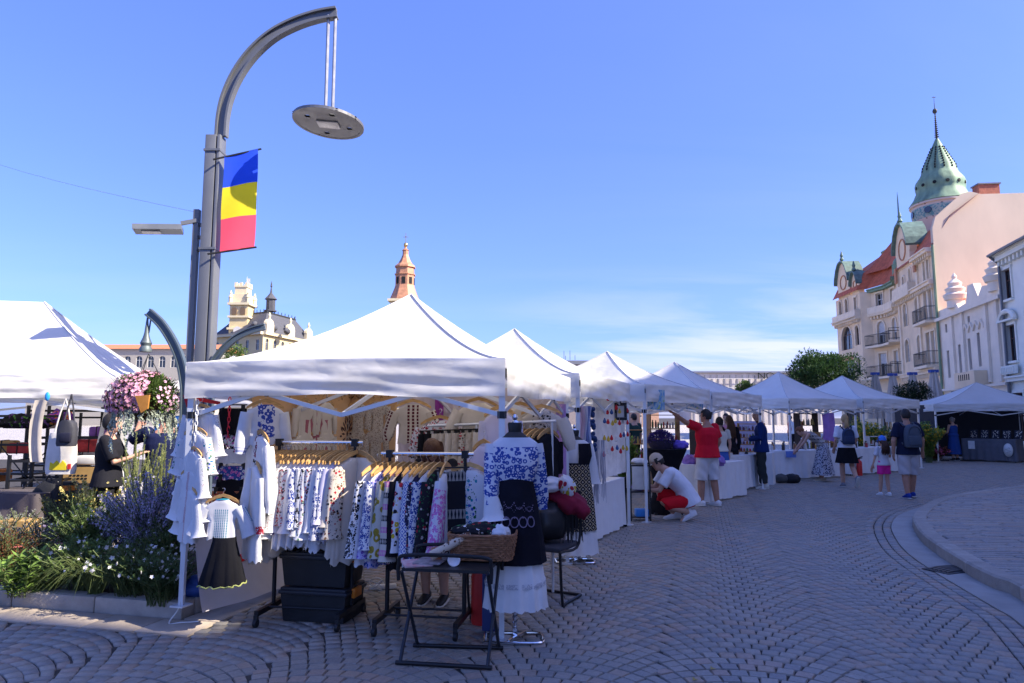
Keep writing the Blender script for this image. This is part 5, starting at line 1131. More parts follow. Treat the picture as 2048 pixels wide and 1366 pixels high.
seq1 = ['white', 'cream', 'cream', 'blackrow', 'white', 'bw', 'redfine', 'navyfl', 'redfl', 'white', 'bluefl', 'redfine', 'bw', 'greenfl', 'redfl', 'white', 'bluelat', 'bluelat', 'lav', 'cream', 'brownfl', 'brownfl']
dr = (r1R-r1L); dr.z = 0; dr.normalize(); rzr = math.atan2(-dr.x, dr.y) # local x towards the viewer
for i, k in enumerate(seq1):
    p = r1L.lerp(r1R, .01+.99*i/(len(seq1)-1)); last = i >= len(seq1)-1
    base = CL['cream'] if k in ('cream', 'brownfl') else CL['lav'] if k == 'lav' else CL['white']
    rz = math.atan2(dr.y, dr.x)-PI/2+rnd(-.10, .10)-.34
    if last: rz = math.atan2(dr.y, dr.x)-.55
    shirt(f'{DESC[k]} blouse, {ORD[i]} along the packed chrome rack', (p.x, p.y, hz1-.02), rz, base, CL[k], L=rnd(.62, .72)+(.12 if k in ('cream', 'brownfl') else 0), sl=rnd(.42, .56), sw=rnd(.07, .085), flare=rnd(.9, 1.35), D=.042 if not last else .05, out=rnd(.02, .06), fold=rnd(.014, .024), group='blouses on the packed chrome rack', hemz=.02, fwd=rnd(-.03, .03))
seq2 = ['bw', 'bluefl', 'violet', 'yring', 'pinkrow', 'black', 'redband', 'bluedia', 'navyred', 'bluefl', 'floralblack', 'pinkbig']
for i, k in enumerate(seq2):
    p = r2L.lerp(r2R, -.06+.78*i/(len(seq2)-1))
    base = CL['white'] if k not in ('black', 'navyred', 'floralblack', 'violet', 'yring', 'pinkrow') else CL[k]
    rz = math.atan2(dr.y, dr.x)-PI/2+rnd(-.12, .12)-.3
    if k == 'pinkbig': rz += .35
    shirt(f'{DESC[k]} blouse, {ORD[i]} along the lower chrome rack', (p.x, p.y, hz2-.02), rz, base, CL[k], L=rnd(.62, .74), sl=rnd(.5, .6), sw=.085 if k != 'pinkbig' else .1, flare=1.15, D=.05, out=.06 if k != 'pinkbig' else .12, fold=rnd(.012, .02), group='blouses on the lower rack', fwd=rnd(-.03, .03))
p = r2L.lerp(r2R, .80); skirt('black skirt with pale woven bands on the lower rack', (p.x, p.y-.05, hz2-.08), .25, CL['blackbands'], L=.66, w0=.13, w1=.15, D=.05, pleat=9, fold=.006)
p = r2L.lerp(r2R, .98); shirt('white blouse with teal floral bands at the mannequin end of the lower rack', (p.x, p.y, hz2-.02), -.5, CL['teal'], CL['teal'], L=.68, sl=.58, W=.19, out=.03)
# --- clothes hung on chains at the tent leg
def chain(label, p, n, L, m, name='chain'):
    r = thing(name, label, 'chain', p); 
    for k in range(n):
        mb = MB(); z = -k*L; pts = [(.011*math.cos(a), 0, z-L*.5+L*.62*math.sin(a)) if k % 2 == 0 else (0, .011*math.cos(a), z-L*.5+L*.62*math.sin(a)) for a in np.linspace(0, 2*PI, 11)[:-1]]; mb.tube(pts, .0042, 5, True); mb.build('link', m if not isinstance(m, list) else m[int(k*len(m)/n)], r)
    return r
m_chw = mat('chain_white', (.72, .72, .72), .4); m_chr = mat('chain_red', (.75, .03, .06), .4)
c1 = at(395, 800, 5.62); chain('white and red plastic chain of blouse hangers on the tent leg', c1, 26, .042, [m_chw, m_chr, m_chw])
c2 = at(460, 795, 5.95); chain('red plastic chain holding clipped skirts', c2, 22, .042, [m_chr, m_chw])
c3 = at(521, 800, 5.85); chain('white plastic chain holding two hung blouses', c3, 16, .042, m_chw)
H = lambda px, py, Y: at(px, py, Y)
G_leg = 'blouses hung down the tent leg'
for i, (px, py, k, sk, Y, rz, sl) in enumerate([(403, 800, 'white', 'redfine', 5.70, -.35, .46), (392, 845, 'white', 'teal', 5.66, -.5, .4), (388, 885, 'white', 'redfine', 5.62, -.7, .42), (384, 925, 'redsleeve', 'white', 5.6, -.6, .45), (381, 962, 'redsleeve', 'white', 5.58, -.75, .4)]):
    p = H(px, py, Y); shirt(['topmost white blouse with red sprigged sleeves at the tent leg', 'white blouse with a teal sleeve band, second down the tent leg', 'white blouse with red sprigged sleeves, third down the tent leg', 'white blouse with a red front line, fourth down the tent leg', 'lowest white blouse with a red front line on the tent leg'][i], p, rz, CL[k], CL[sk], L=.56, W=.2, sl=sl, flare=1.5, out=.1, group=G_leg, sw=.085).scale = (.72, .72, .72)
p = H(447, 980, 5.45); shirt('white blouse with turquoise embroidered front above the black skirt', p, -.05, CL['tealfront'], e_('turquoise_sleeve', WH, (TQ, (.03, .2, .32)), 'lines', 40, band=(0, .03), vband=(.04, .2)), L=.42, W=.17, sl=.30, sw=.085, flare=1.1, out=.15, trim=mat('trim_teal', TQ, .8), fold=.01).scale = (.68, .68, .72)
p = H(450, 1060, 5.42); skirt('short flared black skirt hung under the turquoise embroidered blouse', p, 0, m_blackcloth, L=.40, w0=.085, w1=.16, D=.13, pleat=11, trim=mat('trim_lime', (.35, .38, .12), .8), clip=False, fold=.012)
p = H(532, 790, 5.75); shirt('white blouse with bold blue collar hanging high at the tent edge', p, .75, CL['bluecollar'], e_('blue_cuff', WH, (BL, BL), 'rows', 26, vband=(.36, .43)), L=.42, W=.17, sl=.42, sw=.075, out=.06).scale = (.8, .8, .8)
p = H(522, 848, 5.62); shirt('white blouse with dark red braid hanging below the blue collared one', p, -.9, e_('red_braid', WH, ((.2, .02, .06), BK), 'floral', 28, band=(0, .03), dens=.5), CL['white'], L=.6, W=.2, sl=.5, sw=.075, out=.07)
p = H(512, 908, 5.6); shirt('long white shirt with red embroidered cuffs next to the packed rack', p, -1.0, CL['white'], e_('red_cuff', WH, (RD, RD), 'floral', 45, vband=(.36, .42), dens=.6), L=.72, W=.2, sl=.42, sw=.06, out=.06)
for i, (px, py, k, L, w0, w1) in enumerate([(467, 805, 'black', .28, .12, .17), (470, 852, 'shorts1', .17, .12, .14), (492, 856, 'shorts1', .2, .1, .14), (470, 886, 'white', .17, .12, .15), (466, 920, 'shorts2', .16, .13, .15), (468, 945, 'black', .22, .14, .16), (459, 970, 'orangefl', .25, .14, .19)]):
    p = H(px, py, 6.0-.02*i); skirt(['short black skirt clipped at the top of the red chain', 'pink printed shorts clipped under the black skirt', 'yellow green printed shorts beside the pink printed pair', 'plain white shorts clipped in the middle of the chain', 'blue and pink printed shorts below the white pair', 'black shorts clipped below the blue printed pair', 'orange patterned shorts behind the turquoise embroidered blouse'][i], p, rnd(-.1, .15), CL[k], L=L, w0=w0, w1=w1, D=.05, pleat=6, group='clothes clipped to the red chain', fold=.006)
# --- backdrop cloth on the tent side, garland, ornament
LW0 = V((T1P[0], T1P[1], 0))+V((*T1N, 0)); ldir = (V((*T1Q, 0))-V((*T1P, 0))).normalized(); lin = V((ldir.y, -ldir.x, 0))
def LWp(t, z, o=0): p = LW0+ldir*t+lin*(.06+o); return V((p.x, p.y, z))
m_tan = mat('tan_backdrop', (.72, .42, .19), .9, var=.08, scale=3, bump=.3, bscale=12, trans=.35)
bkA = V((*T1Q, 0)); bkd = (LW0+ldir*2.75-bkA).normalized(); bkn = V((-ldir.x, -ldir.y, 0))
def BW(t, z, o=0): p = bkA+bkd*t+bkn*(.08+o); return V((p.x, p.y, z))
def TB(s_, z, o): return LWp(.75+s_, z, o) if s_ < 1.95 else BW(2.72-(s_-1.95), z, o)
mb = MB(); mb.grid(lambda u, v: TB(2.66*u, 1.98-1.75*v, .03+.02*math.sin(u*14)*v+.012*math.sin(u*31+v*3)), 60, 14); tag(wb(mb, 'backdrop_cloth', m_tan, None, True), 'tan backdrop cloth with a dark folk ornament on the tent side', 'backdrop')
om = MB(); oc = LWp(2.45, 1.46, .09)
def orn(x, z, a, L, w):
    x0 = oc+ldir*x+V((0, 0, z)); d = ldir*math.sin(a)+V((0, 0, math.cos(a))); s_ = ldir*math.cos(a)-V((0, 0, math.sin(a))); om.ext([x0, x0+d*L*.5+s_*w, x0+d*L, x0+d*L*.5-s_*w], lin*.004)
for sg in (-1, 1):
    for j, (x, z, a, L) in enumerate([(.03, .0, .5, .09), (.05, .0, .95, .1), (.05, -.03, 1.5, .08), (.04, -.07, 2.1, .1), (.03, .07, .4, .09), (.06, .05, .6, .07), (.11, .0, .6, .07), (.12, -.05, 1.6, .05), (.03, .13, .35, .06)]): orn(sg*x, z, sg*a, L, .014)
for z in (-.14, -.06, .02, .1, .18): orn(0, z, 0, .07, .016)
tag(wb(om, 'wall_ornament', mat('ornament_brown', (.06, .02, .015), .9), None, False), 'dark brown leaf shaped folk ornament on the tan backdrop', 'ornament')
mb = MB()
for i in range(900):
    t = rnd(0, 2.62); leaf(mb, TB(t, 2.0-abs(random.gauss(0, .05)), rnd(.05, .11)), rdir(-1, .3), rnd(.03, .07), .016)
for i in range(26):
    t = rnd(0, 2.6); L = rnd(.05, .2)
    for k in range(8): leaf(mb, TB(t+rnd(-.02, .02), 1.97-L*k/8, .09), rdir(-1, 0), .04, .014)
gl = tag(wb(mb, 'garland', lmat('dried_leaf', (.16, .09, .03)), None, False), 'dried brown leaf garland along the top of the tan backdrop', 'garland'); 
brz = math.atan2(-bkd.y, -bkd.x)
def lrz(): return math.atan2(ldir.y, ldir.x)
for i, (t, z, k, L) in enumerate([(1.5, 1.85, 'cream', .5), (1.92, 1.86, 'cream', .5), (1.5, 1.55, 'cream', .5), (1.94, 1.55, 'cream', .45), (-2.44, 1.86, 'floralcream', .52), (-2.2, 1.88, 'floralcream', .52), (-2.46, 1.55, 'floralcream', .6), (-2.22, 1.56, 'floralcream', .6), (-2.3, 1.2, 'cream', .6)]):
    shirt(['pale blouse at the near end of the tan backdrop', 'pale blouse hung high on the tan backdrop', 'pale blouse hung low at the near end of the backdrop', 'pale blouse hung under another on the backdrop', 'printed cream dress hung high at the far end of the backdrop', 'printed cream dress, highest beside the corner', 'printed cream dress, second row of the backdrop', 'printed cream dress in the corner, second row', 'plain cream dress in the lowest row by the corner'][i], LWp(t, z, .12) if t > 0 else BW(-t, z, .12), lrz() if t > 0 else brz, CL[k], CL[k], L=L, W=.15 if t > 0 else .12, sl=.34, sw=.05, out=.05, D=.03, group='clothes on the tan backdrop').scale = (.8, .8, .8) if t > 0 else (.6, .6, .75)
shirt('rose coloured cardigan between the pale blouses on the backdrop', LWp(1.72, 1.78, .10), lrz(), CL['pinkcard'], L=.5, W=.14, sl=.4, out=.03, D=.03)
# low white sheet with red band at the tent side, blue ball
mb = MB(); mb.grid(lambda u, v: LWp(.06+1.55*u, .78-.10*u-(.70-.08*u)*v, .03+.35*v*v*(.4+.6*u)+.02*math.sin(u*13+v*4)), 30, 14); sh = wb(mb, 'side_sheet', mat('sheet_white', (.62, .58, .6), .9, var=.05, trans=.25, bump=.3, bscale=10), None, True); tag(sh, 'white side sheet with a red band tied to the tent leg', 'tarpaulin')
mb = MB(); mb.grid(lambda u, v: (lambda z_, vv: LWp(.06+1.55*u, z_, .045+.35*vv*vv*(.4+.6*u)+.02*math.sin(u*13+vv*4)))(.34+.26*u-.06*v, (.78-.10*u-(.34+.26*u-.06*v))/(.70-.08*u)), 30, 2); tag(wb(mb, 'red_band', mat('band_red', (.7, .03, .04), .8, trans=.3), None, True), 'red tape band across the white side sheet', 'tape')
bp = gnd(393, 1196, .1); bl_ = thing('blue_ball', 'half flat dark blue ball against the white side sheet', 'ball', (bp.x, bp.y, .125)); mb = MB(); mb.ell((0, 0, .06), (.155, .12, .075), 18, 10); mb.ell((.0, 0, .09), (.10, .09, .08), 16, 8); mb.build('shell', mat('ball_blue', (.015, .05, .2), .45, var=.2), bl_); mb = MB(); mb.lathe([(.012, 0), (.014, .006), (.004, .01)], (.02, -.02, .168), 10); mb.build('valve', m_blackpl, bl_)
rp0 = at(352, 1160, 5.7); mb = MB(); mb.tube(spline([rp0, at(358, 1150, 5.66), at(366, 1175, 5.66), at(358, 1215, 5.62), gnd(338, 1246, .01), gnd(360, 1245, .01), gnd(398, 1243, .012)], 5), .005, 6); mb.tube(spline([rp0, at(364, 1152, 5.66), at(368, 1190, 5.64)], 4), .008, 6); tag(mb.build('rope', m_rope), 'white rope end trailing from the tent leg onto the paving', 'rope')
mb = MB(); mb.ext([at(366, 790, 5.75), at(384, 790, 5.7), at(374, 816, 5.72)], (0, .01, 0)); mb.ext([at(384, 792, 5.7), at(440, 803, 6.2), at(440, 810, 6.2), at(384, 800, 5.7)], (0, .01, 0)); tag(mb.build('pennant', MATS['band_red']), 'red pennant ribbon tied at the top of the tent leg', 'ribbon')
# --- back of the tent: curtain, rail with skirts, hung shirts
mb = MB(); mb.grid(lambda u, v: BW(.05+1.95*u, 2.0-1.75*v, .03*math.sin(u*70)*(.3+v)+.02*math.sin(u*23)), 90, 6); tag(wb(mb, 'back_curtain', mat('rose_white_curtain', (.62, .52, .50), .9, trans=.3), None, True), 'pale rose curtain closing the back of the nearest tent', 'curtain')
mb = MB(); mb.grid(lambda u, v: BW(1.42+.1*u, 2.04-.45*v, .1+.02*math.sin(u*9)), 6, 6); tag(wb(mb, 'purple_scarf', mat('purple_cloth', (.30, .05, .30), .8, trans=.2), None, True), 'purple scarf hanging before the pale curtain', 'scarf')
brz = math.atan2(-bkd.y, -bkd.x)
rl = thing('rear_clothes_rail', 'rear rail with skirts in front of the pale curtain', 'clothes rack', BW(1.0, 0, .55)); A, B = H(855, 852, 7.0), H(1112, 842, 6.5); 
mb = MB(); mb.tube([A, B], .014, 8); wb(mb, 'rail', m_alu, rl)
for q in (A.lerp(B, .03), A.lerp(B, .4), A.lerp(B, .97)): mb = MB(); mb.tube([V((q.x, q.y, .02)), q], .013, 8); wb(mb, 'upright', m_alu, rl)
for i in range(9):
    p = A.lerp(B, .02+.055*i); k = ['black', 'black', 'cream', 'creamlace', 'cream', 'creamlace', 'brownfl', 'creamlace', 'cream'][i]
    skirt(f'{["black", "black", "cream", "lace", "cream", "lace", "brown flowered", "lace", "cream"][i]} skirt, {ORD[i]} along the rear rail', (p.x, p.y, p.z-.03), brz+1.0, CL[k], L=.7, w0=.15, w1=.17, pleat=8, group='skirts on the rear rail', fold=.008)
for i in range(6):
    p = A.lerp(B, .72+.045*i); shirt(f'{["cream", "cream", "white", "black floral", "black", "black"][i]} dress, {ORD[i]} behind the mannequin on the rear rail', (p.x, p.y, p.z-.02), brz+1.15, CL[['cream', 'cream', 'white', 'floralblack', 'black', 'black'][i]], L=.85, W=.17, sl=.3, sw=.05, out=.02, group='dresses behind the mannequin')
for i, (px, py, Y, k, sk, L, out, W) in enumerate([(826, 790, 7.4, 'maroonstripe', 'maroonstripe', .42, .1, .15), (957, 786, 6.9, 'cream', 'cream', .42, .14, .17), (1083, 800, 6.7, e_('lace_edge', (.62, .55, .48), (BK, BK), 'floral', 40, band=(0, .09), dens=.4), 'cream', .4, .1, .14), (1040, 795, 6.8, 'cream', 'cream', .4, .1, .15), (880, 822, 7.1, 'redfl', 'redfl', .2, .1, .16)]):
    p = H(px, py, Y); shirt(['cream shirt with maroon stripes hung in the back corner', 'wide cream shirt with collar hung under the tent roof', 'cream top with black lace bands hung near the mannequins', 'plain cream top behind the tent leg', 'red patterned top clipped beside the cream shirt'][i], p, brz+.1, CL[k] if isinstance(k, str) else k, CL[sk], L=L, W=W, sl=.3, sw=.06, out=out, D=.03)
p = H(1000, 800, 5.9); shirt('long pale blue blouse hanging by the tent leg', p, -.8, CL['lav'], CL['lavcuff'], L=.62, W=.17, sl=.62, sw=.07, out=.05)
p = H(968, 868, 5.75); shirt('lavender blouse with purple woven cuffs beside the mannequin', p, -1.05, CL['lav'], CL['lavcuff'], L=.6, W=.17, sl=.5, sw=.085, out=.06)
p = H(1125, 800, 7.6); mb = MB(); mb.grid(lambda u, v: H(1112+20*u, 808, 7.7)+V((0, .02*math.sin(u*8), -.95*v*(1-.1*u))), 8, 8); tag(mb.build('violet_scarf', mat('violet_scarf', (.45, .28, .55), .85, trans=.3), None, True), 'violet scarf hanging behind the second mannequin', 'scarf')
# --- mannequins
def mannequin(label, x, y, neck_z):
    r = thing('mannequin', label, 'mannequin', (x, y, 0)); mb = MB(); mb.lathe([(.048, neck_z-.08), (.05, neck_z-.05), (.056, neck_z), (.05, neck_z+.012)], (0, 0, 0), 18); mb.build('neck_cap', m_blackpl, r)
    mb = MB(); mb.lathe([(.03, neck_z+.012), (.014, neck_z+.03), (.022, neck_z+.05), (.012, neck_z+.075)], (0, 0, 0), 10); mb.build('finial', m_chrome, r)
    mb = MB(); mb.tube([(0, 0, .05), (0, 0, neck_z-.5)], .016, 10)
    for k in range(40): pass
    mb.tube([(.017*math.cos(t*5), .017*math.sin(t*5), .06+t*.03) for t in np.linspace(0, 14, 90)], .005, 4); mb.build('pole', m_chrome, r)
    mb = MB(); mb.tube(spline([(-.22, -.12, .012), (.12, -.14, .012), (.2, -.10, .012), (.2, .06, .012), (.12, .11, .012), (-.22, .09, .012)], 4), .012, 8, True); mb.bar((-.05, -.12, .02), (.08, .1, .02), .02); mb.bar((0, 0, .02), (0, 0, .07), .03); mb.build('base', m_chrome, r)
    prof = [(neck_z-.06, .05, .05), (neck_z-.10, .10, .075), (neck_z-.14, .155, .085), (neck_z-.2, .165, .10), (neck_z-.28, .17, .125), (neck_z-.36, .145, .105), (neck_z-.44, .118, .09), (neck_z-.52, .145, .11), (neck_z-.6, .165, .12)]
    rs, uv = cloth_rings(prof, 28, 0, 5, 1, pw=2.1); mb = MB(); mb.rings(rs, True, uv); mb.build('torso_form', mat('mannequin_form', (.05, .045, .045), .9), r)
    return r, prof
def garment(r, name, prof, m, n=40, fold=0, nf=8, sd=5, pw=2.1, hemjit=0, arc=None):
    rs, uv = cloth_rings(prof, n, fold, nf, sd, hemjit=hemjit, pw=pw)
    if arc: 
        rs = [q[arc[0]:arc[1]] for q in rs]; w = arc[1]-arc[0]; uv = [u for j in range(len(prof)) for u in uv[j*n+arc[0]:j*n+arc[1]]]
        mb = MB(); mb.add([p for q in rs for p in q], [(i*w+k, i*w+k+1, (i+1)*w+k+1, (i+1)*w+k) for i in range(len(rs)-1) for k in range(w-1)], uv)
    else: mb = MB(); hollow(mb, rs, uv)
    return mb.build(name, m, r, True)
mx, my = at(1030, 1000, 5.22).x, 5.24; nz = at(1030, 848, 5.24).z
m1, tp_ = mannequin('mannequin in a blue patterned blouse, black apron and white petticoat', mx, my, nz)
z = lambda py: at(1030, py, 5.24).z
gx_ = .014
tb = garment(m1, 'blouse', [(zz, w+gx_, d+gx_) for zz, w, d in tp_[1:7]], CL['bluefl'] if False else e_('blue_blouse', (.70, .72, .80), (BL, (.04, .07, .3)), 'ring', 36, dens=.46, vband=(.07, 1)))
for sg, out, L, fw in ((-1, -.03, .44, -.10), (1, .05, .5, .1)):
    mb = MB(); sleeve(mb, V((sg*.155, 0, nz-.15)), out, L, .062, .06, 7+sg, 1.0, fw); mb.build('sleeve', MATS['cloth_blue_blouse'], m1, True)
mb = MB(); sleeve(mb, V((-.175, -.09, nz-.53)), .02, .17, .05, .085, 3, 1.5, -.02); mb.build('frill_cuff', CL['white'], m1, True)
garment(m1, 'belt', [(z(935), .130, .105), (z(950), .128, .103), (z(962), .13, .105)], mat('velvet_black', (.012, .012, .014), .55, bump=.4, bscale=90), fold=.003)
garment(m1, 'petticoat', [(z(1040), .15, .12), (z(1100), .185, .15), (z(1150), .205, .17), (z(1155), .215, .175), (z(1200), .225, .18), (z(1212), .232, .185)], m_whitecloth, 64, .016, 13, 4, hemjit=.008)
garment(m1, 'lace_tier', [(z(1158), .225, .182), (z(1162), .228, .184), (z(1168), .224, .182)], e_('lace_holes', (.72, .71, .72), ((.45, .45, .5), (.5, .5, .55)), 'ring', 60, dens=.5), 64, .004, 13, 4)
m_apron = mat('apron_black', (.010, .010, .016), .9, var=.3, spec=.1, bump=.3)
sk1 = garment(m1, 'skirt', [(z(955), .13, .11), (z(1000), .165, .135), (z(1060), .20, .165), (z(1085), .213, .175), (z(1122), .23, .19)], m_apron, 64, .007, 9, 8)
mb = MB(); m_sil = mat('silver_thread', (.17, .13, .19), .6)
def skp(a, py): t = (z(955)-z(py)); w = np.interp(-z(py), [-z(955), -z(1000), -z(1060), -z(1118)], [.13, .165, .20, .225])+.014; d = np.interp(-z(py), [-z(955), -z(1000), -z(1060), -z(1118)], [.11, .135, .165, .185])+.014; return V((w*math.sin(a), -d*math.cos(a), z(py)))
for k, a in enumerate((-1.3, -.98, -.66, -.34, -.02, .3, .62)): mb.tube([skp(a+.15*math.cos(t), 1038+10*math.sin(t)) for t in np.linspace(0, 2*PI, 17)[:-1]], .0045, 5, True); mb.ell(skp(a, 1030), (.005, .004, .005), 7, 5)
for k in range(5):
    for j in range(9): a = -1.3+.42*k; t = j/8; mb.ell(skp(a+.42*t, 1003+11*math.sin(PI*t)+4*math.sin(k*2)), (.0045, .003, .0045), 6, 4); mb.ell(skp(a+.42*t, 1018-9*math.sin(PI*t)), (.003, .002, .003), 6, 4)
mb.build('embroidery', m_sil, sk1)
# second mannequin
mx2, my2 = at(1150, 1000, 7.95).x, 7.95; nz2 = at(1147, 862, 7.95).z
m2, tp2 = mannequin('mannequin in a black vest with a gold latticed apron', mx2, my2, nz2); z = lambda py: at(1150, py, 7.95).z
garment(m2, 'blouse', [(zz, w+.012, d+.012) for zz, w, d in tp2[1:7]], CL['white'])
for sg in (-1, 1): mb = MB(); sleeve(mb, V((sg*.155, 0, nz2-.15)), sg*.06, .45, .062, .07, 17+sg, 1.2, 0); mb.build('sleeve', CL['white'], m2, True)
garment(m2, 'vest', [(zz, w+.03, d+.03) for zz, w, d in tp2[2:9]], m_apron, 40, .004, 5, 3, arc=(-0+0, 28)); garment(m2, 'vest_panel', [(zz, w+.031, d+.031) for zz, w, d in tp2[2:9]], m_apron, 40, .004, 5, 3, arc=(31, 40))
garment(m2, 'petticoat', [(z(960), .16, .13), (z(1060), .23, .18), (z(1105), .25, .2)], m_whitecloth, 56, .015, 12, 6, hemjit=.006)
garment(m2, 'skirt', [(z(925), .15, .12), (z(1000), .2, .16), (z(1050), .23, .18)], m_apron, 56, .006, 8, 6)
garment(m2, 'apron', [(z(928), .165, .135), (z(1000), .216, .176), (z(1058), .246, .2)], CL['goldlat'], 56, .004, 8, 6, arc=(36, 56))
# --- folding table with its load
tf = [gnd(800, 1330), gnd(975, 1340), gnd(835, 1295), gnd(998, 1300)]; tz_ = .60
ft = thing('folding_table', 'black folding tray table with looped rails', 'table', (*((tf[0]+tf[3])/2).xy, 0)); o = V(ft.location)
q = [p-o for p in tf]; up = lambda p, z_: V((p.x, p.y, z_))
TL, TRr, BLk, BRk = up(q[0], tz_), up(q[1], tz_), up(q[2]+V((0, .03, 0)), tz_), up(q[3]+V((0, .03, 0)), tz_)
for a, b, nm in ((q[0], q[1], 'front_foot'), (q[2], q[3], 'rear_foot')): mb = MB(); d = (b-a).normalized()*.03; mb.tube([up(a-d, .016), up(b+d, .016)], .014, 10); mb.build(nm, m_black, ft)
for a, b in ((q[0], BLk), (q[1], BRk), (q[2], TL), (q[3], TRr)): mb = MB(); mb.tube([up(a, .02), b.lerp(up(a, .02), .0)], .012, 8); mb.build('leg', mat('leg_bluegrey', (.035, .04, .05), .35, metal=.5), ft)
mb = MB(); c = (TL+TRr+BLk+BRk)/4; mb.ext([TL, TRr, BRk, BLk], (0, 0, .02)); mb.build('tray', m_blackpl, ft, False)
for a, b in ((TL, TRr), (BLk, BRk)):
    mb = MB(); d = (b-a).normalized(); mb.tube(spline([a-d*.02+V((0, 0, -.06)), a-d*.02+V((0, 0, .05)), a+d*.04+V((0, 0, .105)), b-d*.04+V((0, 0, .105)), b+d*.02+V((0, 0, .05)), b+d*.02+V((0, 0, -.06))], 5), .013, 8); mb.build('rail_loop', m_black, ft)
bkp = at(966, 1108, 5.0); wk = thing('wicker_basket', 'rectangular brown wicker basket on the folding table', 'basket', (bkp.x, 5.0, tz_+.03), -.08)
m_wick = mat('wicker', (.27, .125, .06), .6, var=.4, scale=30)
def rr(w, d, a):
    c, s_ = math.cos(a), math.sin(a); e = .38; return math.copysign(abs(c)**e, c)*w, math.copysign(abs(s_)**e, s_)*d
NB = 44
for k in range(11):
    mb = MB(); f = 1+.012*k; pts = []
    for i in range(NB*2): a = 2*PI*i/(NB*2); x, y = rr(.21*f, .135*f, a); off = .004*(1 if (i//2+k) % 2 else -1); pts.append((x+off*math.cos(a), y+off*math.sin(a), .008+k*.0145))
    mb.tube(pts, .0072, 5, True); mb.build('weave', m_wick, wk)
mb = MB()
for i in range(NB): a = 2*PI*(i+.5)/NB; x, y = rr(.212, .137, a); x2, y2 = rr(.24, .155, a); mb.tube([(x, y, 0), (x2, y2, .17)], .0045, 4)
st_ = mb.build('stake', m_wick, wk); st_['kind'] = 'stuff'
for ph_ in (0, PI): mb = MB(); mb.tube([(*[c*1.13 for c in rr(.21, .135, a)], .172+.006*math.sin(a*14+ph_)) for a in np.linspace(0, 2*PI, 90)[:-1]], .009, 5, True); mb.build('rim', m_wick, wk)
mb = MB(); mb.box((0, 0, .01), (.40, .25, .012)); mb.build('bottom', m_wick, wk, False)
def lump(name, label, cat, c, r, m, rz=0, jit=.12, sq=1, tilt=0):
    rg = random.Random(SEED[0]); SEED[0] += 1; p = [rg.uniform(0, 6) for _ in range(4)]; mb = MB(); n, mm = 26, 14; rs = []
    for j in range(mm+1):
        th = PI*j/mm; ring = []
        for k in range(n):
            a = 2*PI*k/n; d = V((math.sin(th)*math.cos(a), math.sin(th)*math.sin(a), math.cos(th))); f = 1+jit*(math.sin(5*d.x+4*d.y+p[0])+.6*math.sin(9*d.y+7*d.z+p[1])+.4*math.sin(15*d.x-11*d.z+p[2])); v = V((d.x*r[0]*f, d.y*r[1]*f, d.z*r[2]*f)); v.z = max(v.z, -r[2]*.75); ring.append(v)
        rs.append(ring)
    mb.rings(rs[::-1], True, [(p_.x, p_.y+p_.z) for q_ in rs[::-1] for p_ in q_]); o_ = mb.build(name, m, None, True, c, rz); o_.rotation_euler.y = tilt; return tag(o_, label, cat)
lump('folded_scarf', 'dark floral scarf heaped in the wicker basket', 'scarf', (bkp.x-.04, 5.0, tz_+.2), (.17, .1, .07), CL['floralblack'])
lump('folded_cloth', 'white lace cloth in the wicker basket', 'cloth', (bkp.x+.12, 4.98, tz_+.2), (.07, .07, .06), CL['white'])
lump('embroidered_collar', 'black cloth with white flowers lying over the basket edge', 'cloth', (bkp.x-.1, 4.93, tz_+.225), (.12, .06, .035), e_('collar_black', BK, (WH, (.5, .4, .35), BK), 'floral', 30, dens=.34), -.2)
p = at(905, 1085, 4.86); mb = MB(); pa, pb = at(862, 1112, 4.82), at(940, 1068, 4.9); d = (pb-pa); mb.tube([pa, pa.lerp(pb, .3), pa.lerp(pb, .7), pb], [.034, .030, .029, .034], 14); tag(mb.build('cloth_roll', e_('roll_print', (.62, .52, .40), ((.12, .06, .04), (.1, .05, .04)), 'floral', 22, dens=.35)), 'cream printed cloth roll lying across the folding table', 'cloth roll')
p = at(873, 1100, 4.92); mg = thing('mug', 'white mug with orange pattern on the folding table', 'mug', (p.x, 4.92, tz_+.021)); mb = MB(); mb.lathe([(.034, 0), (.04, .01), (.041, .09), (.037, .09), (.036, .02), (.02, .015)], (0, 0, 0), 18); mb.build('cup', mat('mug_print', (.62, .5, .4), .3, col2=(.6, .16, .03), scale=30), mg); mb = MB(); mb.tube(spline([(.038, 0, .075), (.065, 0, .07), (.068, 0, .035), (.038, 0, .02)], 4), .006, 6); mb.build('handle', m_frame, mg)
for i, (px, Y, m_) in enumerate([(832, 4.82, mat('magazine_pink', (.6, .2, .25), .4, col2=(.6, .55, .55), scale=25)), (862, 4.86, mat('magazine_grey', (.45, .42, .45), .4, col2=(.15, .13, .14), scale=18))]):
    p = at(px, 1110, Y); mb = MB(); mb.box((0, 0, .004), (.19, .24, .008)); o_ = mb.build('magazine', m_, None, False, (p.x, Y+.02, tz_+.021+.009*i), .3-.5*i); tag(o_, ['pink covered magazine on the folding table', 'grey covered magazine half under the cloth roll'][i], 'magazine')
p = at(908, 1112, 4.83); mb = MB(); mb.lathe([(.02, 0), (.038, .012), (.044, .03), (.036, .03), (.03, .016), (.005, .012)], (0, 0, 0), 16); o_ = mb.build('paper_cup', m_whitecloth, None, True, (p.x, 4.79, tz_+.05)); o_.rotation_euler = (1.25, 0, .2); tag(o_, 'white paper cup tipped on its side on the folding table', 'cup')
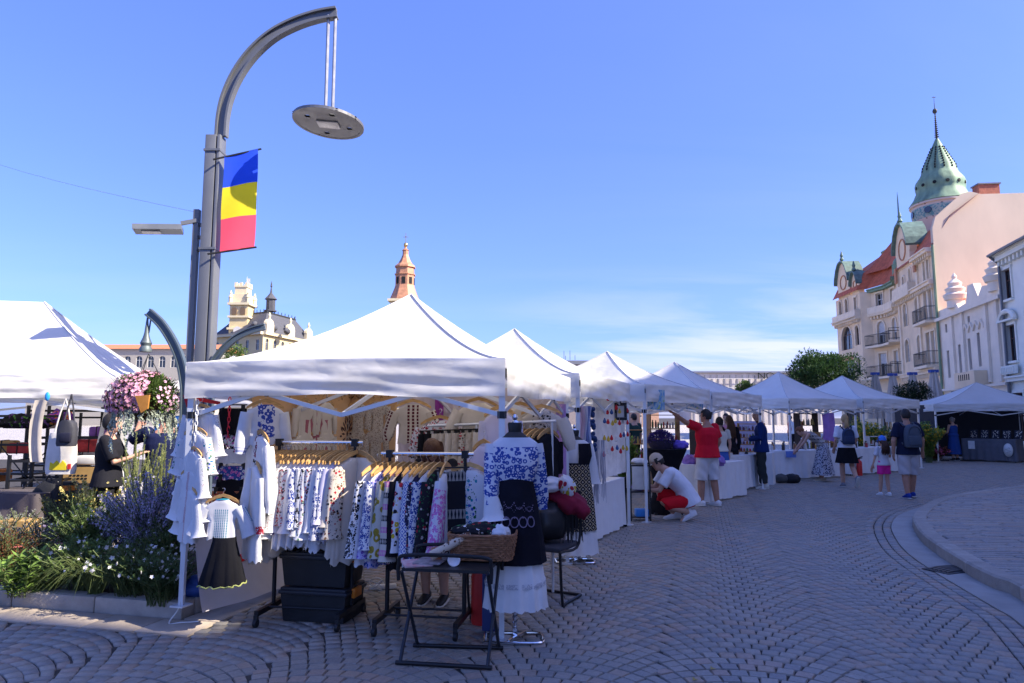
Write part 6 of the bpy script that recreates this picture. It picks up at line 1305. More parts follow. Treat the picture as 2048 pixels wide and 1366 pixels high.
# --- storage boxes
bA, bB = gnd(556, 1243), gnd(690, 1252); bd = (bB-bA); bw = bd.length; bd.normalize(); brz2 = math.atan2(bd.y, bd.x); bdep = .38; bcn = (bA+bB)/2+V((-bd.y, bd.x, 0))*bdep/2
for i in range(2):
    r = thing('storage_box', ['black storage box with orange clips, standing on the paving', 'black storage box with ribbed lid, topmost of the two'][i], 'storage box', (bcn.x, bcn.y, .005+.275*i), brz2, 'stacked storage boxes')
    mb = MB(); n_ = 4
    rs = [[V((sx*w, sy*d_, zz)) for sx, sy in ((-1, -1), (1, -1), (1, 1), (-1, 1))] for zz, w, d_ in ((0, bw*.45, bdep*.43), (.2, bw*.485, bdep*.47), (.235, bw*.49, bdep*.475))]; mb.rings(rs); mb.build('tub', m_blackpl, r, False)
    mb = MB(); mb.box((0, 0, .225), (bw*1.03, bdep*1.03, .03), bev=.008); mb.box((0, 0, .248), (bw*.98, bdep*.98, .03), bev=.008); ld = mb.build('lid', mat('box_lid', (.018, .02, .026), .45), r)
    if i: 
        for k in range(11): mb = MB(); mb.box((-bw*.45+bw*.09*k, 0, .267), (.022, bdep*.86, .01)); mb.build('rib', MATS['box_lid'], ld, False)
    for sx in (1,): mb = MB(); mb.box((sx*bw*.525, -.02, .215), (.03, .14, .075), bev=.008); mb.build('clip', mat('clip_orange', (.7, .2, .02), .45), r)
# --- fire extinguisher, pillar, chair with clothes
p = gnd(962, 1246); fe = thing('fire_extinguisher', 'red fire extinguisher standing behind the folding table', 'extinguisher', p); mb = MB(); mb.lathe([(.075, .0), (.08, .02), (.08, .36), (.07, .40), (.03, .43), (.025, .45)], (0, 0, 0), 20); mb.build('cylinder', m_red, fe); mb = MB(); mb.box((0, 0, .47), (.05, .03, .05)); mb.bar((0, 0, .49), (.11, 0, .53), .02); mb.bar((0, 0, .47), (.1, 0, .49), .02); mb.build('valve', m_blackpl, fe, False); mb = MB(); mb.tube(spline([(-.02, 0, .46), (-.1, -.02, .42), (-.1, -.02, .2), (-.085, -.02, .08)], 4), .01, 6); mb.build('hose', m_black, fe)
p = gnd(985, 1262); mb = MB(); mb.box((0, 0, .45), (.10, .012, .9)); tag(mb.build('sign_board', mat('board_navy', (.03, .05, .16), .5), None, False, (p.x-.03, p.y, 0), -.1), 'narrow dark blue board leaning behind the mannequin', 'board')
p = gnd(1122, 1200); ch = thing('chair', 'black cantilever chair heaped with clothes', 'chair', (p.x-.10, p.y+.05, 0), -.5)
for s_ in (-1, 1): mb = MB(); mb.tube(spline([(s_*.22, .2, .95), (s_*.22, .17, .48), (s_*.22, -.2, .46), (s_*.22, -.24, .42), (s_*.22, -.2, .03), (s_*.22, -.12, .015), (s_*.22, .2, .015)], 5), .013, 8); mb.build('frame', m_black, ch)
mb = MB(); mb.tube([(-.22, .2, .015), (.22, .2, .015)], .013, 8); mb.build('cross_bar', m_black, ch)
mb = MB(); mb.box((0, -.02, .475), (.42, .42, .05), bev=.02); mb.build('seat', mat('seat_grey', (.05, .05, .06), .7), ch); mb = MB(); mb.box((0, .19, .78), (.42, .04, .36), bev=.018); mb.build('backrest', mat('leather_black', (.016, .016, .018), .4), ch)
cc = V(ch.location)
lump('folded_blouse', 'white blouse with red embroidery lying on top of the chair', 'blouse', (cc.x-.02, cc.y, 1.0), (.21, .14, .07), CL['redfine'] if False else CL['white'], .4, .14)
lump('crimson_skirt', 'crimson velvet skirt draped over the chair back', 'skirt', (cc.x+.14, cc.y-.02, .88), (.24, .13, .11), mat('crimson_velvet', (.20, .008, .03), .8), -.5, .12, tilt=.5)
lump('black_bag', 'black leather bag on the chair seat', 'bag', (cc.x-.02, cc.y-.05, .68), (.19, .15, .19), MATS['leather_black'], .2, .06)
lump('red_embroidered_cuff', 'white sleeve with red flowers hanging over the crimson skirt', 'blouse', (cc.x+.16, cc.y-.12, 1.0), (.07, .05, .11), emb('cloth_red_flower_sleeve', WH, (RD, RD, YL_), 'floral', 14, dens=.4), .3, .1, tilt=-.5)
mb = MB()
for i in range(60): x = rnd(-.1, .1); mb.tube([V((cc.x+.2+x, cc.y-.08+rnd(-.05, .05), .76)), V((cc.x+.2+x*1.2, cc.y-.1, .76-rnd(.15, .26)))], .003, 3, cap=False)
tag(mb.build('black_fringe', m_black), 'black fringe hanging from the crimson skirt', 'fringe', kind='stuff')
# small power lead under the rack
p = at(745, 1170, 6.0); mb = MB(); mb.tube([V((p.x+.09*math.cos(t), 6.0+.06*math.sin(t), .2+.05*math.sin(t*1.3))) for t in np.linspace(0, 16, 60)], .004, 4); tag(mb.build('cable_coil', m_rope), 'white cable coiled behind the storage boxes', 'cable')
p = gnd(765, 1180); mb = MB(); mb.box((0, 0, .03), (.26, .05, .045), bev=.01); tag(mb.build('power_strip', m_rope, None, True, (p.x, p.y, 0), .35), 'white power strip on the paving under the racks', 'power strip')
# ---------------------------------------------------------------- people
def union(mb, vox=.013, it=4):
    me = bpy.data.meshes.new('tmp'); me.from_pydata(mb.v, [], mb.f); o = bpy.data.objects.new('tmp', me); COL.objects.link(o)
    bm = bmesh.new(); bm.from_mesh(me); bmesh.ops.recalc_face_normals(bm, faces=bm.faces); bm.to_mesh(me); bm.free()
    r = o.modifiers.new('r', 'REMESH'); r.mode = 'VOXEL'; r.voxel_size = vox
    if it: s_ = o.modifiers.new('s', 'SMOOTH'); s_.iterations = it; s_.factor = .5
    dg = bpy.context.evaluated_depsgraph_get(); ev = o.evaluated_get(dg); m2_ = ev.to_mesh(); out_ = MB()
    out_.v = [tuple(v.co) for v in m2_.vertices]; out_.f = [tuple(p.vertices) for p in m2_.polygons]; out_.uv = [(v[0], -v[2]) for v in out_.v]; out_.mi = [0]*len(out_.f)
    ev.to_mesh_clear(); bpy.data.objects.remove(o); bpy.data.meshes.remove(me); return out_
def loft(mb, pts, rx, ry=None, lat=V((1, 0, 0)), n=14, rnd_=True):
    pts = [V(p) for p in pts]; ry = ry or rx; m = len(pts); rs = []
    def ring(p, t, a, b):
        t = t.normalized(); L = lat if abs(t.dot(lat)) < .9 else V((0, 1, 0)); y = t.cross(L).normalized(); x = y.cross(t)
        return [p+x*a*math.cos(2*PI*k/n)+y*b*math.sin(2*PI*k/n) for k in range(n)]
    t0 = (pts[1]-pts[0]).normalized(); t1 = (pts[-1]-pts[-2]).normalized()
    if rnd_:
        for f, g in ((.85, .5), (.5, .87)): rs.append(ring(pts[0]-t0*min(rx[0], ry[0])*f, t0, rx[0]*g, ry[0]*g))
    for i, p in enumerate(pts): rs.append(ring(p, pts[min(i+1, m-1)]-pts[max(i-1, 0)], rx[i], ry[i]))
    if rnd_:
        for f, g in ((.5, .87), (.85, .5)): rs.append(ring(pts[-1]+t1*min(rx[-1], ry[-1])*f, t1, rx[-1]*g, ry[-1]*g))
    mb.rings(rs); return mb
def lerp3(pts, t):                                            # point at fraction t of a polyline
    pts = [V(p) for p in pts]; Ls = [(b-a).length for a, b in zip(pts, pts[1:])]; s_ = t*sum(Ls)
    for a, b, L in zip(pts, pts[1:], Ls):
        if s_ <= L: return a.lerp(b, s_/L)
        s_ -= L
    return pts[-1]
def sub(pts, rad, f):                                         # cut a chain and its radii at fraction f
    N = 9; q = [lerp3(pts, f*k/(N-1)) for k in range(N)]; L = [0]
    for a, b in zip(pts, pts[1:]): L.append(L[-1]+(V(b)-V(a)).length)
    return q, [float(np.interp(f*k/(N-1)*L[-1], L, rad)) for k in range(N)]
def hand(mb, w, d, side, curl=.35):
    d = d.normalized(); x = d.cross(V((0, 0, 1))); x = x.normalized() if x.length > .2 else V((0, 1, 0)); nrm = x.cross(d)
    loft(mb, [w, w+d*.045, w+d*.085], [.028, .039, .036], [.019, .017, .014], lat=x)
    for k, L in enumerate((.07, .08, .074, .056)):
        b = w+d*.085+x*(.027-.018*k); d1 = (d-nrm*curl*.5).normalized(); d2 = (d-nrm*curl*1.6).normalized(); loft(mb, [b, b+d1*L*.5, b+d1*L*.5+d2*L*.5], [.0092, .0086, .007], n=7)
    b = w+d*.03+x*.032*side; d1 = (d+x*side*.8-nrm*.3).normalized(); loft(mb, [b, b+d1*.03, b+(d1+d*.5).normalized()*.058], [.0125, .011, .008], n=7)
def head(mb, c, fw, up=V((0, 0, 1)), s=1.0):
    fw = fw.normalized(); up = (up-fw*up.dot(fw)).normalized(); x = fw.cross(up); R = Matrix((x, fw, up)).transposed()
    rs = []
    for z, w, f, b in ((-.118, .020, .072, .02), (-.108, .040, .085, .03), (-.085, .054, .092, .055), (-.05, .063, .094, .078), (-.015, .069, .093, .092), (.02, .073, .092, .10), (.055, .073, .089, .10), (.085, .064, .075, .088), (.105, .045, .05, .065), (.117, .015, .012, .03)):
        rs.append([V((w*math.cos(a), (f if math.sin(a) > 0 else b)*math.sin(a), z)) for a in np.linspace(0, 2*PI, 17)[:-1]])
    rs = [[c+R @ (p*s) for p in q] for q in rs]; mb.rings(rs)
    mb.add([c+R @ (V(p)*s) for p in ((0, .09, .022), (-.014, .088, -.03), (.014, .088, -.03), (0, .116, -.026), (0, .085, -.04))], [(0, 1, 3), (0, 3, 2), (1, 4, 3), (3, 4, 2), (0, 2, 4, 1)])
    for k in (-1, 1): mb.ell(c+R @ (V((k*.075, -.005, -.005))*s), (.012*s, .02*s, .032*s), 8, 5, M=R)
    return R
def hairshell(c, R, s=1.0, low=-.45, front=.42, thick=1.0, top=1.0, seed=1):
    rg = random.Random(seed); n, m = 30, 16; mb = MB(); r = V((.085, .108, .124))*s*thick; vs = []; keep = []
    for j in range(m+1):
        th = PI*j/m
        for k in range(n):
            a = 2*PI*k/n; d = V((math.sin(th)*math.cos(a), math.sin(th)*math.sin(a), math.cos(th))); f = 1+.02*math.sin(a*9+j)+rg.uniform(-.012, .012)
            vs.append(c+R @ (V((d.x*r.x*f, d.y*r.y*f-.008*s, d.z*r.z*f*top+.012*s)))); keep.append(d)
    fs = []
    for j in range(m):
        for k in range(n):
            q = [j*n+k, j*n+(k+1) % n, (j+1)*n+(k+1) % n, (j+1)*n+k]; d = sum((keep[i] for i in q), V())/4
            lim = low if d.y < -.1 else (low+.35 if d.y < .35 else front)
            if d.z > lim: fs.append(q)
    mb.add(vs, fs); return mb
def fabric(key, c, **k): return mat('fabric_'+key, c, .9, var=.07, scale=7, bump=.35, bscale=26, spec=.15, **k)
BASE = dict(pel=(0, 0, .96), wai=(0, 0, 1.11), che=(0, 0, 1.30), nec=(0, -.01, 1.475), hed=(0, .02, 1.635), shR=(.185, 0, 1.425), elR=(.235, -.02, 1.14), wrR=(.235, .06, .90), shL=(-.185, 0, 1.425), elL=(-.235, -.02, 1.14), wrL=(-.235, .06, .90), hiR=(.095, 0, .93), knR=(.10, .02, .50), anR=(.10, -.03, .09), hiL=(-.095, 0, .93), knL=(-.10, .02, .50), anL=(-.10, -.03, .09), ftR=(.02, 1, -.05), ftL=(-.02, 1, -.05), face=(0, 1, 0))
def person(label, loc, rz, h, pose={}, top=None, bottom=None, shoes=None, hair=None, skin=None, girth=1.0, female=False, group=None, extra=None, face_up=V((0, 0, 1)), head_s=1.0):
    k = h/1.75; J = {a: V(b) for a, b in {**BASE, **pose}.items()}; 
    for a in J:
        if a not in ('ftR', 'ftL', 'face'): J[a] = J[a]*k
    skin = skin or m_skin; r = thing('person', label, 'person', loc, rz, group); lat = (J['shR']-J['shL']).normalized(); g = girth
    spine = [J['pel']-(J['wai']-J['pel'])*.35, J['pel'], J['wai'], J['che'], J['che'].lerp(J['nec'], .55), J['nec']]
    hw = (.165, .17, .135, .155, .14, .06) if female else (.15, .16, .15, .175, .165, .065)
    trx = [a*k*g for a in hw]; tryy = [a*k*g for a in (.10, .115, .098, .115, .09, .06)]
    arms = {s_: [J['sh'+s_], J['el'+s_], J['wr'+s_]] for s_ in 'RL'}; ar = [a*k*(1 if not female else .85)*(.5+.5*g) for a in (.054, .043, .030)]
    legs = {s_: [J['hi'+s_], J['kn'+s_], J['an'+s_]] for s_ in 'RL'}; lr = [a*k*(.45+.55*g) for a in (.088, .060, .042)]
    def legchain(s_):
        hi, kn, an = legs[s_]; return [hi, hi.lerp(kn, .5), kn, kn.lerp(an, .35), an], [lr[0], lr[0]*.86, lr[1], lr[1]*1.02, lr[2]]
    b = MB(); loft(b, spine, trx, tryy, lat); loft(b, [J['nec']-V((0, 0, .03)), J['nec'].lerp(J['hed'], .65)], [.056*k, .052*k])
    for s_ in 'RL':
        loft(b, arms[s_], ar); q, rr_ = legchain(s_); loft(b, q, rr_)
        f = J['ft'+s_].normalized(); a = legs[s_][2]; loft(b, [a-f*.05*k+V((0, 0, -.045*k)), a+f*.05*k+V((0, 0, -.05*k)), a+f*.15*k+V((0, 0, -.065*k))], [.035*k, .042*k, .036*k], [.034*k, .032*k, .02*k])
    hd = MB(); R = head(hd, J['hed'], J['face'], face_up, k*head_s); 
    b.add(hd.v, hd.f); body = union(b, .012)
    for s_, sg in (('R', 1), ('L', -1)): hand(body, J['wr'+s_], J['wr'+s_]-J['el'+s_], -sg)
    o = body.build('body', skin, r, True)
    for sx in (-1, 1):
        mb = MB(); mb.ell(J['hed']+R @ (V((sx*.03, .086, .012))*k), (.012*k, .008*k, .007*k), 8, 5, M=R); mb.build('eye', m_dark, r)
    mb = MB(); mb.ell(J['hed']+R @ (V((0, .09, -.062))*k), (.022*k, .008*k, .005*k), 8, 5, M=R); mb.build('mouth', mat('lips', (.35, .1, .08), .5), r)
    if top:
        e = top.get('loose', .016)*k; mb = MB(); hem = top.get('hem', -.06)*k; sp_ = [J['pel']+(J['wai']-J['pel']).normalized()*hem]+spine[2:5]+[spine[4].lerp(spine[5], .62)]
        rx = [max(trx[1], trx[0])+e*1.5+.02*k]+[a+e for a in trx[2:5]]+[trx[5]*1.18+.004]; ry = [tryy[1]+e*1.6+.022*k]+[a+e*(1.4 if i == 0 else 1) for i, a in enumerate(tryy[2:5])]+[tryy[5]*1.12]
        loft(mb, sp_, rx, ry, lat, 20, False)
        for s_ in 'RL':
            if top.get('sleeve', .3) > 0: q, rr_ = sub(arms[s_], ar, top['sleeve']); loft(mb, q, [a+e*.95*(1+.5*i/8*(top['sleeve'] < .6)) for i, a in enumerate(rr_)], rnd_=False); mb.ell(q[0], (rr_[0]+e*1.05,)*3, 12, 8)
        c = union(mb, .012, 3)
        rg = random.Random(len(label)); a1 = rg.uniform(0, 6)
        for i, p in enumerate(c.v): f_ = .006*math.sin(p[2]*38+p[0]*21+a1)+.005*math.sin(p[2]*17-p[0]*40+p[1]*30); c.v[i] = (p[0]*(1+f_), p[1]*(1+f_*1.6), p[2])
        c.build('top', top['mat'], r, True)
    if bottom:
        e = bottom.get('loose', .014)*k; t = bottom['type']; mb = MB()
        if t in ('shorts', 'pants'):
            loft(mb, [spine[0], spine[1], spine[1].lerp(spine[2], .45)], [a+e for a in (trx[0], trx[1], trx[1]*.96)], [a+e for a in (tryy[0], tryy[1], tryy[1]*.95)], lat, 18)
            for s_ in 'RL': q, rr_ = legchain(s_); q, rr_ = sub(q, rr_, bottom['len']); loft(mb, q, [a+e*(1+.9*i/8) for i, a in enumerate(rr_)], rnd_=False)
            c = union(mb, .012, 3)
            for i, p in enumerate(c.v): f_ = .008*math.sin(p[2]*30+p[0]*33); c.v[i] = (p[0]+f_*.3, p[1]+f_, p[2])
            c.build(t, bottom['mat'], r, True)
        else:
            L = bottom['len']*k; w = bottom.get('flare', .3)*k; topz = J['pel']+V((0, 0, .08*k)); dn = bottom.get('dir', V((0, 0, -1)))
            n = 48; rs, uv = [], []; fo = bottom.get('fold', .02); hips = (trx[1]+e, tryy[1]+e*1.3)
            for j in range(9):
                t_ = j/8; cc = topz+V(dn)*L*t_; fx = hips[0]*.93+(w-hips[0]*.93)*t_**.9 if t_ > .0 else hips[0]*.9; fy = hips[1]*1.0+(w*.8-hips[1])*t_
                fx = max(fx, hips[0]) if t_ > .15 else fx
                ring = []
                for q in range(n): a = 2*PI*q/n; f_ = 1+fo/w*t_*(math.sin(9*a+1)+.5*math.sin(17*a+t_*2)); ring.append(cc+lat*fx*math.cos(a)*f_+lat.cross(V(dn))*fy*math.sin(a)*f_); uv.append((a*w, L*t_))
                rs.append(ring)
            mb = MB(); hollow(mb, rs, uv); mb.build('skirt', bottom['mat'], r, True)
    if shoes:
        for s_ in 'RL':
            f = J['ft'+s_].normalized(); a = legs[s_][2]; mb = MB(); up_ = V((0, 0, 1)); lt_ = f.cross(up_).normalized(); un = lt_.cross(f)
            loft(mb, [a-f*.07*k-un*.035*k, a-f*.02*k-un*.03*k, a+f*.06*k-un*.045*k, a+f*.14*k-un*.06*k, a+f*.175*k-un*.066*k], [x*k for x in (.034, .042, .047, .045, .03)], [x*k for x in (.045, .052, .04, .026, .02)], lt_)
            if not shoes.get('open'): loft(mb, [a-un*.03*k, a+un*.015*k], [.046*k, .045*k], lat=lt_)
            c = union(mb, .010, 2); sh_ = c.build('shoe', shoes['mat'], r, True)
            mb = MB(); loft(mb, [a-f*.085*k-un*.078*k, a-f*.03*k-un*.078*k, a+f*.06*k-un*.08*k, a+f*.15*k-un*.082*k, a+f*.185*k-un*.08*k], [x*k for x in (.036, .043, .049, .046, .026)], [.012*k]*5, lt_); mb.build('sole', shoes.get('sole', m_frame), sh_)
    hm = hair and hair.get('mat'); c0 = J['hed']
    if hair:
        st_ = hair.get('style', 'short'); ks = k*head_s
        if st_ != 'bald':
            mb = hairshell(c0, R, ks, low=-.5 if st_ != 'long' else -.6, thick=hair.get('thick', 1.0)); h0 = mb.build('hair', hm, r, True)
            if st_ in ('long', 'tail'):
                bk = R @ V((0, -.085, .0)); L = hair['len']*k; mb = MB(); w0 = (.08 if st_ == 'long' else .035)*k
                N = 20 if st_ == 'long' else 9
                for i in range(N):
                    for jj in range(3):
                        u = (i+.5)/N*2-1; p0_ = c0+bk*(.95+.12*jj/3-.25*u*u)+R @ V((u*w0*.9, 0, .03)); tip = p0_+V((u*w0*.3+rnd(-.01, .01), 0, 0)).to_3d()*0+R @ V((u*w0*(.7 if st_ == 'long' else .5), -.02*jj, 0))+V((0, 0, -L*rnd(.85, 1.05)))
                        mid = p0_.lerp(tip, .45)+(R @ V((0, -.03-.012*jj, 0))); pts_ = spline([p0_, mid, tip], 4); mb.tube(pts_, [.011*k*(1-.75*(q/len(pts_))**2) for q in range(len(pts_))], 5)
                mb.build('locks', hm, h0, True)
            if st_ == 'bun': mb = MB(); mb.ell(c0+R @ (V((0, -.11, .05))*k), (.045*k, .04*k, .045*k), 12, 8, jit=.05); mb.build('bun', hm, h0)
        if 'cap' in hair:
            mc = hair['cap']; mb = hairshell(c0+R @ V((0, 0, .012)), R, ks*1.07, low=.08, front=.12); cp_ = mb.build('cap', mc, r, True)
            pts_ = [[c0+R @ (V((math.sin(a)*.078, .07+.0*j+math.cos(a)*(.03+.075*j/3), .045-.012*j/3-.02*abs(math.sin(a))))*ks) for a in np.linspace(-1.3, 1.3, 11)] for j in range(4)]
            mb = MB(); mb.add([p for q in pts_ for p in q], [(j*11+i, j*11+i+1, (j+1)*11+i+1, (j+1)*11+i) for j in range(3) for i in range(10)]); mb.build('visor', mc, cp_, True)
        if 'beard' in hair: mb = MB(); mb.ell(c0+R @ (V((0, .06, -.095))*k), (.05*k, .045*k, .045*k), 12, 8, M=R, jit=.03); mb.build('beard', hair['beard'], r)
        if 'glasses' in hair:
            mb = MB()
            for sx in (-1, 1):
                mb.tube([c0+R @ (V((sx*.033+.024*math.cos(t), .098, .012+.018*math.sin(t)))*k) for t in np.linspace(0, 2*PI, 13)[:-1]], .003, 5, True); mb.tube([c0+R @ (V((sx*.057, .095, .016))*k), c0+R @ (V((sx*.08, .0, .014))*k)], .003, 5)
            mb.build('glasses', hair['glasses'], r)
    if extra: extra(r, J, k, R)
    return r
def backpack(col, key, w=.29, hh=.42, d=.16, dz=0, mini=False):
    def fn(r, J, k, R):
        mp = mat('bag_'+key, col, .75, var=.15, scale=8, bump=.3); c = J['che'].lerp(J['wai'], .35)+V((0, -.115*k-d/2, dz)); rt = bpy.data.objects.new('backpack', None); COL.objects.link(rt); rt.parent = r
        lbl = None
        mb = MB(); rs = []
        for z, f in ((-.5, .86), (-.44, .98), (-.2, 1.0), (.15, .97), (.34, .85), (.45, .62), (.5, .3)): rs.append([c+V((w/2*f*math.copysign(abs(math.cos(a))**.6, math.cos(a)), d/2*(.5+.5*f)*math.copysign(abs(math.sin(a))**.6, math.sin(a)), z*hh)) for a in np.linspace(0, 2*PI, 21)[:-1]])
        mb.rings(rs); mb.build('pack', mp, rt, True); pc = c+V((0, -d*.45, -hh*.2))
        mb = MB(); mb.box(pc, (w*.74, d*.35, hh*.42), bev=.03); mb.build('front_pocket', mp, rt)
        mb = MB(); mb.tube([c+V((w*.36*math.cos(a), -d*.47, hh*.1+hh*.3*math.sin(a))) for a in np.linspace(0, PI, 12)], .006, 5); mb.build('zip', m_black, rt)
        mb = MB(); mb.tube(spline([c+V((-.03, .02, hh*.49)), c+V((0, .01, hh*.58)), c+V((.03, .02, hh*.49))], 4), .008, 6); mb.build('handle', mp, rt)
        for sx in (-1, 1):
            sh_ = J['shR' if sx > 0 else 'shL']; mb = MB(); q = V((sh_.x*.62, 0, 0)); pts_ = spline([c+V((sx*w*.28, d*.4, hh*.42)), V((q.x, -.075*k, sh_.z+.025)), V((q.x, .0, sh_.z+.068*k)), V((q.x*1.1, .10*k, sh_.z-.03)), V((q.x*1.25, .125*k, sh_.z-.2)), c+V((sx*w*.46, d*.45, -hh*.36))], 5)
            mb.tube(pts_, .015, 6); mb.build('strap', mp, rt)
    return fn
# the walking family and visitors
P_red = gnd(1418, 1012); person('man in a red t-shirt and white shorts pointing up at a poster', (P_red.x, P_red.y, 0), .45, 1.76, dict(shL=(-.19, .03, 1.44), elL=(-.40, .10, 1.52), wrL=(-.62, .16, 1.68), elR=(.27, -.02, 1.16), wrR=(.25, .12, .93), face=(-.55, .85, 0), anR=(.14, -.06, .09), anL=(-.14, .04, .09), knR=(.13, 0, .5), knL=(-.13, .04, .5)), dict(mat=fabric('red', (.62, .012, .03)), sleeve=.36, hem=-.08, loose=.026), dict(type='shorts', mat=fabric('offwhite', (.62, .6, .6)), len=.55, loose=.026), dict(mat=fabric('sneaker_white', (.7, .7, .72))), dict(mat=mat('hair_dark', (.02, .016, .014), .6, bump=.5, bscale=90), style='short'), m_skin2, 1.22)
P_cr = gnd(1360, 1040); person('crouching man in a white polo, red shorts and beige cap', (P_cr.x, P_cr.y, 0), PI/2, 1.76, dict(pel=(0, -.12, .36), wai=(0, -.06, .50), che=(0, .10, .66), nec=(0, .24, .80), hed=(0, .34, .90), shR=(.18, .19, .74), elR=(.2, .34, .50), wrR=(.08, .52, .50), shL=(-.18, .19, .74), elL=(-.2, .36, .48), wrL=(-.06, .54, .47), hiR=(.10, -.12, .33), knR=(.14, .32, .38), anR=(.12, .05, .09), hiL=(-.10, -.12, .31), knL=(-.15, .30, .26), anL=(-.13, -.12, .14), ftL=(0, 1, -.5), face=(.05, .85, -.5)), dict(mat=fabric('polo_white', (.68, .68, .72)), sleeve=.42, hem=-.12, loose=.028), dict(type='shorts', mat=fabric('shorts_red', (.6, .01, .02)), len=.52, loose=.018), dict(mat=MATS['fabric_sneaker_white']), dict(mat=MATS['hair_dark'], style='short', cap=fabric('cap_beige', (.5, .4, .3))), m_skin, 1.08)
P_w1 = gnd(1444, 990); person('woman in a cream top and denim skirt beside the man in red', (P_w1.x, P_w1.y, 0), .2, 1.62, {}, dict(mat=fabric('cream_top', (.58, .55, .48)), sleeve=.3, hem=.02), dict(type='skirt', mat=fabric('denim', (.04, .10, .32)), len=.42, flare=.22, fold=.006), dict(mat=MATS['fabric_sneaker_white']), dict(mat=MATS['hair_dark'], style='bun'), None, .95, True)
P_w2 = gnd(1463, 976); person('woman with long brown hair in black trousers and jacket', (P_w2.x, P_w2.y, 0), .15, 1.66, {}, dict(mat=fabric('black_top', (.015, .015, .02)), sleeve=.95, hem=-.06), dict(type='pants', mat=fabric('black_pants', (.012, .012, .015)), len=.97, loose=.03), dict(mat=m_blackpl), dict(mat=mat('hair_brown', (.10, .045, .02), .55, bump=.5, bscale=90), style='long', len=.5), None, .92, True)
P_b = gnd(1526, 977); person('bald bearded man in a navy shirt and dark trousers looking down', (P_b.x, P_b.y, 0), 1.25, 1.77, dict(hed=(0, .07, 1.62), face=(0, .8, -.6), elR=(.24, .02, 1.14), wrR=(.08, .24, 1.13), elL=(-.24, .02, 1.14), wrL=(-.06, .26, 1.1)), dict(mat=fabric('navy_shirt', (.008, .025, .11)), sleeve=.98, hem=-.14, loose=.022), dict(type='pants', mat=fabric('olive_pants', (.03, .035, .035)), len=.96, loose=.022), dict(mat=fabric('shoe_cream', (.6, .57, .5))), dict(style='bald', beard=mat('beard', (.12, .06, .03), .8)), None, 1.05)
P_bd = gnd(1641, 962); dots = emb('fabric_dotted', (.55, .55, .6), ((.03, .03, .07), (.04, .04, .1)), 'floral', 26, dens=.42)
person('bending woman in a long dotted skirt reaching over the white table', (P_bd.x, P_bd.y, 0), 1.35, 1.66, dict(pel=(0, -.10, .95), wai=(0, .0, 1.07), che=(0, .17, 1.20), nec=(0, .33, 1.29), hed=(0, .46, 1.34), shR=(.17, .27, 1.26), elR=(.2, .42, 1.03), wrR=(.12, .58, .84), shL=(-.17, .27, 1.26), elL=(-.2, .42, 1.02), wrL=(-.1, .56, .84), hiR=(.09, -.1, .92), hiL=(-.09, -.1, .92), knR=(.1, -.06, .5), knL=(-.1, -.04, .5), face=(0, .7, -.7)), dict(mat=emb('fabric_stripe_top', (.45, .41, .36), ((.1, .08, .08), (.12, .1, .1)), 'rows', 12), sleeve=0, hem=.06, loose=.012), dict(type='skirt', mat=dots, len=.86, flare=.34, fold=.03, dir=(0, .02, -1)), dict(mat=fabric('sandal_tan', (.45, .36, .26)), open=True), dict(mat=mat('hair_auburn', (.16, .055, .02), .55, bump=.5, bscale=90), style='bun'), None, .95, True)
P_wb = gnd(1697, 975); person('blonde woman in white t-shirt and black skirt walking with a navy backpack', (P_wb.x, P_wb.y, 0), -.15, 1.68, dict(knR=(.10, -.02, .52), anR=(.09, -.34, .24), ftR=(.0, .6, -1), knL=(-.09, .1, .5), anL=(-.08, .12, .09), elR=(.25, .02, 1.15), wrR=(.24, .2, 1.0), elL=(-.25, -.05, 1.15), wrL=(-.25, .1, .95)), dict(mat=fabric('tee_white', (.66, .65, .68)), sleeve=.45, hem=-.0, loose=.024), dict(type='skirt', mat=m_blackcloth, len=.45, flare=.26, fold=.012), dict(mat=fabric('shoe_grey', (.2, .21, .24))), dict(mat=mat('hair_blonde', (.40, .24, .10), .55, bump=.5, bscale=90), style='tail', len=.34), None, 1.0, True, extra=backpack((.02, .035, .08), 'navy', .27, .36, .14))
P_g = gnd(1771, 992); person('girl with a blue cap, long hair and bright pink shorts', (P_g.x, P_g.y, 0), .08, 1.2, dict(elL=(-.27, .0, 1.14), wrL=(-.3, .08, .92), elR=(.25, .05, 1.16), wrR=(.2, .22, 1.2), knL=(-.08, .06, .5), anL=(-.07, .14, .09)), dict(mat=fabric('tee_grey', (.56, .54, .56)), sleeve=.42, hem=-.04, loose=.022), dict(type='shorts', mat=fabric('hot_pink', (.75, .03, .28)), len=.32, loose=.022), dict(mat=MATS['fabric_sneaker_white']), dict(mat=mat('hair_chestnut', (.07, .03, .018), .55, bump=.5, bscale=90), style='long', len=.44, cap=fabric('cap_blue', (.06, .2, .62))), None, .92, True, head_s=1.18)
P_m = gnd(1822, 997); person('man in a navy t-shirt and grey shorts walking with a grey backpack', (P_m.x, P_m.y, 0), -.05, 1.78, dict(elR=(.29, -.0, 1.15), wrR=(.33, .1, .93), elL=(-.28, -.02, 1.13), wrL=(-.27, .03, .88), knR=(.11, .08, .5), anR=(.11, .16, .10), knL=(-.09, .0, .5), anL=(-.08, -.05, .09)), dict(mat=fabric('tee_navy', (.012, .016, .04)), sleeve=.42, hem=-.10, loose=.024), dict(type='shorts', mat=fabric('shorts_stone', (.42, .39, .40)), len=.55, loose=.026), dict(mat=fabric('shoe_blue', (.02, .05, .26))), dict(mat=MATS['hair_dark'], style='short'), m_skin2, 1.1, extra=backpack((.06, .075, .10), 'slate', .32, .46, .19))
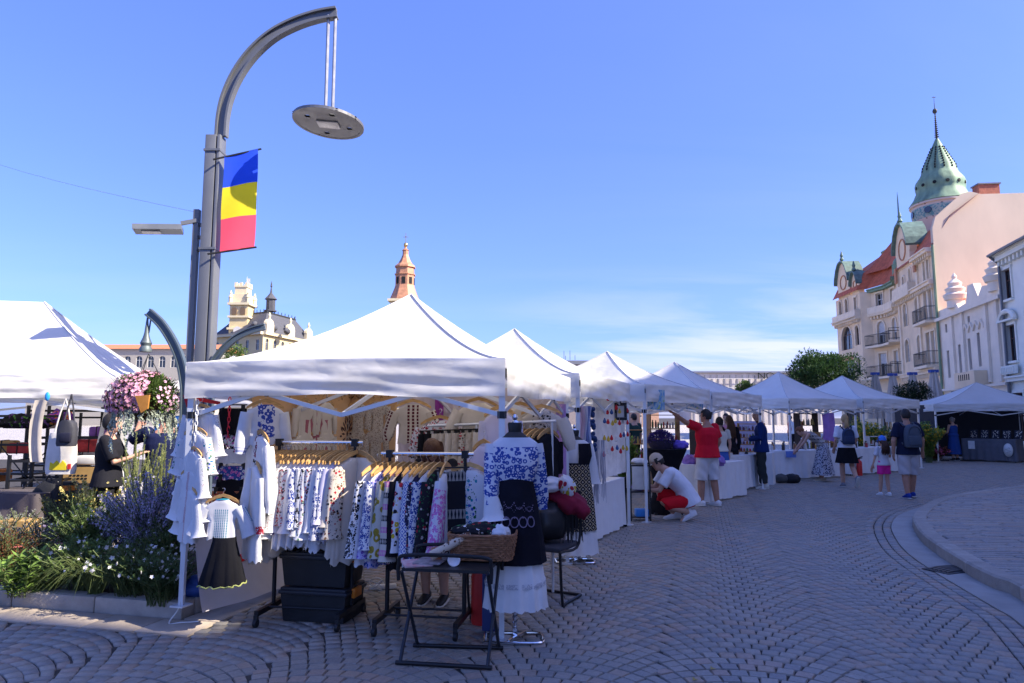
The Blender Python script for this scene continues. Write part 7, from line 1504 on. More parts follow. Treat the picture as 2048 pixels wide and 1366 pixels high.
P_bl = gnd(1910, 921); person('woman in a long blue sleeveless dress at the grey counter', (P_bl.x, P_bl.y, 0), .25, 1.62, dict(elR=(.24, .08, 1.14), wrR=(.18, .3, 1.08), elL=(-.24, .05, 1.13), wrL=(-.2, .26, 1.05)), dict(mat=fabric('dress_blue', (.02, .06, .22)), sleeve=.0, hem=.05, loose=.02), dict(type='skirt', mat=MATS['fabric_dress_blue'], len=.78, flare=.28, fold=.014), dict(mat=m_blackpl), dict(mat=mat('hair_grey', (.3, .24, .19), .6), style='bun'), None, 1.12, True)
person('stall keeper with brown hair half hidden behind the lower clothes rack', (*gnd(868, 1205).xy, 0), 2.9, 1.48, dict(hed=(0, .10, 1.57), face=(0, .45, -.9), elR=(.22, .08, 1.14), wrR=(.1, .28, 1.1), elL=(-.22, .08, 1.14), wrL=(-.1, .28, 1.1)), dict(mat=MATS['fabric_black_top'], sleeve=.5, hem=-.05), dict(type='skirt', mat=m_blackcloth, len=.62, flare=.27, fold=.012), dict(mat=m_blackpl, open=True), dict(mat=mat('hair_red_brown', (.09, .035, .015), .55, bump=.5, bscale=90), style='long', len=.25, thick=1.08), None, 1.05, True)
YW = 8.2; p = at(222, 850, YW); person('woman with short dark hair and glasses in a black top at the shelf stall', (p.x, YW, 0), -1.3, 1.66, dict(elR=(.22, .12, 1.16), wrR=(.12, .36, 1.25), elL=(-.22, .12, 1.16), wrL=(-.12, .38, 1.28), face=(0, .9, .25)), dict(mat=MATS['fabric_black_top'], sleeve=.45, hem=-.1, loose=.024), dict(type='pants', mat=MATS['fabric_black_pants'], len=.97), dict(mat=m_blackpl), dict(mat=MATS['hair_dark'], style='short', glasses=m_frame), None, 1.12, True)
p = at(330, 850, 8.4); person('man in a navy t-shirt reaching up behind the hanging flowers', (p.x, 8.4, 0), .7, 1.76, dict(elL=(-.3, .2, 1.35), wrL=(-.2, .4, 1.5), elR=(.3, .15, 1.3), wrR=(.2, .4, 1.45), face=(-.3, 1, .1)), dict(mat=fabric('tee_ink', (.01, .014, .05)), sleeve=.45, hem=-.1, loose=.024), dict(type='pants', mat=MATS['fabric_black_pants'], len=.97), dict(mat=m_blackpl), dict(mat=MATS['hair_dark'], style='short'), m_skin2, 1.12)
for px, Y, lab, c, rz in ((1268, 19.5, 'man in a dark green t-shirt standing beyond the ornament stall', (.02, .05, .045), .6), (1452, 18.5, 'person in a pink top partly hidden behind the woman in black', (.5, .2, .25), 2.6), (1580, 33, 'person in a red shirt far behind the fifth tent', (.5, .03, .03), 1.0), (1590, 32, 'person in a white shirt far behind the fifth tent', (.6, .6, .6), -.6)):
    p = at(px, 836, Y); person(lab, (p.x, Y, 0), rz, 1.72, {}, dict(mat=fabric('far_%d' % px, c), sleeve=.4, hem=-.08), dict(type='pants', mat=MATS['fabric_black_pants'], len=.97), dict(mat=m_blackpl), dict(mat=MATS['hair_dark'], style='short'), None, 1.05)
# ---------------------------------------------------------------- other stalls
def cloth_table(label, A, B, dep, h, m=None, drop=.04, name='market_table', nleg=True, side=1, noseed=0):
    """table along A-B (front edge, ground points) with a pleated cloth; depth to the left of A-B"""
    m = m or m_whitecloth; A = V((*A, 0)); B = V((*B, 0)); d = (B-A); L = d.length; d.normalize(); n = V((-d.y, d.x, 0)); cen = (A+B)/2+n*dep/2; r = thing(name, label, 'table', cen); q = lambda a, b, z: A+d*a+n*b+V((0, 0, z))-cen
    mb = MB(); mb.ext([q(0.01, .01, h-.03), q(L-.01, .01, h-.03), q(L-.01, dep-.01, h-.03), q(.01, dep-.01, h-.03)], (0, 0, .028)); mb.build('table_top', m_blackpl, r, False)
    per = [(q(0, dep, 0), q(0, 0, 0)), (q(0, 0, 0), q(L, 0, 0)), (q(L, 0, 0), q(L, dep, 0))]; mb = MB(); pts = []
    for a, b in per:
        N = max(8, int((b-a).length/.035)); pts += [(a.lerp(b, i/N), (b-a).normalized()) for i in range(N)]
    pts.append((per[-1][1], (per[-1][1]-per[-1][0]).normalized())); N = len(pts)
    def f(u, v):
        p, t = pts[min(int(round(u*(N-1))), N-1)]; o = V((t.y, -t.x, 0)); w = (.022*math.sin(u*N*.9)+.014*math.sin(u*N*.37+1))*v**.7+.02*v; return p+o*(w+.006)+V((0, 0, h+.004-(h-drop+.012*math.sin(u*N*.3))*v))
    mb.grid(f, N-1, 8); mb.build('cloth_skirt', m, r, True)
    mb = MB(); mb.ext([q(-.006, -.006, h+.002), q(L+.006, -.006, h+.002), q(L+.006, dep+.006, h+.002), q(-.006, dep+.006, h+.002)], (0, 0, .006)); mb.build('cloth_top', m, r, False)
    for a, b in ((.06, .06), (L-.06, .06), (.06, dep-.06), (L-.06, dep-.06)): mb = MB(); mb.tube([q(a, b, .01), q(a, b, h-.03)], .015, 6); mb.build('leg', m_black, r)
    r['_q'] = 0
    del r['_q']
    return r, lambda a, b, z: A+d*a+n*b+V((0, 0, z)), L, math.atan2(d.y, d.x)
# second tent: long white table, black end panel, curtain with ornaments
ta, tb_ = gnd(1178, 1092), gnd(1250, 1054); tt, tq, tL, tr2 = cloth_table('long table with white cloth at the side of the second tent', ta.xy, tb_.xy, .6, .72)
mb = MB(); mb.box((0, 0, .36), (.05, .62, .74)); p = tq(tL+.06, .3, 0); tag(mb.build('end_panel', m_blackcloth, None, False, p, tr2), 'black panel standing at the end of the long white table', 'panel')
lump('woven_hat', 'red and white knitted pile on the near end of the long white table', 'pile', tq(.18, .2, .80), (.10, .1, .10), emb('cloth_knit', (.55, .5, .5), (RD, NV), 'rows', 25), 0, .06)
for i in range(7): p = tq(.4+.16*i, .25+.1*(i % 2), .745); mb = MB(); mb.lathe([(.03, 0), (.045, .02), (.035, .05), (.015, .06)], (0, 0, 0), 10); tag(mb.build('trinket', mat('trinket_%d' % (i % 3), [(.5, .1, .1), (.5, .35, .15), (.12, .15, .4)][i % 3], .5), None, True, p), f'small {["red", "ochre", "blue"][i % 3]} trinket, {ORD[i]} along the long white table', 'trinket', 'trinkets on the long white table')
cA, cB = at(1186, 840, 9.2), at(1248, 840, 10.75)
mb = MB(); mb.grid(lambda u, v: V((*cA.lerp(cB, u).xy, 2.0-1.22*v))+V((.02*math.sin(u*40), 0, 0)), 40, 6); cur = tag(mb.build('lace_curtain', mat('curtain_white', (.66, .66, .68), .9, trans=.3, bump=.3, bscale=20), None, True), 'white curtain panel behind the hanging felt ornaments', 'curtain')
orn_cols = [('red', (.6, .03, .04)), ('yellow', (.6, .42, .06)), ('blue', (.05, .12, .3)), ('white', (.7, .68, .66))]
oi = 0
for row in range(5):
    for c in range(7):
        u = .12+.125*c+rnd(-.03, .03); z = 1.92-.19*row+rnd(-.04, .04); nm, col = orn_cols[[1, 0, 3, 0, 2, 0, 1][(c+row*2) % 7]]; p = cA.lerp(cB, u); o = thing('felt_ornament', f'small {nm} felt ornament, {ORD[c]} in the {ORD[row]} row before the white curtain', 'ornament', (p.x+.09, p.y-.03, z), -.9, f'{nm} felt ornaments on the white curtain')
        mb = MB(); mb.tube([(0, 0, .035), (0, 0, .11)], .0015, 3); mb.build('thread', m_rope, o); mb = MB(); mb.lathe([(.004, -.04), (.026, -.03), (.03, -.008), (.018, .014), (.008, .035)], (0, 0, 0), 9, (1, .5)); mb.build('felt', mat('felt_'+nm, col, .95), o)
scv = [(1156, (.66, .5, .6)), (1163, (.68, .66, .7)), (1170, (.16, .2, .42)), (1176, (.3, .36, .55))]
for i, (px, c) in enumerate(scv):
    p = at(px, 812, 8.25); mb = MB(); mb.grid(lambda u, v: V((.06*u+.02*math.sin(v*5+i), .05*math.sin(u*5+i)+.03*i, -.55*v-.25*v*v*(i % 2))), 5, 10); tag(mb.build('scarf', mat('scarf_%d' % i, c, .9, trans=.25), None, True, p), ['pink scarf hanging at the corner leg of the second tent', 'white scarf hanging beside the pink scarf', 'dark blue scarf hanging beside the white scarf', 'grey blue scarf nearest the felt ornaments'][i], 'scarf', 'scarves at the second tent')
mb = MB(); p = at(1186, 880, 8.6)
for i in range(46): x = rnd(0, .14); mb.tube([V((x, 0, 0)), V((x+rnd(-.02, .02), -.02, -.35)), V((x*1.1, rnd(-.03, .03), -rnd(.5, .8)))], .003, 3, cap=False)
tag(mb.build('macrame_fringe', mat('fringe_grey', (.4, .4, .46), .9), None, True, p), 'grey macrame fringe hanging from the second tent leg', 'fringe', kind='stuff')
for i, (px, py) in enumerate([(1181, 823), (1184, 850), (1187, 872), (1189, 895)]):
    p = at(px, py, 8.5); mb = MB(); [mb.ell((rnd(-.03, .03), rnd(-.03, .03), rnd(-.05, .05)), (.03, .025, .03), 8, 5) for _ in range(7)]; tag(mb.build('felt_cluster', mat('felt_darkblue', (.025, .05, .13), .95), None, True, p), f'dark blue felt cluster, {ORD[i]} from the top beside the felt ornaments', 'ornament', 'dark blue felt clusters')
p = at(1241, 823, 10.2); fl = thing('display_screen', 'black framed display clipped under the third tent edge', 'screen', p, -.15); mb = MB(); w, hgt = .185, .13; fr = [(-w, -hgt, w*2, .045), (-w, hgt-.045, w*2, .045)]
for z_ in (-hgt+.022, hgt-.022): mb.box((0, 0, z_), (w*1.0, .04, .044))
for x_ in (-w/2+.02, w/2-.02): mb.box((x_, 0, 0), (.04, .04, hgt*2-.09))
mb.build('frame', m_blackpl, fl, False); mb = MB(); mb.box((0, .006, 0), (w-.08, .02, hgt*2-.088)); mb.build('panel', m_frame, fl, False); mb = MB(); mb.tube([(0, .03, hgt), (0, .03, hgt+.16)], .012, 6); mb.build('clamp', m_black, fl)
# three tier shelf and bar table with lavender
sp_ = gnd(1283, 1042); shf = thing('shelf_rack', 'narrow black three tier shelf beside the crouching man', 'shelf', (sp_.x, sp_.y+.1, 0), -.1)
for x_ in (-.15, .15):
    for y_ in (-.13, .13): mb = MB(); mb.bar((x_, y_, 0), (x_, y_, .9), .022); mb.build('post', m_black, shf, False)
for z_ in (.06, .45, .86): mb = MB(); mb.box((0, 0, z_), (.30, .26, .02)); mb.build('shelf', m_black, shf, False)
lump('towel', 'white folded towel on the top of the narrow shelf', 'towel', (sp_.x, sp_.y+.1, .92), (.13, .1, .055), m_whitecloth, 0, .08); lump('lavender_sachets', 'lavender sachets on the middle of the narrow shelf', 'sachets', (sp_.x, sp_.y+.1, .52), (.12, .09, .07), mat('sachet', (.35, .28, .6), .9), 0, .12)
mb = MB(); mb.box((0, 0, .2), (.28, .012, .36)); tag(mb.build('price_sheet', m_frame, None, False, (sp_.x, sp_.y-.02, .47)), 'white sheet fixed to the front of the narrow shelf', 'sign')
mb = MB(); mb.box((0, 0, .1), (.2, .18, .12), bev=.01); tag(mb.build('blue_box', mat('box_blue', (.03, .22, .6), .5), None, True, (sp_.x+.02, sp_.y+.08, .02)), 'blue box on the lowest shelf', 'box')
bt = at(1328, 900, 11.9); tbz = at(1328, 898, 11.9).z; brt = thing('bar_table', 'tall bar table under a black stretch cover', 'table', (bt.x, 11.9, 0)); mb = MB()
mb.lathe([(.30, 0), (.30, .02), (.22, .3), (.2, .55), (.26, .8), (.37, tbz-.03), (.385, tbz), (.38, tbz+.008), (.01, tbz+.008)], (0, 0, 0), 28); mb.build('cover', m_blackcloth, brt)
for k in range(4): a = PI/4+k*PI/2; mb = MB(); mb.box((.28*math.cos(a), .28*math.sin(a), .015), (.08, .08, .03)); mb.build('foot', m_black, brt, False)
lb = thing('lavender_basket', 'dark basket heaped with lavender bunches on the bar table', 'basket', (bt.x-.05, 11.9, tbz+.008)); mb = MB(); mb.lathe([(.17, 0), (.21, .06), (.23, .14), (.215, .14), (.2, .05)], (0, 0, 0), 22); mb.build('bowl', mat('basket_dark', (.04, .03, .06), .8, bump=.8, bscale=70), lb); mb = MB()
for i in range(1500): d = rdir(-.1, 1); leaf(mb, V((d.x*.22, d.y*.2, .13+d.z*.16))*rnd(.85, 1.03), d+rdir()*.8, .05, .02)
mb.build('lavender', lmat('lavender_bloom', (.09, .06, .26)), lb, False)['kind'] = 'stuff'
lump('lavender_bag', 'violet cloth bag beside the lavender basket', 'bag', (bt.x+.26, 11.85, tbz+.07), (.14, .1, .08), mat('violet_bag', (.16, .10, .5), .8), 0, .14)
for i in range(5): lump('sachet_pile', f'heap of violet and pink sachets, {ORD[i]} along the stand behind the man in red', 'sachets', (*at(1380+14*i, 930, 13.4).xy, .78+.0*i), (.13, .12, .12), mat('sachet_mix_%d' % (i % 2), [(.3, .18, .5), (.6, .3, .45)][i % 2], .9), i, .16)
cloth_table('white table behind the man in red', (3.55, 12.95), (4.9, 14.5), .6, .72)
# posters at the tent corners
def postermat(key, a, b, c):
    t = NT(key); u, v = t.uvxy(); cb = t.n('ShaderNodeCombineXYZ'); t.l(u, cb.inputs[0]); t.l(v, cb.inputs[1]); n = t.noise(3.2, cb.outputs[0], 5, .6, (3, 1.1, 1)); n2 = t.noise(5, cb.outputs[0], 3)
    col = t.mix(t.ramp(n, .42, .58), a, b); col = t.mix(t.math('GREATER_THAN', n2, .6), col, c); t.l(col, t.p.inputs['Base Color']); t.p.inputs['Roughness'].default_value = .5; return t.m
for i, (px, Y) in enumerate(((1312, 11.1), (1389, 13.45))):
    a, b, c, d = at(px-17, 778, Y), at(px+17, 778+2, Y+.1), at(px+17, 821, Y+.1), at(px-17, 818, Y); mb = MB(); mb.grid(lambda u, v: a.lerp(b, u).lerp(d.lerp(c, u), v)+V((0, .015*math.sin(u*4+v*2), 0)), 6, 6); tag(mb.build('poster', postermat('poster_art_%d' % i, (.12, .3, .5), (.45, .55, .5), (.42, .48, .12)), None, True), ['blue and green illustrated poster hung from the third tent corner', 'blue and green illustrated poster hung behind the head of the man in red'][i], 'poster')
# stalls of the fourth to sixth tents
wa, wb_ = gnd(1550, 961), gnd(1725, 952); t5t, q5, L5, rz5 = cloth_table('long table with white pleated cloth under the fifth tent', wa.xy, gnd(1690, 955).xy, .7, .74)
t6t, q6, L6, rz6 = cloth_table('table with white pleated cloth under the sixth tent', gnd(1703, 952).xy, gnd(1800, 943.5).xy, .7, .74)
t4t, q4, L4, rz4 = cloth_table('table with white cloth hanging low beside the blue bag', gnd(1478, 983).xy, gnd(1516, 975).xy, .6, .76)
lump('blue_bag', 'large bright blue bag on the paving beside the low white cloth', 'bag', (*gnd(1486, 968).xy, .22), (.2, .18, .24), mat('bag_blue', (.01, .03, .35), .6), 0, .05)
lump('dark_bag', 'dark bag under the long pleated table', 'bag', (*gnd(1584, 966).xy, .1), (.2, .14, .13), mat('bag_dark', (.012, .012, .016), .7), 0, .07)
lump('holdall', 'grey holdall under the long pleated table by the bald man', 'bag', (*gnd(1562, 966).xy, .1), (.18, .12, .12), mat('bag_grey', (.06, .06, .06), .8), 0, .07)
mb = MB(); p = q5(.35, -.03, .74); mb.grid(lambda u, v: p+V((.26*u, -.03-.02*v, .005-.16*v+.0*u)), 6, 4); tag(mb.build('blue_cloth', mat('cloth_blue_small', (.12, .2, .5), .9), None, True), 'small blue cloth over the edge of the long pleated table', 'cloth')
def goods(tag_, q, L, rz, n, cols, hmax, seed, shape='jar', where=''):
    rg = random.Random(seed)
    for i in range(n):
        a = .12+(L-.24)*i/max(1, n-1); b = .2+.12*(i % 3); h = hmax*rg.uniform(.6, 1); w = .035*rg.uniform(.8, 1.3); nm, c = cols[i % len(cols)]; p = q(a, b, .755); r = thing(shape, f'{nm} {shape.replace("_", " ")}, {ORD[i]} {where}', shape.split('_')[-1], p, 0, f'{shape.replace("_", " ")}s {where}')
        mb = MB(); mb.lathe([(w*.9, 0), (w, .01), (w, h*.7), (w*.6, h*.8), (w*.55, h*.85)], (0, 0, 0), 10); mb.build('body', mat('ware_'+nm, c, .35, var=.2), r); mb = MB(); mb.lathe([(w*.62, h*.85), (w*.62, h), (w*.3, h*1.01)], (0, 0, 0), 10); mb.build('lid', mat('ware_lid_%d' % (i % 2), [(.5, .42, .3), (.05, .05, .05)][i % 2], .4), r)
WC = [('white', (.6, .58, .55)), ('brown', (.25, .11, .05)), ('amber', (.5, .25, .05)), ('dark', (.04, .035, .03)), ('pale', (.5, .45, .38))]
goods('a', q5, L5, rz5, 18, WC, .24, 1, 'jar', 'along the fifth tent table'); goods('b', q6, L6, rz6, 14, [('blue', (.05, .08, .25)), ('white', (.6, .58, .55)), ('red', (.4, .05, .05)), ('dark', (.04, .035, .03))], .2, 2, 'soap_bottle', 'along the sixth tent table'); goods('c', q4, L4, rz4, 4, WC, .12, 3, 'small_jar', 'on the low hanging white cloth')
def rackshelf(label, loc, rz, w, h, tiers, cols, seed, m=None):
    rg = random.Random(seed); m = m or mat('shelf_pine', (.42, .22, .08), .7, var=.25); r = thing('display_shelf', label, 'shelf', loc, rz)
    for x_ in (-w/2, w/2): mb = MB(); mb.box((x_, 0, h/2), (.025, .2, h)); mb.build('side_board', m, r, False)
    for t in range(tiers):
        z_ = .02+(h-.04)*t/(tiers-1); mb = MB(); mb.box((0, 0, z_), (w-.03, .2, .02)); mb.build('shelf_board', m, r, False)
        if t < tiers-1:
            n = int(w/.07)
            for i in range(n): c = cols[rg.randrange(len(cols))]; hh = (h/tiers)*rg.uniform(.4, .75); mb = MB(); mb.lathe([(.024, 0), (.026, hh*.7), (.014, hh*.8), (.016, hh)], (-w/2+.05+(w-.1)*i/max(1, n-1), rg.uniform(-.04, .04), z_+.01), 8); mb.build('ware', mat('shelfware_%s' % str(c), c, .4), r)
    return r
SC = [(.5, .2, .05), (.45, .05, .04), (.55, .4, .1), (.1, .2, .06), (.5, .45, .4), (.15, .06, .1)]
p = at(1503, 880, 17.2); rackshelf('pine display shelf with colourful jars behind the bald man', (p.x, 17.2, .76), -.5, .62, .72, 5, SC, 1)
mb = MB(); mb.poly([V((-.5, -.2, 0)), V((.5, -.2, 0)), V((.5, .2, 0)), V((-.5, .2, 0))], 0, .76); tag(mb.build('plinth', m_whitecloth, None, False, (p.x, 17.2, 0), -.5), 'white plinth carrying the pine display shelf', 'plinth')
p = at(1618, 850, 20.2); rackshelf('dark display shelf with bowls under the fifth tent', (p.x, 20.4, .0), .5, .8, 1.75, 6, SC[1:], 2, mat('shelf_dark', (.05, .035, .03), .7)); p = at(1660, 868, 20.0); rackshelf('shelf of reddish boxes behind the bending woman', (p.x, 20.3, .0), .5, .7, 1.2, 5, SC, 3)
p = at(1750, 880, 21.6); rackshelf('low shelf of soaps under the sixth tent', (p.x, 21.6, .3), .55, .9, .75, 4, [(.04, .06, .2), (.5, .48, .45), (.4, .06, .06)], 4, m_frame); p = at(1415, 870, 15.8); rackshelf('dark shelf of jars behind the man in red', (p.x, 15.9, 0), .6, .9, 1.5, 5, SC, 5, MATS['shelf_dark'])
p = at(1287, 865, 16); rackshelf('orange wooden stand with jars behind the lavender basket', (p.x, 16.2, 0), .3, 1.0, 1.35, 5, SC, 6); p = at(1330, 860, 17); rackshelf('tall crate shelf behind the bar table', (p.x, 17.2, 0), .3, .8, 1.7, 6, SC, 7, mat('crate_wood', (.3, .17, .08), .8))
mb = MB(); a, b = at(1447, 842, 19.5), at(1522, 842, 19.3); hgt = .85; mb.grid(lambda u, v: a.lerp(b, u)+V((0, .02*math.sin(u*6), -hgt*v)), 8, 4); bn = tag(mb.build('banner', mat('banner_lilac', (.50, .43, .52), .7), None, True), 'pale lilac banner hanging under the fourth tent', 'banner')
mb = MB()                                                     # worn letters CHILLE
def letter(ch_, x0, z0, w, hh):
    P0 = lambda u, v: a+(b-a).normalized()*(x0+u*w)+V((0, -.03, z0+v*hh)); segs = dict(C=[((1, .9), (.3, 1), (0, .7), (0, .3), (.3, 0), (1, .1))], H=[((0, 0), (0, 1)), ((1, 0), (1, 1)), ((0, .5), (1, .5))], I=[((.5, 0), (.5, 1))], L=[((0, 1), (0, 0), (.9, 0))], E=[((1, 0), (0, 0), (0, 1), (1, 1)), ((0, .5), (.8, .5))])[ch_]
    for s_ in segs: mb.tube([P0(*q) for q in s_], .012, 4)
for i, ch_ in enumerate('CHILLE'): letter(ch_, .28+.095*i, -.26, .06, .13)
mb.build('lettering', mat('letter_grey', (.3, .27, .34), .7), bn)
mb = MB(); a, b = at(1643, 826, 19.6), at(1668, 826, 19.9); mb.grid(lambda u, v: a.lerp(b, u)+V((.02*math.sin(v*3), .03*math.sin(u*9), -.75*v*(1+.1*u))), 10, 8); tag(mb.build('violet_curtain', mat('curtain_violet', (.36, .2, .55), .85, trans=.35), None, True), 'violet curtain tied at the fifth tent leg', 'curtain')
p = gnd(1719, 951); fe2 = dup(fe, p, 0, 'red fire extinguisher under the sixth tent beside the walking woman')
# counter across the lane
cA_, cB_ = gnd(1925, 921), gnd(2034, 926); m_cgrey = mat('counter_grey', (.10, .10, .115), .85, bump=.3)
ct, qc, Lc, rzc = cloth_table('dark grey draped counter across the lane', cA_.xy, cB_.xy, .7, .82, m_cgrey, .05)
mb = MB(); p = qc(Lc-.22, -.06, .45); mb.lathe([(.24, 0), (.24, .012)], (0, 0, 0), 28, (1, .001) if False else (.62, 1)); mb.xf(Matrix.Rotation(PI/2, 4, 'X')); mb.xf(Matrix.Scale(1.0, 4)); o = mb.build('oval_sign', m_frame, None, True, p, rzc); tag(o, 'white oval sign hung on the dark grey counter', 'sign')
mb = MB(); mb.tube([(.09*math.sin(t*2)*(1-abs(t-3)/6), -.016, .1-.035*t) for t in np.linspace(0, 6, 30)], .005, 4); s_ = mb.build('sign_lettering', m_grey, o)
mb = MB(); p = qc(.35, -.03, .6); mb.box((0, 0, 0), (.22, .012, .3)); tag(mb.build('paper_notice', m_frame, None, False, p, rzc), 'white paper notice on the dark grey counter', 'notice')
def wall_sheet(label, A, B, z0, z1, m):
    mb = MB(); A, B = V((*A, 0)), V((*B, 0)); mb.grid(lambda u, v: A.lerp(B, u)+V((0, .03*math.sin(u*25), z1+(z0-z1)*v)), 24, 4); return tag(mb.build('tent_wall', m, None, True), label, 'tent wall')
m_dw = mat('tent_wall_dark', (.022, .022, .028), .8, bump=.3, bscale=8)
wall_sheet('dark rear wall of the grey counter tent', (15.95, 28.6), (20.8, 28.2), .02, 2.1, m_dw); wall_sheet('dark side wall of the grey counter tent', (15.9, 25.8), (15.95, 28.6), .02, 2.1, m_dw); wall_sheet('dark rear wall of the cut off tent', (21.3, 28.5), (24.6, 28.2), .02, 2.1, m_dw)
for i in range(6):
    p = qc(.3+.36*i, .35, .83); mb = MB(); mb.box((0, 0, .17), (.26, .02, .32)); o = mb.build('jewellery_board', mat('board_velvet', (.02, .02, .03), .9), None, False, p, rzc); o.rotation_euler.x = -.2; tag(o, f'jewellery board, {ORD[i]} on the dark grey counter', 'display board', 'jewellery boards on the counter')
    mb = MB(); [mb.ell((rnd(-.1, .1), -.014, rnd(.04, .3)), (.012, .006, .016), 6, 4) for _ in range(26)]; s_ = mb.build('jewellery', mat('jewel_silver', (.55, .5, .42), .3, metal=.7), o); s_['kind'] = 'stuff'
# folded parasols and the planting behind the row
m_par = mat('parasol_beige', (.50, .44, .38), .9, var=.08, bump=.4, bscale=12)
for i, (px, Y, top_) in enumerate([(1755, 40, 748), (1790, 38, 750), (1830, 37, 748), (1873, 36, 743)]):
    p = at(px, 836, Y); zt = at(px, top_, Y).z; r = thing('parasol', ['folded beige parasol by the big tree', 'folded beige parasol left of the ball tree', 'folded beige parasol behind the ball tree', 'tallest folded beige parasol beside the ball tree'][i], 'parasol', (p.x, Y, 0), 0, 'folded parasols before the palace')
    mb = MB(); mb.tube([(0, 0, 0), (0, 0, zt+.1)], .03, 8); mb.build('pole', m_grey, r); mb = MB(); n = 24; mb.rings([[V((rr_*(1+.22*math.cos(8*a))*math.cos(a), rr_*(1+.22*math.cos(8*a))*math.sin(a), z_)) for a in np.linspace(0, 2*PI, n*2+1)[:-1]] for rr_, z_ in ((.42, zt-2.6), (.4, zt-2.2), (.3, zt-1.2), (.17, zt-.3), (.12, zt))]); mb.build('canopy', m_par, r); mb = MB(); mb.box((0, 0, zt+.02), (.42, .26, .15)); mb.build('label_sleeve', mat('sleeve_blue', (.05, .1, .35), .7), r, False); mb = MB(); mb.box((0, 0, .06), (.7, .7, .12), bev=.02); mb.build('base', m_grey, r)
for i, (px, py, Y, h, s_, lm_, fm_) in enumerate([(1852, 880, 25, 1.55, .55, G2, YF), (1735, 870, 26, 1.5, .6, G2, YF), (1760, 872, 27, 1.4, .6, G1, None), (1690, 872, 27, 1.4, .7, G1, WF), (1800, 875, 26, 1.2, .7, lmat('leaf_straw', (.28, .22, .09)), None), (1715, 872, 28, 1.7, .5, G2, YF), (1866, 900, 26, .6, .5, GR, PF), (1250, 880, 15, 1.2, .3, G2, None)]):
    p = at(px, 836, Y); plant('shrub', ['tall yellow flowering shrub beside the last tent of the row', 'yellow flowering shrub seen under the sixth tent', 'dark green shrub seen under the sixth tent', 'white flowering shrub behind the walking woman', 'straw coloured shrub behind the walking man', 'tall yellow flowering shrub behind the fifth tent', 'low reddish shrub next to the dark side wall', 'green potted shrub behind the ornament curtain'][i], (p.x, Y, 0), 'shrubs behind the stall row', n=90, h=h, spread=s_, per=34, L=.12, W=.05, lm=lm_, fm=fm_, fsize=.05, fper=3 if fm_ else 0, flo=.6)
# ---------------------------------------------------------------- shelf stall under the large tent
def shelfunit(label, loc, rz, w, h, d, tiers):
    r = thing('metal_shelving', label, 'shelving', loc, rz)
    for x_ in (-w/2, w/2):
        for y_ in (-d/2, d/2): mb = MB(); mb.bar((x_, y_, 0), (x_, y_, h), .035); mb.build('post', m_black, r, False)
    for t in range(tiers):
        z_ = .12+(h-.2)*t/(tiers-1)
        for y_ in (-d/2, d/2): mb = MB(); mb.bar((-w/2, y_, z_), (w/2, y_, z_), .03); mb.build('beam', m_black, r, False)
        for x_ in (-w/2, w/2): mb = MB(); mb.bar((x_, -d/2, z_), (x_, d/2, z_), .025); mb.build('beam', m_black, r, False)
        if t % 2 == 0: mb = MB(); mb.box((0, 0, z_-.005), (w-.04, d-.04, .012)); mb.build('shelf', mat('wire_shelf', (.05, .05, .055), .5), r, False)
    for sg in (-1, 1): mb = MB(); mb.tube([(sg*w/2, -d/2-.02, h*.45), (0, -d/2-.02, h*.75)], .009, 5); mb.build('brace', m_black, r)
    return r
YS_ = 9.6
for i, (px, Y, w, h, lab) in enumerate([(30, 9.4, 1.0, 1.72, 'black metal shelving at the edge of the picture'), (150, 10.4, 1.1, 1.8, 'black metal shelving behind the hanging tote bag'), (205, 11.4, .9, 1.7, 'black metal shelving behind the woman in glasses'), (95, 9.0, .6, 1.15, 'low black metal rack under the tote bag')]):
    p = at(px, 836, Y); shelfunit(lab, (p.x, Y, 0), .1*i-.1, w, h, .45, 5)
SG = [((.5, .05, .05), 'red'), ((.5, .3, .1), 'tan'), ((.25, .1, .4), 'purple'), ((.6, .55, .5), 'white'), ((.6, .2, .05), 'orange'), ((.12, .12, .13), 'dark')]
k = 0
for (px, Y, z_, w) in [(50, 9.4, 1.13, .26), (20, 9.4, 1.14, .3), (62, 10.4, 1.5, .3), (100, 10.4, 1.45, .26), (118, 10.2, 1.5, .22), (165, 10.4, .8, .3), (190, 10.4, 1.1, .34), (130, 10.4, .78, .3), (208, 11.3, 1.3, .3), (185, 11.4, 1.0, .4), (10, 9.5, .75, .3)]:
    c, nm = SG[k % len(SG)]; p = at(px, 836, Y); o = thing('parcel', f'{nm} wrapped bundle, {ORD[k]} on the black metal shelving', 'bundle', (p.x, Y-.05, z_), rnd(-.3, .3), 'bundles on the metal shelving'); mb = MB(); mb.box((0, 0, w*.3), (w, w*.7, w*.55), bev=.03); mb.build('wrap', mat('bundle_'+nm, c, .7, var=.3, scale=14, bump=.5, bscale=20), o); mb = MB(); mb.tube([(0, -w*.36, 0), (0, -w*.36, w*.58), (0, w*.36, w*.58), (0, w*.36, 0)], .008, 5); mb.build('tie', m_black, o); k += 1
lump('purple_flowers', 'purple and orange artificial flowers above the tote bag', 'flowers', (*at(118, 836, 10.0).xy, 1.62), (.16, .12, .1), emb('cloth_flowers_mix', (.16, .06, .3), ((.7, .2, .03), PU, (.5, .1, .5)), 'floral', 16, dens=.5), 0, .2)
lump('black_ornaments', 'black metal ornaments piled on the edge shelving', 'ornaments', (*at(40, 836, 9.2).xy, 1.55), (.34, .14, .1), emb('cloth_iron_mix', (.015, .015, .018), ((.1, .25, .05), (.12, .05, .2), BK), 'floral', 22, dens=.4), 0, .25)
tg = at(128, 850, 8.15); tote = thing('tote_bag', 'white tote bag with a yellow print hanging from the large tent', 'tote bag', (tg.x, 8.15, 1.32)); mb = MB(); n = 24
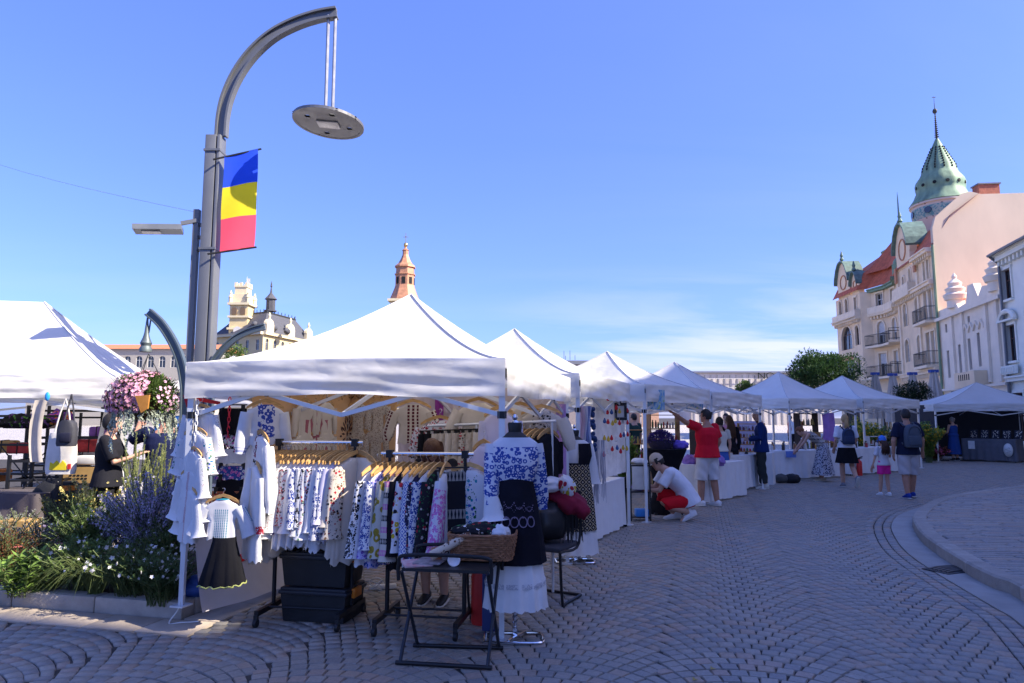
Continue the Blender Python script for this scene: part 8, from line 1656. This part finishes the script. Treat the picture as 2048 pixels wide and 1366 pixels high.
rs = [[V((w_*math.copysign(abs(math.cos(a))**.5, math.cos(a)), .05*math.sin(a)*(1-.7*t), z_)) for a in np.linspace(0, 2*PI, n+1)[:-1]] for w_, z_, t in ((.17, -.36, 0), (.185, -.3, .1), (.18, -.1, .3), (.165, .08, .6), (.15, .12, .8))]; mb.rings(rs); mb.build('bag', mat('tote_white', (.72, .68, .62), .9, bump=.3, bscale=16, trans=.1), tote)
for sx in (-1, 1): mb = MB(); mb.tube(spline([(sx*.1, -.01, .1), (sx*.05, 0, .36), (0, 0, .52)], 4), .009, 6); mb.build('handle', MATS['tote_white'], tote)
mb = MB()
for x_, z_, rx_, rz_ in ((0.02, -.27, .09, .045), (-.05, -.26, .05, .06), (.07, -.26, .05, .06)): mb.lathe([(1, 0), (1, .004)], (0, 0, 0), 18); 
mb = MB(); mb.ext([V((x_, -.0565, z_)) for x_, z_ in ((-.1, -.31), (.1, -.31), (.09, -.24), (.05, -.2), (.02, -.24), (-.02, -.2), (-.06, -.24), (-.095, -.22))], (0, .012, 0)); mb.build('yellow_print', mat('print_yellow', (.8, .62, .02), .7), tote, False)
mb = MB(); mb.box((0.13, -.052, -.27), (.035, .012, .06)); mb.build('label', m_red, tote, False)
sb = at(137, 866, 8.0); mini = thing('mini_backpack', 'small grey backpack hanging in front of the white tote bag', 'backpack', (sb.x, 7.98, at(137, 866, 8).z)); mp_ = mat('bag_charcoal', (.045, .045, .055), .7, bump=.3)
mb = MB(); mb.rings([[V((.11*f*math.copysign(abs(math.cos(a))**.6, math.cos(a)), .06*math.copysign(abs(math.sin(a))**.6, math.sin(a)), z_)) for a in np.linspace(0, 2*PI, 21)[:-1]] for z_, f in ((-.15, .9), (-.12, 1), (.05, .98), (.12, .8), (.15, .4))]); mb.build('pack', mp_, mini); mb = MB(); mb.box((.02, -.06, -.05), (.13, .04, .11), bev=.015); mb.build('pocket', mat('bag_black', (.015, .015, .03), .6), mini)
for sx in (-1, 1): mb = MB(); mb.tube(spline([(sx*.06, .02, .13), (sx*.03, .03, .3), (0, .03, .45)], 4), .009, 6); mb.build('strap', mp_, mini)
mb = MB(); mb.grid(lambda u, v: at(70+26*u-14*v*(1-v)*2, 800, 8.4)+V((.0, .02*math.sin(u*6), -.75*v)), 6, 8); tag(mb.build('apron', mat('apron_beige', (.55, .49, .42), .9, trans=.15), None, True), 'beige apron hanging from the large tent beside the tote bag', 'apron')
mb = MB(); mb.ell((0, 0, 0), (.03, .02, .055), 10, 7); tag(mb.build('blue_float', mat('float_blue', (.03, .3, .7), .4), None, True, at(95, 793, 8.3)), 'small bright blue float hanging over the apron', 'ornament')
cloth_table('low table under a brown grey cloth at the picture edge', (at(-60, 836, 8.35).x, 8.35), (at(84, 836, 8.15).x, 8.15), .7, .72, mat('cloth_taupe', (.09, .075, .08), .9, bump=.3), .03)
r = thing('rucksack', 'large black rucksack standing on the clear plastic box', 'backpack', (at(115, 836, 8.5).x, 8.45, .36)); mb = MB(); mb.rings([[V((.2*f*math.copysign(abs(math.cos(a))**.6, math.cos(a)), .13*math.copysign(abs(math.sin(a))**.6, math.sin(a))*f, z_)) for a in np.linspace(0, 2*PI, 25)[:-1]] for z_, f in ((0, .92), (.05, 1), (.25, .97), (.38, .82), (.45, .6), (.5, .25))]); mb.build('pack', mat('ruck_black', (.012, .012, .014), .7, bump=.4, bscale=20), r); mb = MB(); mb.rings([[V((-.03+.1*f*math.copysign(abs(math.cos(a))**.6, math.cos(a)), -.13-.03*math.sin(a), z_)) for a in np.linspace(0, 2*PI, 21)[:-1]] for z_, f in ((.04, .9), (.2, 1), (.34, .7))]); mb.build('mesh_panel', mat('ruck_grey', (.11, .11, .115), .8), r)
mb = MB(); mb.tube(spline([(-.04, -.02, .5), (0, -.02, .56), (.04, -.02, .5)], 4), .011, 6); mb.build('handle', m_black, r)
r = thing('plastic_box', 'clear plastic storage box with purple contents under the rucksack', 'box', (at(118, 836, 8.5).x, 8.45, .1)); mb = MB(); mb.box((0, 0, .12), (.6, .4, .22), bev=.02); mb.build('tub', mat('clear_plastic', (.42, .38, .48), .25, var=.3, scale=9), r); mb = MB(); mb.box((0, 0, .243), (.63, .43, .03), bev=.01); mb.build('lid', mat('lid_violet', (.3, .25, .42), .35), r)
p = at(160, 836, 8.6); r = thing('thermos', 'orange topped dark jar beside the rucksack', 'jar', (p.x, 8.5, .64)); mb = MB(); mb.lathe([(.07, 0), (.075, .02), (.075, .1)], (0, 0, 0), 16); mb.build('body', m_blackpl, r); mb = MB(); mb.lathe([(.078, .1), (.078, .15), (.07, .16)], (0, 0, 0), 16); mb.build('band', MATS['clip_orange'], r); mb = MB(); mb.lathe([(.08, .16), (.08, .2), (.05, .21)], (0, 0, 0), 16); mb.build('lid', m_blackpl, r)
mb = MB(); mb.box((0, 0, .3), (.5, .4, .62)); tag(mb.build('dark_crate', m_blackpl, None, False, (p.x+.02, 8.7, .0)), 'dark crate carrying the orange topped jar', 'crate')
r = thing('carton', 'tan carton with printed writing on the white table', 'carton', (at(185, 836, 9.2).x, 9.2, .76)); mb = MB(); mb.box((0, 0, .11), (.52, .3, .2)); mb.build('box', mat('cardboard', (.42, .26, .09), .85), r, False)
mb = MB(); [mb.box((-.14+.05*k, -.153, z_), (.03, .004, .018)) for k in range(5) for z_ in (.07, .11)]; mb.build('printed_marks', m_black, r, False)['kind'] = 'stuff'
mb = MB(); mb.box((0, 0, .30), (.36, .26, .11), bev=.02); mb.build('tray', m_frame, r)
mb = MB(); mb.box((0, 0, .37), (1.3, .6, .74)); tag(mb.build('white_bench', mat('bench_white', (.6, .58, .58), .8), None, False, (at(180, 836, 9.5).x, 9.5, 0)), 'white covered bench carrying the tan carton', 'bench')
mb = MB(); mb.box((0, 0, .2), (.34, .3, .36)); tag(mb.build('cardboard_box', MATS['cardboard'], None, False, (at(40, 836, 7.9).x, 8.0, .08)), 'cardboard box on the ground before the brown grey cloth', 'box')
# easel, blue sign with letters behind the hanging basket
r = thing('white_ladder', 'white slatted stand leaning behind the woman in glasses', 'stand', (at(205, 836, 9.6).x, 9.7, 0), 0); 
for sx in (-1, 1): mb = MB(); mb.bar((sx*.28, 0, .05), (sx*.12, .2, 1.75), .05, .03); mb.build('rail', m_frame, r, False)
for k in range(7): mb = MB(); t = k/7; mb.bar((-.28+.15*t, .2*t, .2+1.5*t), (.28-.15*t, .2*t, .2+1.5*t), .03, .03); mb.build('rung', m_frame, r, False)
sA = at(328, 826, 11); r = thing('blue_sign', 'blue sign with white letters behind the flower basket', 'sign', (at(350, 836, 11).x, 11, 1.42)); mb = MB(); mb.box((0, 0, .11), (.62, .03, .46)); mb.build('board', mat('sign_blue', (.02, .14, .5), .5), r, False); mb = MB(); mb.box((0, -.018, .29), (.62, .008, .12)); mb.build('white_stripe', m_frame, r, False)
mb = MB()
def seg(x0, z0, pts_): mb.tube([(x0+.07*u, -.02, z0+.09*v) for u, v in pts_], .009, 4)
for i, ch_ in enumerate([[(1, .9), (.2, 1), (0, .5), (.2, 0), (1, .1)], [(.5, 0), (.5, 1)], [(0, 0), (0, 1), (.9, .9), (.9, .6), (0, .5)]]): seg(-.12+.1*i, .11, ch_)
for i, ch_ in enumerate([[(0, 1), (0, 0), (.9, 0)], [(0, 1), (0, .2), (.5, 0), (.9, .2), (.9, 1)], [(.9, .9), (.1, .9), (0, .2), (.9, .1), (.9, .5), (.5, .5)]]): seg(-.12+.1*i, -.01, ch_)
mb.tube([(-.22+.05*math.cos(t), -.02, .1+.06*math.sin(t)) for t in np.linspace(0, 2*PI, 14)[:-1]], .01, 4, True); mb.build('lettering', m_frame, r)
for x_ in (-.25, .25): mb = MB(); mb.bar((x_, .03, -1.42), (x_, .03, .3), .03); mb.build('post', m_grey, r, False)
# ---------------------------------------------------------------- small things on the paving
for i, (px, py) in enumerate([(1384, 1362), (1620, 1095), (1420, 1340)]):
    p = gnd(px, py); mb = MB(); leaf(mb, V((0, 0, .004)), V((1, .3, .05)), .045, .03, V((0, 0, 1))); leaf(mb, V((.01, .01, .006)), V((.3, 1, .15)), .03, .02, V((0, 0, 1))); tag(mb.build('fallen_leaf', lmat('leaf_fallen', (.5, .38, .12)), None, False, p), ['yellow fallen leaf nearest the camera on the setts', 'tiny fallen leaf on the setts in the lane', 'small fallen leaf on the setts'][i], 'leaf')
